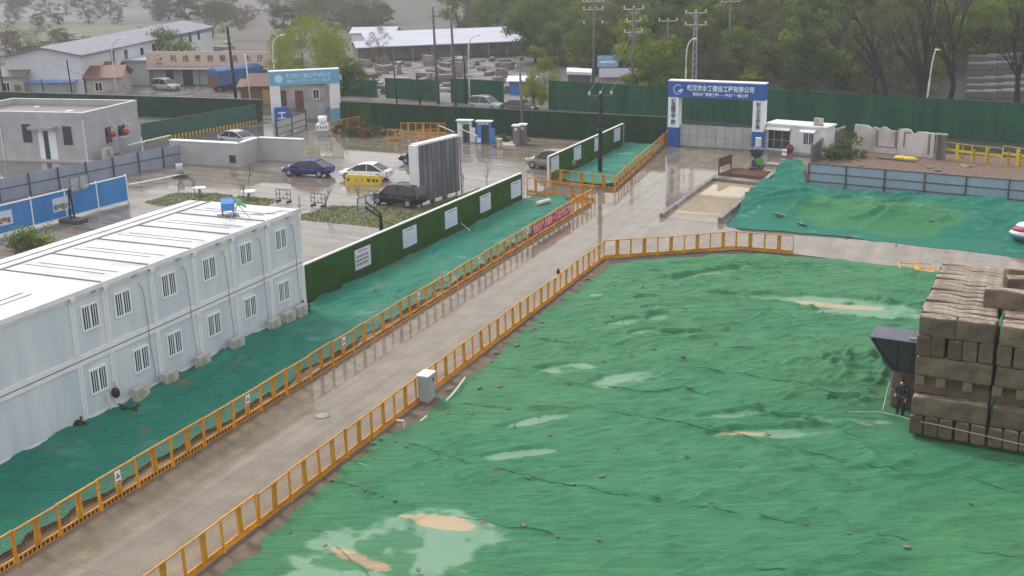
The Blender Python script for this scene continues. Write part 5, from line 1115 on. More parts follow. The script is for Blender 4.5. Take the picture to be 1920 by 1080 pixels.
a_ = ang2(cw[0], cw[1]); o1 = Vector((cw[0].x, cw[0].y, 0)); s0, z1 = on_plane(430, 291, o1, a_); s1, z0 = on_plane(443, 306, o1, a_); d = Vector((math.cos(a_), math.sin(a_), 0)); nn = Vector((d.y, -d.x, 0))
def wq(x, y, z): return o1-o0+d*x+nn*y+Vector((0, 0, z))
def wbox(x0, x1, y0, y1, z0, z1): return [wq(x0, y1, z0), wq(x1, y1, z0), wq(x1, y0, z0), wq(x0, y0, z0), wq(x0, y1, z1), wq(x1, y1, z1), wq(x1, y0, z1), wq(x0, y0, z1)]
b = MB(); b.hexa(wbox(s0, s1, .002, .03, z0, z1)); w_ = b.build('window', K['glass'], t)
b = MB(); b.hexa(wbox(s0-.07, s0, .002, .05, z0-.07, z1+.07)); b.hexa(wbox(s1, s1+.07, .002, .05, z0-.07, z1+.07)); b.hexa(wbox(s0, s1, .002, .05, z1, z1+.07)); b.hexa(wbox(s0, s1, .002, .05, z0-.07, z0)); b.build('frame', K['grey'], w_)
# kiosks, brick pillars, tank
def kiosk(q, rz, m, lab, txt, panel):
    t = thing('kiosk', lab, 'kiosk', q, rz); t.scale = (.8, .8, .95); b = MB(); b.box(-.95, -.35, -.4, .4, 0, 2.0); b.build('side_panel', m, t); b = MB(); b.box(.85, 1.5, -.55, -.35, .05, 1.65); b.build('door', m, t)
    b = MB(); b.box(-.349, .85, .3, .4, 0, 1.7); b.build('back', K['dgrey'], t); b = MB(); b.box(-.95, .85, -.42, .4, 2.002, 2.35); b.build('fascia', m, t); b = MB(); b.box(-1.1, 1.1, -.6, .55, 2.352, 2.45); b.build('roof', K['signwhite'], t); b = MB(); b.box(.7, .85, -.4, .4, 0, 2.0); b.build('post', m, t)
    text('lettering', txt, .3, K['signwhite'] if m is not K['white'] else K['grey'], t, (-.05, -.44, 2.17), .005)
    b = MB(); b.box(-.9, -.4, -.43, -.405, .1, .6); b.build('poster', panel, t)
kiosk(at(873, 266), -.25, K['white'], 'white open kiosk with a lattice doorway before the dark green fence', '安全体验区', K['grey'])
kiosk(at(909, 268), -.25, mat('kiosk_blue', (.05, .2, .5), .4), 'blue open kiosk with white characters before the dark green fence', '危险品仓库', K['signwhite'])
for i, (x, y) in enumerate(((969, 273), (981, 271))):
    t = thing('gate_pillar', ['brown pillar with white cap and small plate, left of the close pair', 'brown pillar with white cap, right of the close pair beside the wooden pole'][i], 'pillar', at(x, y), -.25); b = MB(); b.box(-.33, .33, -.33, .33, 0, 2.0); b.build('shaft', mat('brown_stone', (.2, .17, .155), .5, (.16, .135, .125), 3), t); b = MB(); b.box(-.42, .42, -.42, .42, 2.002, 2.15); b.build('cap', K['signwhite'], t); b = MB(); b.box(-.13, .13, -.36, -.332, 1.6, 1.85); b.build('plate', K['signwhite'], t)
t = thing('stone_post', 'short pale stone post with slab beside the brown pillars', 'post', at(937, 277), -.2); b = MB(); b.lathe([(.25, 0), (.3, .1), (.27, .75), (.34, .8), (.3, .95)], n=10); b.build('post', K['cream'], t)
for i, (x, y, l) in enumerate(((956, 270, 2.2), (950, 274, 1.8))): b = MB(); b.obox((0, 0, .12), l, .5, .2, -.15); o = b.build('stone_slab', K['white'], loc=at(x, y)); tag(o, ['white slab lying just behind the short stone post', 'white slab lying in front next to the short stone post'][i], 'slab')
t = thing('water_tank', 'white round tank on a crate beside the light blue gateway', 'tank', at(606, 254), 0); b = MB(); b.cyl((-.4, 0, 1.75), (.5, 0, 1.75), .42, n=14); b.build('drum', K['signwhite'], t, True); b = MB(); b.box(-.65, .65, -.5, .5, .6, 1.3); b.build('crate', K['signwhite'], t); b = MB(); b.box(-.6, .6, -.45, .45, 0, .598); b.build('stand', K['grey'], t); b = MB(); [b.box(-.5+.3*k, -.38+.3*k, -.52, -.502, .8, 1.1) for k in range(4)]; b.build('slot', K['black'], t)
for i, (a_, c_) in enumerate((((823, 235), (852, 248)), ((860, 240), (895, 255)))): b = MB(); b.cyl(at(*a_, 1.5), at(*c_, .9), .06, n=6); o = b.build('timber_pole', K['pvc']); o.name = 'timber'; tag(o, ['pale timber leaning from the pen toward the white kiosk', 'pale timber leaning across the white kiosk'][i], 'timber')
for i, (x, y, r_) in enumerate(((375, 361, .55), (467, 368, .6))): t = thing('round_table', ['white round table top by the left bare shrub', 'white round table top by the right bare shrub near the roof equipment'][i], 'table', at(x, y+5)); b = MB(); b.cyl((0, 0, .62), (0, 0, .68), r_, n=18); b.build('table_top', K['signwhite'], t); b = MB(); b.cyl((0, 0, 0), (0, 0, .62), .12, n=8); b.build('leg', K['concrete'], t)
b = MB(); b.tube([at(343, 326, .3), at(300, 335, .3), at(242, 346, .3)], .07, 6); o = b.build('handrail', K['signwhite']); tag(o, 'long white pipe running along the lilac sheet fence', 'pipe')
t = thing('cable_drum', 'round metal drum on a trolley at the end of the lilac sheet fence', 'drum', at(338, 332), .3); b = MB(); b.cyl((-.3, 0, .75), (.3, 0, .75), .5, n=16); b.build('drum', K['silver'], t); b = MB(); b.box(-.7, .7, -.4, .4, .1, .22); b.build('trolley', K['dgrey'], t)
# ------------------------------------------------------------------ stacked blocks of the load test
SB = at(1703, 822); SA = ang2(SB, at(1920, 862))+.03; SX = Vector((math.cos(SA), math.sin(SA), 0)); SY = Vector((-math.sin(SA), math.cos(SA), 0))*1.0+SX*-.05
def rough_block(l, w, h, seed):
    """cast block: rounded edges, knocked corners, pitted faces"""
    b = bpy.data.meshes.new('stacked_block'); import bmesh
    bm = bmesh.new(); bmesh.ops.create_cube(bm, size=1); bmesh.ops.scale(bm, vec=(l, w, h), verts=bm.verts)
    bmesh.ops.bevel(bm, geom=list(bm.edges), offset=.085, segments=3, affect='EDGES', profile=.55)
    bmesh.ops.subdivide_edges(bm, edges=[e for e in bm.edges if e.calc_length() > .25], cuts=3, use_grid_fill=True)
    r = random.Random(seed); P = np.array([v.co[:] for v in bm.verts]); o = r.uniform(0, 99)
    nz = fbm(P[:, 0]*1.1+o+P[:, 2]*.6, P[:, 1]*1.2+P[:, 2]*.8+.37, seed, 2)-.5; nx_ = fbm(P[:, 1]*1.5+o, P[:, 2]*1.5+P[:, 0], seed+5, 2)-.5
    for v, a, c in zip(bm.verts, nz, nx_):
        k = 1.0 if v.co.z > h*.3 else .5
        v.co.z += a*.13*k; v.co.x += c*.06; v.co.y += a*.05
        if abs(v.co.x) > l*.42 and abs(v.co.y) > w*.3 and v.co.z > h*.3: v.co *= 1-.05*abs(c)*2
    bm.normal_update(); bm.to_mesh(b); 
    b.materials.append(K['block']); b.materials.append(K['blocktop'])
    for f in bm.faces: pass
    for p in b.polygons: p.material_index = 1 if p.normal.z > .75 else 0; p.use_smooth = True  # upward faces painted paler, as if lit from above
    bm.free(); return b
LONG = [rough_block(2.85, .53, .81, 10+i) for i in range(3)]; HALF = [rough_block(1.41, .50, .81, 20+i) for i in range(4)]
rs = random.Random(11)
def blk(me, x, y, z, rz, label, group):
    o = link('stacked_block', me); p = SB+SX*x+SY*y; o.location = (p.x+rs.uniform(-.02, .02), p.y+rs.uniform(-.02, .02), z); o.rotation_euler = (rs.uniform(-.012, .012), rs.uniform(-.012, .012), SA+rz+rs.uniform(-.02, .02))
    return tag(o, label, 'block', group)
LV = [('bottom', 0.62), ('second', 1.47), ('third', 2.32), ('fourth', 3.17), ('fifth', 4.02), ('top', 4.87)]
for pile in range(2):
    xo = pile*3.0; nm = 'front' if pile == 0 else 'right hand'
    for k in range(5 if pile == 0 else 4):                                # ends facing the camera, and the rows behind
        lab = lambda n: 'rough sand coloured block in the %s layer of the %s stack' % (n, nm)
        blk(LONG[k % 3], xo+.3+k*.585, 1.45, .62, math.pi/2, lab('bottom'), 'blocks of the bottom layer')
        blk(LONG[(k+1) % 3], xo+.3+k*.585, 1.45, 4.02, math.pi/2, lab('fifth'), 'blocks of the fifth layer')
    for n, z, y0, rows in (('second', 1.47, .32, 4), ('fourth', 3.17, .3, 6)):
        for k in range(rows): blk(LONG[(k+pile) % 3], xo+1.45, y0+k*.6, z, 0, lab(n), 'blocks of the %s layer' % n)
    for k in range(3): blk(LONG[k], xo+1.45, .75+k*.6, 2.27, 0, lab('third'), 'blocks of the third layer')
    for k in range(17):                                                   # top layer: rows running back
        if k: blk(LONG[(k*2+pile) % 3], xo+1.43+rs.uniform(-.05, .05), .28+k*.585, 4.87-(.02*k if k > 10 else 0), 0, lab('top'), 'blocks of the top layer'); continue
        for j in range(2):
            blk(HALF[(k*2+j+pile) % 4], xo+.72+j*1.425, .28+k*.585, 4.87-(.02*k if k > 10 else 0), 0, lab('top'), 'blocks of the top layer')
for k in range(4):                                                        # body of the stack behind the face
    for z in (.62, 1.47, 2.32, 3.17, 4.02):
        if z == 2.32 and k == 0: continue
        blk(LONG[k % 3], .05+.3, 3.6+k*1.9, z, math.pi/2, 'rough block in the left flank of the stack behind its front face', 'blocks of the left flank')
blk(LONG[0], 3.65, 2.35, 5.68, 0, 'large block lying on top of the stack, nearest the camera', None); blk(LONG[1], 4.3, 4.6, 5.68, .3, 'tilted block farther back on top of the stack', None); blk(HALF[2], 3.5, 6.2, 5.62, .5, 'small reddish block at the rear on top of the stack', None)
for i, x in enumerate((.25, 1.05, 2.05, 3.15, 4.0)):                      # timber bearers in the dark gap
    b = MB(); b.box(-.17, .17, -.45, .5, 0, .36); o = b.build('timber_bearer', mat('bearer', (.2, .12, .08), .7, (.13, .09, .06), 4), loc=SB+SX*x+SY*.45+Vector((0, 0, 2.41+.0)), rz=SA); tag(o, 'brown timber bearer end under the fourth layer of the block stack', 'bearer', 'timber bearers in the stack')
# girder that carries the load, its tapered end standing out of the stack
gt_ = thing('girder', 'dark steel box girder whose tapered end juts out of the block stack', 'girder', SB+SX*.05+SY*3.35+Vector((0, 0, 1.86)), SA)
HG = 1.42; gd = mat('girder_steel', (.016, .017, .024), .5, (.03, .03, .036), 2)
for y in (-.70, .66): b = MB(); b.vprism([(-2.05, HG-.06), (-1.12, .06), (3.4, .06), (3.4, HG-.06)], y, y+.04); b.build('web', gd, gt_)
b = MB(); b.box(-2.17, 3.5, -.82, .82, HG-.058, HG); b.build('top_flange', mat('flange', (.06, .06, .08), .35, (.09, .09, .11), 2), gt_)
b = MB(); b.box(-1.12, 3.5, -.8, .8, .0, .058); b.hexa([(-2.11, -.8, HG-.12), (-1.15, -.8, .0), (-1.12, -.8, .06), (-2.07, -.8, HG-.06), (-2.11, .8, HG-.12), (-1.15, .8, .0), (-1.12, .8, .06), (-2.07, .8, HG-.06)]); b.build('bottom_flange', gd, gt_)
for x in (-1.0, -.4): b = MB(); b.box(x-.02, x+.02, -.78, -.702, .06, HG-.06); b.build('stiffener', gd, gt_)
b = MB(); b.cyl((-.45, -.3, HG), (-.4, -.3, HG+.75), .012, n=5); b.obox((-.4, -.45, HG+.035), .35, .12, .06); b.obox((-.1, -.5, HG+.03), .3, .1, .05, .3); b.build('fitting', K['silver'], gt_)
for j in range(2):
    for y in (3.2, 3.95):
        o = link('bearing_block', HALF[j+(1 if y > 3.5 else 0)]); p = SB+SX*-.45+SY*y; o.location = (p.x, p.y, .5+j*.84); o.rotation_euler = (0, 0, SA); tag(o, 'brown bearing block in the pier under the jutting girder', 'block', 'pier blocks under the girder')
# white cord strung round the stack
b = MB(); cp = [at(1590, 772, .25), at(1650, 772, .35), at(1688, 780, .4), at(1712, 788, .75), at(1760, 797, .95), at(1920, 834, .9), at(1990, 848, .9)]; b.tube(cp, .009, 5); o = b.build('rope', K['pvc']); tag(o, 'white cord strung across the foot of the block stack', 'rope')
b = MB(); b.tube([at(1655, 768, .5), at(1662, 738, .6), at(1668, 715, 1.0)], .014, 5); o = b.build('rope', K['pvc']); tag(o, 'loose white cord hanging beside the worker', 'rope')
# ------------------------------------------------------------------ the worker
def skin_mesh(name, chain, edges, m, parent, root=0, sub=1):
    me = bpy.data.meshes.new(name); me.from_pydata([c[0] for c in chain], edges, []); me.materials.append(m)
    o = link(name, me, parent); sk = o.modifiers.new('skin', 'SKIN'); 
    lay = me.skin_vertices[0] if me.skin_vertices else None
    if lay is None:
        bpy.context.view_layer.update(); lay = me.skin_vertices[0]
    for i, c in enumerate(chain):
        q = c[1]; lay.data[i].radius = (q, q) if not isinstance(q, tuple) else q
        lay.data[i].use_root = (i == root)
    sk.use_smooth_shade = True; ss = o.modifiers.new('sub', 'SUBSURF'); ss.levels = sub; ss.render_levels = sub
    return o
pw = thing('person', 'worker in dark clothes and pale mask standing beside the block stack', 'person', at(1687, 781, -.05), math.radians(-130))   # faces +x locally
body = [((0, 0, .92), .13), ((0, 0, 1.12), .13), ((.0, 0, 1.34), .15), ((.01, 0, 1.46), .07), ((.03, 0, 1.54), .062), ((.045, 0, 1.62), (.095, .08)), ((.04, 0, 1.71), .075),
        ((0, .10, .88), .095), ((.04, .11, .48), .062), ((-.01, .12, .10), .045), ((.13, .13, .04), .04), ((0, -.10, .88), .095), ((.02, -.12, .48), .062), ((-.04, -.14, .10), .045), ((.1, -.16, .04), .04),
        ((0, .19, 1.40), .062), ((-.02, .25, 1.12), .048), ((.10, .24, .90), .036), ((.15, .23, .84), .034), ((0, -.19, 1.40), .062), ((.0, -.26, 1.12), .048), ((.18, -.2, 1.02), .036), ((.24, -.17, 1.03), .034)]
be = [(0, 1), (1, 2), (2, 3), (3, 4), (4, 5), (5, 6), (0, 7), (7, 8), (8, 9), (9, 10), (0, 11), (11, 12), (12, 13), (13, 14), (2, 15), (15, 16), (16, 17), (17, 18), (2, 19), (19, 20), (20, 21), (21, 22)]
for hi, (hx, hy, hz_, s) in ((18, (.15, .23, .84, 1)), (22, (.24, -.17, 1.03, -1))):         # four fingers and a thumb
    for k in range(4):
        a = len(body); yy = hy+(k-1.5)*.019; dn = -.045 if s > 0 else -.01; fw = .02 if s > 0 else .055
        body += [((hx+fw, yy, hz_+dn), .0095), ((hx+fw*1.5-.005, yy, hz_+dn*2.1-.01), .008)]; be += [(hi, a), (a, a+1)]
    a = len(body); body += [((hx+.03, hy-s*.045, hz_-.005), .011), ((hx+.06, hy-s*.05, hz_-.025), .009)]; be += [(hi, a), (a, a+1)]
skin_mesh('body', body, be, K['skin'], pw, 0, 1)
jk = [((0, 0, .90), .17), ((0, 0, 1.12), .16), ((0, 0, 1.34), .175), ((.01, 0, 1.45), .09), ((0, .20, 1.40), .08), ((-.02, .26, 1.12), .068), ((.09, .25, .92), .055), ((0, -.20, 1.40), .08), ((0, -.27, 1.12), .068), ((.16, -.21, 1.03), .055)]
skin_mesh('jacket', jk, [(0, 1), (1, 2), (2, 3), (2, 4), (4, 5), (5, 6), (2, 7), (7, 8), (8, 9)], K['cloth'], pw, 0, 2)
tr = [((0, 0, .92), .15), ((0, .10, .84), .115), ((.04, .11, .48), .085), ((-.01, .12, .12), .07), ((0, -.10, .84), .115), ((.02, -.12, .48), .085), ((-.04, -.14, .12), .07)]
skin_mesh('trousers', tr, [(0, 1), (1, 2), (2, 3), (0, 4), (4, 5), (5, 6)], K['cloth'], pw, 0, 2)
for y, x in ((.125, .05), (-.15, .02)): b = MB(); b.ball((x, y, .06), .15, .06, .07, 10, 6); b.build('boot', K['black'], pw, True)
b = MB(); b.ball((.02, 0, 1.69), .115, .1, .105, 12, 7); b.build('hair', K['hair'], pw, True)
b = MB(); b.ball((.125, 0, 1.585), .035, .062, .045, 10, 6); b.ball((.135, 0, 1.60), .03, .012, .02, 6, 4); b.build('mask', K['signwhite'], pw, True)
b = MB(); [b.ball((.128, s*.033, 1.645), .008, .012, .007, 6, 4) for s in (-1, 1)]; b.build('eyes', K['black'], pw)
for s in (-1, 1): b = MB(); b.ball((.04, s*.093, 1.63), .02, .012, .032, 6, 5); b.build('ear', K['skin'], pw, True)
# ------------------------------------------------------------------ stones that hold the nets down
def stone_mesh(seed):
    import bmesh
    bm = bmesh.new(); bmesh.ops.create_icosphere(bm, subdivisions=2, radius=.12); r = random.Random(seed)
    sx, sy, sz = r.uniform(.8, 1.5), r.uniform(.7, 1.1), r.uniform(.5, .8); d = [Vector((r.gauss(0, 1), r.gauss(0, 1), r.gauss(0, 1))).normalized() for _ in range(7)]
    for v in bm.verts:
        n = v.co.normalized()
        for q in d:
            k = n.dot(q)
            if k > .62: v.co -= q*(k-.62)*.12
        v.co = Vector((v.co.x*sx, v.co.y*sy, v.co.z*sz))
    me = bpy.data.meshes.new('stone'); bm.to_mesh(me); bm.free(); me.materials.append(K['stone']); return me
SM = [stone_mesh(i) for i in range(6)]
spx = [(700, 836), (715, 828), (741, 831), (763, 843), (868, 868), (932, 886), (990, 900), (1076, 917), (621, 905), (655, 915), (683, 925), (740, 945), (905, 988), (980, 992), (1044, 1010), (1124, 1020), (553, 955), (545, 1002), (610, 1030), (784, 1076), (840, 778), (885, 782), (965, 806), (1030, 825), (835, 707), (900, 735), (938, 731), (955, 771), (1012, 782), (1032, 822), (1214, 501), (1262, 509), (1145, 528), (1383, 530), (1205, 546), (1240, 569), (1192, 563), (1148, 600), (1168, 611), (1340, 657), (1372, 644), (1285, 682), (1227, 665), (1244, 628), (1285, 590), (1313, 518), (1110, 500), (1096, 650), (1180, 665), (1280, 683), (1132, 682), (978, 675), (1065, 722), (1093, 650), (1290, 736), (1330, 808), (1370, 748), (1388, 880), (1332, 951), (1230, 940), (1130, 900), (1440, 822), (1450, 700), (1541, 597), (1286, 870), (1590, 920), (1230, 700), (1510, 990), (1700, 1040), (1010, 790), (1160, 850), (1485, 645), (1590, 1010), (1820, 955), (1635, 755), (1713, 860)]
for i, (x, y) in enumerate(spx):
    p = at(x, y); o = link('stone', SM[i % 6]); z = float(hR(np.array([[p.x]]), np.array([[p.y]]))[0, 0]); o.location = (p.x, p.y, z+.06); o.rotation_euler = (rs.uniform(-.3, .3), rs.uniform(-.3, .3), rs.uniform(0, 6)); k = rs.uniform(.55, 1.0); o.scale = (k, k, k)
    tag(o, 'small brown stone weighing down the light green netting', 'stone', 'stones on the light green netting')
for i in range(26):
    u = rs.uniform(31, 66); p = RD*u+RN*(22.35+rs.uniform(-.45, .3)); o = link('stone', SM[i % 6]); o.location = (p.x, p.y, .06); o.rotation_euler = (rs.uniform(-.4, .4), rs.uniform(-.4, .4), rs.uniform(0, 6)); k = rs.uniform(.5, 1.5); o.scale = (k, k, k*.8)
    tag(o, 'rubble stone in the soil strip under the right road barrier', 'stone', 'stones along the right road edge')
for i, (x, y, k) in enumerate(((1462, 409, 2.6), (1743, 430, 1.5), (1505, 423, 2.2), (1500, 421, 1.6), (1880, 466, 1.2), (1680, 462, 1.0), (1590, 445, 1.0))):
    p = at(x, y); o = link('stone', SM[i % 6]); z = float(hM(np.array([[p.x]]), np.array([[p.y]]))[0, 0]); o.location = (p.x, p.y, z+.1); o.rotation_euler = (.2, .1, i); o.scale = (k*1.3, k*.9, k*.8); tag(o, 'brown lump lying on the two-tone netting below the sheet fence', 'stone', 'lumps on the mound netting')
for i in range(44):
    x, y = rs.choice([(rs.uniform(920, 1120), rs.uniform(262, 280)), (rs.uniform(1590, 1900), rs.uniform(300, 350)), (rs.uniform(640, 730), rs.uniform(250, 262)), (rs.uniform(1450, 1500), rs.uniform(318, 336))]); p = at(x, y)
    o = link('stone', SM[i % 6]); o.location = (p.x, p.y, .05); o.rotation_euler = (rs.uniform(-.4, .4), rs.uniform(-.4, .4), rs.uniform(0, 6)); k = rs.uniform(.9, 2.6); o.scale = (k*1.4, k, k*.7); tag(o, 'lump of rubble on the ground before the green fences', 'rubble', 'rubble in front of the fences')
# ------------------------------------------------------------------ poles, lamps, wires
def street_lamp(q, h, label, side=1, arm=1.3):
    t = thing('street_lamp', label, 'street lamp', q, 0); b = MB(); a = arm*side
    b.tube([(0, 0, 0), (0, 0, h*.6), (0, 0, h-2.2), (.04*a, 0, h-1.3), (.25*a, 0, h-.55), (.6*a, 0, h-.15), (1.0*a, 0, h)], [.11, .1, .085, .075, .07, .06, .05], 8); b.build('post', K['lampw'], t, True)
    b = MB(); b.ball((1.15*a, 0, h+.02), .32, .12, .08, 10, 6); b.build('lamp_head', K['signwhite'], t, True); b = MB(); b.cyl((0, 0, 0), (0, 0, .5), .16, n=8); b.build('base', K['lampw'], t)
street_lamp(at(222, 206), 9.2, 'white curved street lamp in front of the pale green shop wall', 1, 1.6)
street_lamp(at(520, 208), 9.4, 'white curved street lamp above the light blue gateway', 1, 1.2)
street_lamp(at(881, 203), 9.0, 'white curved street lamp beside the passing pale car', 1, 1.2)
street_lamp(at(1284, 218), 8.9, 'white street lamp rising behind the deep blue gateway', 1, .8)
street_lamp(at(1730, 247), 8.5, 'white street lamp leaning behind the broken wall', 1, .3)
bpy.data.objects[[o.name for o in COL.objects if o.get('label') == 'white street lamp leaning behind the broken wall'][0]].rotation_euler[1] = .05
def crossarm(t, z, w, n_ins, m, v=True, dy=0.0):
    b = MB(); b.box(-w, w, -.05+dy, .05+dy, z-.05, z+.05); ar = b.build('crossarm', m, t)
    if v: b = MB(); b.cyl((-w*.6, dy, z-.05), (0, dy, z-.7), .03, n=5); b.cyl((w*.6, dy, z-.05), (0, dy, z-.7), .03, n=5); b.build('brace', m, t)
    for k in range(n_ins):
        x = -w*.92+2*w*.92*k/(n_ins-1); b = MB(); b.lathe([(.04, .05), (.14, .12), (.06, .2), (.15, .26), (.05, .38)], (x, dy, z), 8); b.build('insulator', K['insul'], t, True)
def pole(name, q, h, label, m, r0=.17, r1=.11, lean=0.0, rz=0.0):
    t = thing(name, label, 'utility pole', q, rz); b = MB(); b.cyl((0, 0, 0), (lean, 0, h), r0, r1, n=9); b.build('pole', m, t, True); return t
pa_ = at(1125, 329); tA = pole('utility_pole', pa_, 7.2, 'dark utility pole with one crossarm in the small teal netting strip', K['bark'], .2, .15, .05, .1); crossarm(tA, 7.0, 1.05, 3, K['dgrey'])
b = MB(); b.cyl((0, 0, 3.9), (0, 0, 4.15), .3, n=10); b.build('cable_loop', K['black'], tA)
pb2 = at(1186, 205); tB = pole('utility_pole', pb2, 12.2, 'concrete utility pole with three crossarms in front of the round bright tree', K['polec'], .2, .13, 0, .1); crossarm(tB, 12.0, 1.25, 3, K['insul']); crossarm(tB, 10.6, .9, 3, K['insul']); crossarm(tB, 9.3, 1.15, 3, K['insul'])
pc = at(1112, 190); tC = pole('utility_pole', pc, 12.9, 'tall utility pole with cluttered top behind the long green hoarding', K['polec'], .2, .13, .15, 0); crossarm(tC, 12.6, 1.4, 6, K['insul'], False); crossarm(tC, 11.6, 1.3, 4, K['insul'], False); crossarm(tC, 9.8, 1.3, 2, K['polec'], True)
b = MB(); b.cyl((-.6, 0, 6.6), (-.2, 0, 7.2), .05, n=5); b.box(-1.6, 1.6, -.05, .05, 5.2, 5.3); b.build('stay_arm', K['polec'], tC)
for q, h, lab, ln in (((822, 195), 12.3, 'dark pole left of a close pair behind the green hoarding gap', -.3), ((855, 198), 12.2, 'dark pole right of a close pair behind the green hoarding gap', -.3)):
    t = pole('utility_pole', at(*q), h, lab, K['polec'], .2, .14, ln); b = MB(); b.box(-.6, .6, -.04, .04, h-1.2, h-1.1); b.build('crossarm', K['polec'], t); b = MB(); b.lathe([(.05, 0), (.12, .1), (.05, .3)], (ln, 0, h), 7); b.build('insulator', K['insul'], t)
tF = pole('utility_pole', at(981, 268), 8.6, 'bare wooden pole rising behind the brown pillars', K['wood'], .15, .1, -.25)
tG = pole('utility_pole', at(445, 207), 10.5, 'dark wooden pole in front of the driving school sign', K['bark'], .22, .15, -.35)
for q, h, lab in (((140, 207), 6.5, 'thin dark pole in front of the red roofed house'), ((88, 206), 4.0, 'short dark pole beside the blue roofed shed'), ((12, 205), 11.0, 'dark pole at the left picture edge by the bare trees'), ((471, 204), 7.0, 'thin white pole in front of the red brick shed'), ((875, 195), 6.5, 'short dark pole by the stone yard sheds'), ((745, 200), 5.0, 'short bare pole in the stone yard'), ((788, 200), 4.0, 'thin bare pole by the stone heaps')):
    pole('utility_pole', at(*q), h, lab, K['lampw'] if 'white' in lab else K['bark'], .12, .08, -.2)
t = thing('lattice_tower', 'steel lattice power pole with two crossarms behind the blue gateway', 'power pole', at(1300, 205)); h = 11.5
for x in (-.28, .28):
    for y in (-.28, .28): b = MB(); b.cyl((x, y, 0), (x*.5, y*.5, h), .05, n=5); b.build('leg', K['silver'], t)
b = MB()
for k in range(16):
    z0, z1 = k*h/16, (k+1)*h/16; s0, s1 = .28*(1-.5*z0/h), .28*(1-.5*z1/h); s = 1 if k % 2 else -1
    b.cyl((-s*s0, -s0, z0), (s*s1, -s1, z1), .025, n=4); b.cyl((-s*s0, s0, z0), (s*s1, s1, z1), .025, n=4)
b.build('bracing', K['silver'], t); crossarm(t, h, 1.3, 3, K['insul']); crossarm(t, h-1.4, 1.3, 3, K['insul'])
for q, h, lab in (((1250, 170), 9.6, 'small far utility pole between round tree and lattice pole'), ((1364, 168), 12.0, 'small far utility pole right of the lattice pole')):
    t = pole('utility_pole', at(*q), h, lab, K['polec'], .16, .1); crossarm(t, h-.2, 1.3, 3, K['insul'], False)
def wire(a, c, sag, label, r=.018, n=12):
    a, c = Vector(a), Vector(c); o = MB().tube([a+(c-a)*i/n-Vector((0, 0, 4*sag*(i/n)*(1-i/n))) for i in range(n+1)], r, 4).build('overhead_wire', K['dgrey']); tag(o, label, 'wire', 'overhead wires')
for k, x in enumerate((-.95, 0, .95)): wire(pa_+Vector((x, .05, 7.35)), pb2+Vector((x*1.1, 0, 9.6)), .25, ['leftmost', 'middle', 'rightmost'][k]+' of three wires climbing from the near pole to the taller pole', .022)
wire(pc+Vector((1.2, 0, 12.9)), pb2+Vector((-1.1, 0, 12.3)), .3, 'wire between the tops of the two crossarm poles')
wire(at_y(95, 118, 158), at_y(217, 156, 150), .3, 'dark slack wire sagging in front of the red roofed house', .035); wire(at_y(217, 156, 150), at_y(438, 137, 140), 2.2, 'dark slack wire sagging toward the driving school pole', .035)
wire(at_y(850, 111, 146), at_y(955, 131, 150), .2, 'dark wire descending across the stone yard on the right', .03); wire(at_y(690, 136, 150), at_y(848, 112, 146), .4, 'dark wire rising across the stone yard on the left', .03)
wire(at_y(-10, 40, 150), at_y(90, 60, 155), .3, 'thin wire near the left picture edge', .02); wire(at_y(1440, 168, 130), at_y(1600, 150, 140), .3, 'thin wire above the very long green hoarding', .02); wire(at_y(1000, 100, 150), at_y(1113, 80, 150), .4, 'thin wire running left from the cluttered pole', .02)
# ------------------------------------------------------------------ small bare shrubs and weeds near the yard
# ------------------------------------------------------------------ vegetation
def branches(seed, h, r0, levels, spread, n0=4, up=.5, trunk_frac=.35, sides=5):
    """tapered trunk and limbs; returns trunk MB, twig MB and tip points"""
    r = random.Random(seed); T, B, tips = MB(), MB(), []
    def grow(p, d, L, rad, lv, tgt):
        k = 4; pts = [p]; rs_ = [rad]
        for i in range(k):
            d = (d+Vector((r.gauss(0, .10), r.gauss(0, .10), .06*up))).normalized(); p = p+d*L/k; pts.append(p); rs_.append(rad*(1-.45*(i+1)/k))
        (tgt if lv < 2 else B).tube(pts, rs_, max(3, sides-lv))
        if lv >= levels: tips.append((p, d)); return
        for j in range(r.randint(2, 3) if lv else n0):
            a = r.uniform(0, 6.28); s = r.uniform(.35, 1.0)*spread; u = d.orthogonal().normalized(); u.rotate(Matrix.Rotation(a, 3, d).to_quaternion())
            i = r.randint(2, k) if lv else r.randint(2, 4); grow(pts[i], (d+u*s).normalized(), L*r.uniform(.55, .85), rs_[i]*.68, lv+1, tgt)
    grow(Vector((0, 0, 0)), Vector((r.gauss(0, .04), r.gauss(0, .04), 1)).normalized(), h*trunk_frac, r0, 0, T)
    return T, B, tips
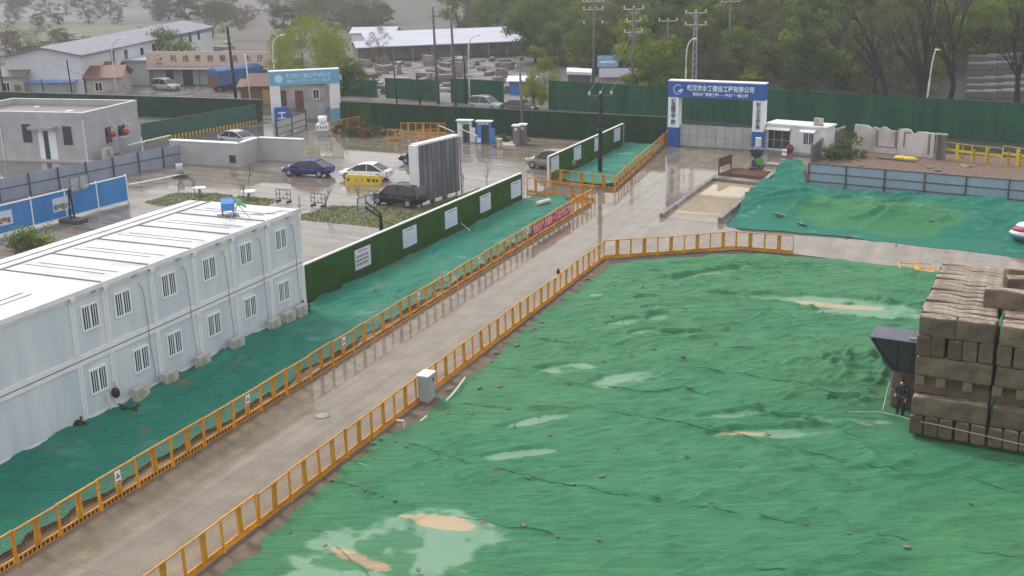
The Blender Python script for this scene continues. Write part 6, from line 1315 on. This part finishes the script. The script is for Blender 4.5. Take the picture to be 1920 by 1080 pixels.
def leaf_cloud(seed, centres, n, size, flat=.6, droop=0.0):
    """many small leaf faces in uneven clumps; per-clump tint"""
    r = np.random.RandomState(seed); C = np.array([c[:4] for c in centres], float); V = []; tint = []
    k = len(C); w = C[:, 3]**2; w = w/w.sum(); idx = r.choice(k, n, p=w); ct = r.rand(k)
    d = r.normal(size=(n, 3)); d /= np.linalg.norm(d, axis=1)[:, None]; rad = r.rand(n)**.45
    P = C[idx, :3]+d*(C[idx, 3]*rad)[:, None]*np.array([1, 1, flat]); 
    if droop: P[:, 2] -= droop*r.rand(n)**2*C[idx, 3]
    a = r.normal(size=(n, 3)); a /= np.linalg.norm(a, axis=1)[:, None]; b = np.cross(a, d+.3*r.normal(size=(n, 3))); b /= (np.linalg.norm(b, axis=1)[:, None]+1e-6)
    if droop: a = a*.35+np.array([0, 0, -1.0])
    s = (size*(.5+r.rand(n)))[:, None]
    V = np.stack([P-a*s, P+b*s*.55, P+a*s, P-b*s*.55], 1).reshape(-1, 3)
    t = np.repeat(np.clip(ct[idx]*.65+.35*r.rand(n), 0, 1), 4)
    me = bpy.data.meshes.new('crown'); me.vertices.add(4*n); me.vertices.foreach_set('co', V.ravel()); me.loops.add(4*n); me.loops.foreach_set('vertex_index', np.arange(4*n)); me.polygons.add(n)
    me.polygons.foreach_set('loop_start', np.arange(0, 4*n, 4)); me.polygons.foreach_set('loop_total', np.full(n, 4)); me.update(calc_edges=True)
    A = me.attributes.new('tint', 'FLOAT', 'POINT'); A.data.foreach_set('value', t.astype(np.float32)); return me
LM = {'olive': leaf_mat('leaf_olive', (.055, .09, .012), (.20, .27, .035)), 'dark': leaf_mat('leaf_dark', (.03, .065, .015), (.11, .18, .03)), 'grey': leaf_mat('leaf_grey', (.08, .075, .042), (.15, .15, .075)),
      'lime': leaf_mat('leaf_lime', (.12, .17, .012), (.34, .38, .035)), 'bright': leaf_mat('leaf_bright', (.06, .12, .012), (.26, .34, .035)), 'rust': leaf_mat('leaf_rust', (.12, .06, .03), (.2, .12, .05)), 'weed': leaf_mat('leaf_weed', (.045, .07, .015), (.13, .15, .04))}
def clumps(seed, h, rx, rz_, n, z0, hollow=.55):
    r = random.Random(seed); o = []
    for i in range(n):
        t = r.uniform(-1, 1); a = r.uniform(0, 6.28); q = math.sqrt(max(0, 1-t*t))*r.uniform(hollow, 1.05); o.append((rx*q*math.cos(a), rx*q*math.sin(a), z0+rz_*t*r.uniform(.8, 1.05), r.uniform(.22, .42)*rx))
    return o
def tree_proto(name, label, seed, h, rx, rz_, m, nc, nl, size, cat='tree', droop=0.0, trunk='bark', flat=.7, tf=.4):
    r = thing(name, label, cat); T, B, tips = branches(seed, h, h*.022+.05, 3, .75, 4, .5, tf)
    T.add(B.v, B.f); T.build('trunk', K[trunk], r, True)
    link('crown', leaf_cloud(seed, clumps(seed, h, rx, rz_, nc, h-rz_*1.02), nl, size, flat, droop), r).data.materials.append(LM[m]); return r
FOREST = [tree_proto('broadleaf_tree', 'x', 1, 8.6, 3.9, 4.1, 'olive', 44, 7000, .15), tree_proto('broadleaf_tree', 'x', 2, 8.0, 3.6, 3.9, 'dark', 32, 4200, .2), tree_proto('broadleaf_tree', 'x', 3, 9.4, 4.5, 4.4, 'olive', 38, 5200, .2),
          tree_proto('broadleaf_tree', 'x', 4, 7.2, 3.7, 3.5, 'bright', 28, 3800, .19), tree_proto('bare_tree', 'x', 5, 9.0, 3.4, 4.2, 'grey', 34, 3000, .12, trunk='twig'), tree_proto('bare_tree', 'x', 6, 8.0, 3.2, 3.8, 'grey', 30, 2600, .12, trunk='twig')]
FL = ['olive green leafy tree in the wooded hillside', 'dark green bushy tree in the wooded hillside', 'tall olive green spreading tree in the wooded hillside', 'low fresh green rounded tree in the wooded hillside', 'grey brown leafless tree in the wooded hillside', 'small grey brown leafless tree in the wooded hillside']
fu = [False]*6; rf_ = random.Random(21); pts = []
# one tree per cell of the view: walk outward from the foot of the hill
def visible(x, y, z):
    d = np.array([x, y, z-CAM_H]); zz = d @ Fv; return 960+F_PX*(d @ Rv)/zz, 540-F_PX*(d @ Uv)/zz
for ring in range(70):
    yy = 128+ring*5.2
    for k in range(64):
        xx = -75+k*5.6+(2.8 if ring % 2 else 0)+rf_.uniform(-1.9, 1.9); y = yy+rf_.uniform(-1.9, 1.9); g = hz(xx, y)
        if g < .15: continue
        px, py = visible(xx, y, g+6)
        if px < 660 or px > 1990 or py < -60: continue
        if yy > 260 and rf_.random() < .30: continue
        if px > 1745 and y < 152: continue
        pts.append((xx, y, g, px))
pts.sort(key=lambda q: math.hypot(q[0], q[1])); pts = pts[:255]
for xx, y, g, px in pts:
    n = fbm(np.array([xx/16.]), np.array([y/16.]), 3)[0]
    if px > 1450 and g < 2.5: w = [1, 3, 1, 3, 4, 4]
    elif n < .36: w = [2, 2, 1, 2, 4, 3]
    else: w = [6, 4, 5, 4, .6, .6]
    i = rf_.choices(range(6), w)[0]; k = rf_.uniform(.75, 1.2)
    o = place(FOREST[i], not fu[i], (xx, y, g-.3), rf_.uniform(0, 6.28), FL[i], 'trees of the wooded hillside', (k, k, k*rf_.uniform(.9, 1.15))); fu[i] = True
for k in range(30):
    xx, y = rf_.uniform(-150, -45), rf_.choice([252, 262, 335, 345, 400, 410])+rf_.uniform(-4, 4); i = rf_.choice([4, 4, 5, 5, 0]); c = rf_.uniform(.35, .6)
    if y < 300 and xx > -80: continue
    place(FOREST[i], False, (xx, y, -.2), rf_.uniform(0, 6.28), 'hazy tree in the hedge lines of the distant fields', 'trees in the distant fields', (c*1.3, c*1.3, c))
for k in range(105):
    px, py = (rf_.uniform(395, 720), rf_.uniform(22, 74)) if k < 34 else (rf_.uniform(540, 730), rf_.uniform(8, 62)) if k < 66 else (rf_.uniform(-20, 480), rf_.choice([6, 14, 30, 36])+rf_.uniform(-3, 3)); p = at(px, py)
    if 495 < px < 680 and py > 62: continue
    c = rf_.uniform(.5, .85); place(FOREST[rf_.choice([4, 5, 5, 4, 1])], False, (p.x, p.y, -.2), rf_.uniform(0, 6.28), 'misty grey tree in the far band behind the long hall and sheds', 'misty trees behind the sheds', (c*1.35, c*1.35, c))
# single trees one can point at
def lone(pr, q, k=1.0, z=0): pr.location = (*at(*q)[:2], z); pr.scale = (k, k, k); pr.rotation_euler = (0, 0, q[0]); return pr
lone(tree_proto('willow_tree', 'big yellow green willow rising behind the light blue gateway', 31, 10.2, 5.6, 4.6, 'lime', 90, 22000, .12, droop=.6, tf=.3), (580, 172))
lone(tree_proto('willow_tree', 'slim pale green willow beside the right end of the stone yard', 32, 5.2, 2.2, 2.4, 'lime', 40, 5000, .1, droop=1.2, tf=.3), (1020, 185), 1.0)
lone(tree_proto('willow_tree', 'small yellow green willow low behind the gap in the hoardings', 33, 4.2, 1.8, 2.0, 'lime', 30, 3000, .1, droop=1.0, tf=.3), (1003, 205), 1.0)
lone(tree_proto('broadleaf_tree', 'bright green round tree behind the long green hoarding', 34, 7.6, 3.6, 3.4, 'bright', 44, 7000, .15), (1248, 185))
lone(tree_proto('broadleaf_tree', 'bright green narrow tree left of the round bright tree', 35, 6.6, 2.6, 3.1, 'bright', 34, 5000, .15), (1200, 186))
lone(tree_proto('broadleaf_tree', 'olive tree with yellow tinge behind the crossarm poles', 36, 10.0, 3.0, 3.6, 'lime', 34, 4500, .16), (1190, 160))
lone(tree_proto('broadleaf_tree', 'large dark green tree at the left foot of the wooded hill', 37, 10.5, 5.0, 4.6, 'dark', 50, 8000, .19), (1005, 118))
lone(tree_proto('broadleaf_tree', 'second large green tree at the left foot of the wooded hill', 38, 9.5, 4.4, 4.0, 'olive', 46, 7000, .19), (1075, 124))
lone(tree_proto('broadleaf_tree', 'small bright green tree behind the driving school sign', 39, 6.8, 4.6, 2.6, 'bright', 40, 5000, .15), (316, 138))
lone(tree_proto('bush', 'olive bush right of the willow above the low hoarding', 40, 4.0, 3.2, 2.0, 'olive', 24, 1900, .2, 'bush'), (660, 178))
lone(tree_proto('bush', 'yellow green grassy bush behind the right end of the blue gateway', 41, 3.6, 2.6, 1.9, 'lime', 22, 1500, .2, 'bush'), (1420, 178))
lone(tree_proto('bare_tree', 'grey leafless tree before the white roofed sheds', 42, 6.6, 2.2, 3.0, 'grey', 40, 3200, .07, trunk='twig'), (712, 124))
for i, (q, k) in enumerate((((95, 150), 1.15), ((60, 140), 1.0), ((20, 160), 1.25), ((128, 138), .9))):
    t = tree_proto('bare_tree', ['dark leafless tree above the blue roofed shed', 'dark leafless tree left of the red roofed house', 'pale leafless tree at the left picture edge', 'small dark leafless tree before the long grey roof'][i], 50+i, 7.5, 3.0, 3.0, 'grey', 44, 3600, .07, trunk='twig'); lone(t, q, k)
for i, (q, h, sd) in enumerate((((1662, 214), 15.5, 61), ((1722, 220), 15.0, 67), ((1738, 222), 16.0, 63), ((1772, 222), 16.5, 64), ((1905, 230), 13.0, 65), ((1640, 212), 9.0, 66))):
    t = thing('bare_tree', ['tall dark leafless tree leaning left behind the very long hoarding', 'tall dark forked leafless tree in the middle behind the long hoarding', 'tall dark leafless tree close behind the leaning street lamp', 'tall dark leafless tree right of the leaning street lamp', 'dark leafless tree at the right picture edge', 'short leafless tree left of the leaning tall tree'][i], 'tree', (*at(*q)[:2], 0)); T, B, tips = branches(sd, h*1.28, .40, 5, .55, 4, 1.2, .36, 6)
    T.build('trunk', K['bark'], t, True); B.build('twig_crown', K['bark'], t, True); t.rotation_euler = (0, -.1 if i == 0 else .02, i*1.3)
def shrub(q, h, rx, m, label, seed, n=500, size=.12, z=0.0, name='shrub', group=None):
    t = thing(name, label, 'shrub', (*at(*q)[:2], z), seed, group); T, B, _ = branches(seed, h, .03, 2, .9, 5, .4, .35, 4); T.v += []; T.build('stem', K['twig'], t)
    link('foliage', leaf_cloud(seed, clumps(seed, h, rx, h*.42, 14, h*.5, .3), n, size, .9), t).data.materials.append(LM[m]); return t
for i, (q, h, rx, m, lab) in enumerate((((655, 255), 1.0, 1.6, 'weed', 'low green weeds at the foot of the rusty barrier'), ((682, 258), 1.0, 1.1, 'rust', 'reddish brown shrub among the weeds'), ((705, 255), 1.1, 1.5, 'weed', 'leafy weeds right of the reddish shrub'), ((640, 250), .9, 1.0, 'rust', 'brownish shrub beside the white round tank'), ((668, 244), 1.2, 1.3, 'rust', 'tall brownish weeds in front of the rusty barrier'), ((730, 253), .7, .9, 'weed', 'small weeds left of the pen in the yard'),
       ((70, 462), 1.4, 2.0, 'bright', 'bright green bush below the blue panel wall'), ((45, 472), 1.1, 1.5, 'weed', 'green bush at the left edge below the blue panel wall'), ((1590, 290), 2.2, 1.4, 'dark', 'dark ivy like shrub left of the broken wall'), ((1570, 298), 1.6, 1.2, 'weed', 'green shrub beside the curved revetment wall'), ((1605, 296), .7, 1.1, 'weed', 'low weeds at the foot of the broken wall'), ((945, 268), .8, .9, 'weed', 'weeds beside the blue kiosk'),
       ((567, 588), .7, .6, 'weed', 'green tuft at the far corner of the dormitory'), ((150, 805), .4, .45, 'weed', 'small green tuft at the dormitory wall near the camera'), ((242, 775), .35, .5, 'weed', 'low weeds by the nearest air conditioner'), ((1560, 300), 1.4, .9, 'dark', 'dark shrub in front of the revetment wall'))): shrub(q, h, rx, m, lab, 80+i, int(500*rx), .1)
for i, (q, h, lab) in enumerate((((612, 392), 2.6, 'small bare shrub on the grass right of the crowd barrier'), ((912, 350), 1.9, 'small bare shrub on the grass behind the long green wall'), ((672, 382), 1.8, 'small bare shrub beside the black off-road car'), ((366, 368), 2.2, 'small bare shrub on the grass behind the dormitory roof'), ((458, 376), 2.4, 'small bare shrub by the round white table tops'), ((868, 350), 1.3, 'thin bare shrub at the right end of the billboard'), ((334, 360), 1.6, 'thin bare sapling left of the bare shrubs'), ((466, 345), 1.9, 'thin bare sapling before the pump house'))):
    t = thing('bare_shrub', lab, 'shrub', (*at(*q)[:2], 0)); T, B, _ = branches(100+i, h*1.1, .035, 3, .7, 6, .7, .45, 4); T.build('stem', K['twig'], t); B.build('twig', K['twig'], t)
# ------------------------------------------------------------------ houses and sheds across the road
def gable(name, label, q, rz, L, Wd, h, rh, wallm, roofm, over=.4, cat='house', z=0.0, wins=(), doors=()):
    t = thing(name, label, cat, (*at(*q)[:2], z), rz); b = MB(); b.box(0, L, 0, Wd, 0, h); b.add([(0, 0, h), (0, Wd, h), (0, Wd/2, h+rh)], [(0, 2, 1)]); b.add([(L, 0, h), (L, Wd, h), (L, Wd/2, h+rh)], [(0, 1, 2)]); b.build('wall', wallm, t)
    b = MB(); k = rh/(Wd/2)
    for s in (0, 1):
        y0 = -over if s == 0 else Wd+over; z0 = h-over*k; b.hexa([(-over, y0, z0+.02), (L+over, y0, z0+.02), (L+over, Wd/2, h+rh+.02), (-over, Wd/2, h+rh+.02), (-over, y0, z0+.14), (L+over, y0, z0+.14), (L+over, Wd/2, h+rh+.14), (-over, Wd/2, h+rh+.14)] if s == 0 else [(-over, Wd/2, h+rh+.02), (L+over, Wd/2, h+rh+.02), (L+over, y0, z0+.02), (-over, y0, z0+.02), (-over, Wd/2, h+rh+.14), (L+over, Wd/2, h+rh+.14), (L+over, y0, z0+.14), (-over, y0, z0+.14)])
    b.build('roof', roofm, t)
    for x, z0, w, hh in wins: b = MB(); b.box(x, x+w, -.04, -.002, z0, z0+hh); w_ = b.build('window', K['glass'], t); b = MB(); b.box(x-.08, x, -.06, -.002, z0-.08, z0+hh+.08); b.box(x+w, x+w+.08, -.06, -.002, z0-.08, z0+hh+.08); b.box(x, x+w, -.06, -.002, z0+hh, z0+hh+.08); b.box(x, x+w, -.06, -.002, z0-.08, z0); b.box(x+w/2-.03, x+w/2+.03, -.06, -.0405, z0, z0+hh); b.build('frame', K['signwhite'], w_)
    for x, w, hh, m in doors: b = MB(); b.box(x, x+w, -.05, -.002, 0, hh); b.build('door', m, t)
    return t
# driving school office
a, c = at(214, 160), at(512, 161); sa = ang2(a, c); L = (c-a).length; t = thing('driving_school_office', 'pale office with long cream sign of the driving school', 'shop', a, sa); sx = L*(283-214)/(512-214)
b = MB(); b.box(0, L, 1.2, 8, 0, 3.0); b.build('wall', mat('pale_green_wall', (.40, .44, .41), .6, (.46, .47, .46), .4), t); b = MB(); b.box(0, sx, 0.0, 1.18, 0, 3.7); b.build('side_wing', mat('mint_wall', (.44, .50, .46), .6, (.5, .53, .52), .4), t); b = MB(); b.box(-.3, sx-.1, -.6, 8.2, 3.702, 3.95); b.build('eave', K['metalroof'], t)
b = MB(); b.box(sx, L, -.2, 8, 3.0, 3.2); b.build('roof', K['greyroof'], t); sg = MB(); sg.box(sx, L+.2, -.45, -.201, 2.55, 5.15); sg = sg.build('sign_board', mat('cream_sign', (.62, .50, .40), .45, (.60, .46, .40), .1), t); b = MB(); b.box(sx, L+.2, -.5, -.4505, 2.5, 2.62); b.build('trim', K['signwhite'], sg)
cm = mat('brown_letters', (.14, .045, .02), .5); sw = (L-sx)
for i, ch in enumerate('利成驾校报名大厅'): text('lettering', ch, 1.05, cm, sg, (sx+sw*(.225+.1*i), -.47, 4.05), .02)
e = MB(); emblem(e, sx+sw*.105, 4.15, .55, -.47, 0); e.box(sx+sw*.105-.55, sx+sw*.105+.55, -.475, -.455, 3.25, 3.4); e.build('emblem', cm, sg)
b = MB(); r = random.Random(2); x = sx+1.2
while x < L-1: l = r.uniform(.5, 1.4); b.box(x, x+l, -.47, -.452, 2.82, 2.95); x += l+.25
b.build('print', mat('small_print', (.3, .22, .18), .5), sg)
for x, w in ((sx+2.2, 1.2), (sx+5.0, 1.6), (sx+9.5, 1.4)): b = MB(); b.box(x, x+w, 1.12, 1.198, 0, 2.3); b.build('door', K['glass'], t)
for x in (sx+.2, sx+4.0, sx+8.2, L-.3): b = MB(); b.cyl((x, 0, 0), (x, 0, 2.55), .09, n=7); b.build('column', K['wood'], t)
# long white hall with shallow roof behind it
a6, c6 = at(150, 103, 6.0), at(396, 50, 6.0); ha3 = ang2(a6, c6); L = (c6-a6).length; t = thing('long_hall', 'long white hall with shallow grey roof running back behind the sign', 'hall', (a6.x, a6.y, 0), ha3); WdH = 11
b = MB(); b.box(0, L, 0, WdH, 0, 5.8); b.add([(.02, 0, 5.8), (.02, WdH, 5.8), (.02, WdH/2, 7.0)], [(0, 2, 1)]); b.add([(L-.02, 0, 5.8), (L-.02, WdH, 5.8), (L-.02, WdH/2, 7.0)], [(0, 1, 2)]); b.build('wall', mat('hall_white', (.66, .67, .68), .55, (.56, .57, .6), .15), t); b = MB(); b.hexa([(-.6, -.5, 5.802), (L+.6, -.5, 5.802), (L+.6, WdH/2, 7.0), (-.6, WdH/2, 7.0), (-.6, -.5, 6.0), (L+.6, -.5, 6.0), (L+.6, WdH/2, 7.2), (-.6, WdH/2, 7.2)]); b.hexa([(-.6, WdH/2, 7.0), (L+.6, WdH/2, 7.0), (L+.6, WdH+.5, 5.802), (-.6, WdH+.5, 5.802), (-.6, WdH/2, 7.2), (L+.6, WdH/2, 7.2), (L+.6, WdH+.5, 6.0), (-.6, WdH+.5, 6.0)]); b.build('roof', K['greyroof'], t)
for px, py in ((211, 102), (236, 101), (266, 97), (288, 90), (340, 72), (356, 68), (372, 64)):
    s_, z_ = on_plane(px, py, (a6.x, a6.y, 0), ha3); b = MB(); b.box(s_-.6, s_+.6, -.05, -.002, z_-1.0, z_+.6); b.build('window', K['glass'], t)
s_, _ = on_plane(296, 90, (a6.x, a6.y, 0), ha3); b = MB(); b.box(s_, L+.03, -.03, -.002, 5.2, 5.798); b.build('blue_band', K['blueroof'], t)
gable('red_roofed_house', 'long low house with dark red roof left of the pale shop', (96, 176), -.14, 9.5, 6.5, 2.7, 1.5, K['pinkwall'], K['tile'], wins=((2, 1, 1, 1.1),), doors=((5.5, 1.0, 2.0, K['brick']),))
t = thing('blue_roofed_shed', 'small shed with bright blue roof and pale walls', 'shed', (*at(48, 186)[:2], 0), -.12); b = MB(); b.box(0, 7.2, 0, 3.8, 0, 2.3); b.build('wall', mat('shed_pale', (.38, .42, .44), .6, (.3, .33, .36), .5), t); b = MB(); b.hexa([(-.3, -.6, 2.302), (7.6, -.6, 2.302), (7.6, 4.0, 2.9), (-.3, 4.0, 2.9), (-.3, -.6, 2.42), (7.6, -.6, 2.42), (7.6, 4.0, 3.02), (-.3, 4.0, 3.02)]); b.build('roof', K['blueroof'], t); b = MB(); b.box(4.4, 6.4, -.04, -.002, .3, 2.0); b.build('shutter', K['grey'], t); b = MB(); b.box(.4, 1.5, -.5, -.3, 0, 1.2); b.build('stall', K['red'], t)
gable('old_house', 'stained old house at the left picture edge', (-40, 188), -.1, 7.0, 5, 3.3, 1.0, K['pinkwall'], K['wood'], wins=((4.0, 1.2, .9, 1.2),), doors=((5.6, .9, 2.1, K['wood']),))
gable('grey_house', 'grey gabled house with dark doorway beside the pale shop', (165, 184), .12, 4.8, 6.0, 2.8, 1.3, K['pinkwall'], K['tile'], wins=((1.2, 1.0, .9, 1.1),))
gable('brick_shed', 'small red roofed shed with tan door left of the light blue gateway', (468, 195), -.1, 4.2, 3.6, 2.5, 1.2, K['brick'], K['tile'], doors=((1.9, 1.7, 1.9, mat('tan_door', (.45, .3, .12), .6)),))
gable('brick_shed', 'low brick outhouse beside the dark wooden pole', (452, 188), -.1, 2.6, 3.0, 1.9, .7, K['brick'], K['tile'])
gable('village_house', 'stained pale house seen through the light blue gateway', (515, 203), -.18, 6.8, 5, 3.3, 1.2, K['pinkwall'], K['tile'], wins=((5.4, 1.3, .7, 1.1),), doors=((.6, 1.1, 2.3, mat('dark_red_door', (.10, .03, .03), .5)), (2.9, 1.1, 2.3, mat('brown_door', (.16, .05, .04), .5))))
# white roofed sheds of the stone yard
a, c = at(697, 116), at(985, 103); sa = ang2(a, c); L = (c-a).length; t = thing('long_shed', 'long open shed with pale blue white roof behind the stone yard', 'shed', a, sa)
b = MB(); b.hexa([(-.5, -1.5, 2.6), (L, -1.5, 2.6), (L, 8, 4.6), (-.5, 8, 4.6), (-.5, -1.5, 2.75), (L, -1.5, 2.75), (L, 8, 4.75), (-.5, 8, 4.75)]); b.build('roof', K['metalroof'], t); b = MB(); b.box(0, L, 3.5, 8, 0, 3.6); b.build('wall', K['pinkwall'], t)
for k in range(9): x = .3+(L-.6)*k/8; b = MB(); b.cyl((x, -1, 0), (x, -1, 2.6), .12, n=6); b.build('column', K['concrete'], t)
gable('lean_to', 'small shed with pale roof at the left end of the long open shed', (672, 122), sa+.0, 3.6, 5, 3.0, .8, K['wood'], K['metalroof'], cat='shed')
gable('far_shed', 'white far shed seen above the time worn stone heaps', (660, 88), -.1, 9, 6, 2.8, .9, K['white'], K['metalroof'], cat='shed')
gable('far_shed', 'grey far shed at the foot of the wooded hill', (938, 78), .2, 7, 7, 4.2, 1.4, K['white2'], K['greyroof'], cat='shed')
for i, (q, w, lab) in enumerate((((1120, 128), 5.2, 'house with dark red roof between the crossarm poles'), ((1315, 150), 4.6, 'small pinkish gabled house behind the lattice power pole'), ((1128, 175), 4.5, 'grey shed under the blue sign near the crossarm poles'))):
    gable('hill_house', lab, q, [-.3, .9, -.1][i], w, 5, [2.8, 3.4, 2.2][i], [2.2, 2.4, .8][i], K['pinkwall'], [K['tile'], K['tile'], K['greyroof']][i])
q = at(1120, 160); t = thing('roof_sign', 'sky blue sign board under the dark red roof near the crossarm poles', 'sign', q, -.12); b = MB(); b.box(0, 3.0, -.1, .1, 2.6, 4.2); b.build('board', mat('sky_sign', (.16, .4, .72), .4, (.3, .5, .75), .8), t); b = MB(); [b.cyl((x, .15, 0), (x, .15, 4.0), .06, n=5) for x in (.2, 2.8)]; b.build('post', K['polec'], t); b = MB(); b.box(.3, 2.6, -.13, -.102, 3.2, 3.5); b.build('print', K['signwhite'], t)
q = at(1062, 163); t = thing('white_canopy', 'white flat canopy left of the blue sign', 'canopy', q, -.1); b = MB(); b.hexa([(0, 0, 1.8), (3.6, 0, 1.6), (3.6, 2.5, 1.9), (0, 2.5, 2.1), (0, 0, 2.2), (3.6, 0, 2.0), (3.6, 2.5, 2.3), (0, 2.5, 2.5)]); b.build('roof', K['white'], t); b = MB(); b.box(.2, 3.4, .6, 2.4, 0, 1.598); b.build('wall', K['wood'], t)
q = at(958, 190); gable('road_shed', 'low shed with white roof behind the small willow', (955, 178), -.2, 3.4, 3, 1.9, .4, K['pblue'], K['white'], cat='shed')
# slabs, crates and heaps of the stone yard
r = random.Random(9); sms = []
for i in range(5):
    b = MB(); w, d, h = r.uniform(1.0, 2.6), r.uniform(.6, 1.4), r.uniform(.2, .5)
    for k in range(r.randint(1, 3)): b.obox((r.uniform(-.1, .1), r.uniform(-.1, .1), h*(k+.5)+.012*k), w*r.uniform(.8, 1), d*r.uniform(.8, 1), h, r.uniform(-.15, .15))
    sms.append(b.mesh('stone_slab', mat('yard_stone', [(.34, .33, .33), (.2, .18, .175), (.45, .44, .45), (.13, .12, .12), (.26, .215, .2)][i], .6, [(.25, .22, .21), (.14, .11, .1), (.3, .28, .28), (.2, .17, .16), (.2, .15, .13)][i], 2)))
for k in range(120):
    px, py = r.uniform(640, 985), r.uniform(106, 176)
    if px < 700 and py > 150: continue
    if 690 < px < 965 and py < 112: py += 10
    o = link('stone_slab', sms[k % 5]); o.location = (*at(px, py)[:2], .012); o.rotation_euler = (0, 0, r.uniform(0, 6)); s = r.uniform(.6, 1.3); o.scale = (s*r.uniform(.8, 1.6), s, s*r.uniform(.5, 1.3)); tag(o, ['pale grey stone slabs piled in the stone yard', 'dark brown stone slabs piled in the stone yard', 'whitish stone slabs piled in the stone yard', 'blackish stone slabs piled in the stone yard', 'reddish stone slabs piled in the stone yard'][k % 5], 'stone slab', 'slabs in the stone yard')
for k in range(30):
    px, py = r.uniform(20, 560), r.uniform(60, 130)
    o = link('stone_slab', sms[k % 5]); o.location = (*at(px, py)[:2], .05); o.rotation_euler = (0, 0, r.uniform(0, 6)); s = r.uniform(1, 2.4); o.scale = (s, s, s); tag(o, 'pale pile of goods on the open ground beyond the houses', 'pile', 'piles beyond the houses')
# stacks of cast blocks behind the far hoarding at the right edge
cm_ = rough_block(3.4, 1.4, .95, 77); cm_.materials[0] = K['polec']; cm_.materials[1] = K['wetconc']  # tops again paler than the sides, top light in the colour
for j in range(5):
    for k in range(5):
        for z in range(2 if j < 3 else 3):
            o = link('cast_block', cm_); p = at(1835+k*34, 203-j*7); o.location = (p.x, p.y, hz(p.x, p.y)+.4+z*.97); o.rotation_euler = (0, 0, -.45); tag(o, 'grey cast block in the rows behind the hoarding at the right edge', 'block', 'cast blocks behind the far hoarding')
# ------------------------------------------------------------------ rain haze over the whole place
b = MB(); b.box(-1000, 1000, -120, 1600, -1.2, 62);
me = b.mesh('haze', []); hm = bpy.data.materials.new('haze'); hm.use_nodes = True; t = hm.node_tree; t.nodes.clear(); o_ = t.nodes.new('ShaderNodeOutputMaterial'); v = t.nodes.new('ShaderNodeVolumePrincipled')
v.inputs['Color'].default_value = (.86, .86, .92, 1); v.inputs['Density'].default_value = 0.0005; v.inputs['Anisotropy'].default_value = 0.1; t.links.new(v.outputs[0], o_.inputs['Volume'])
me.materials.append(hm); tag(link('haze', me), kind='stuff')
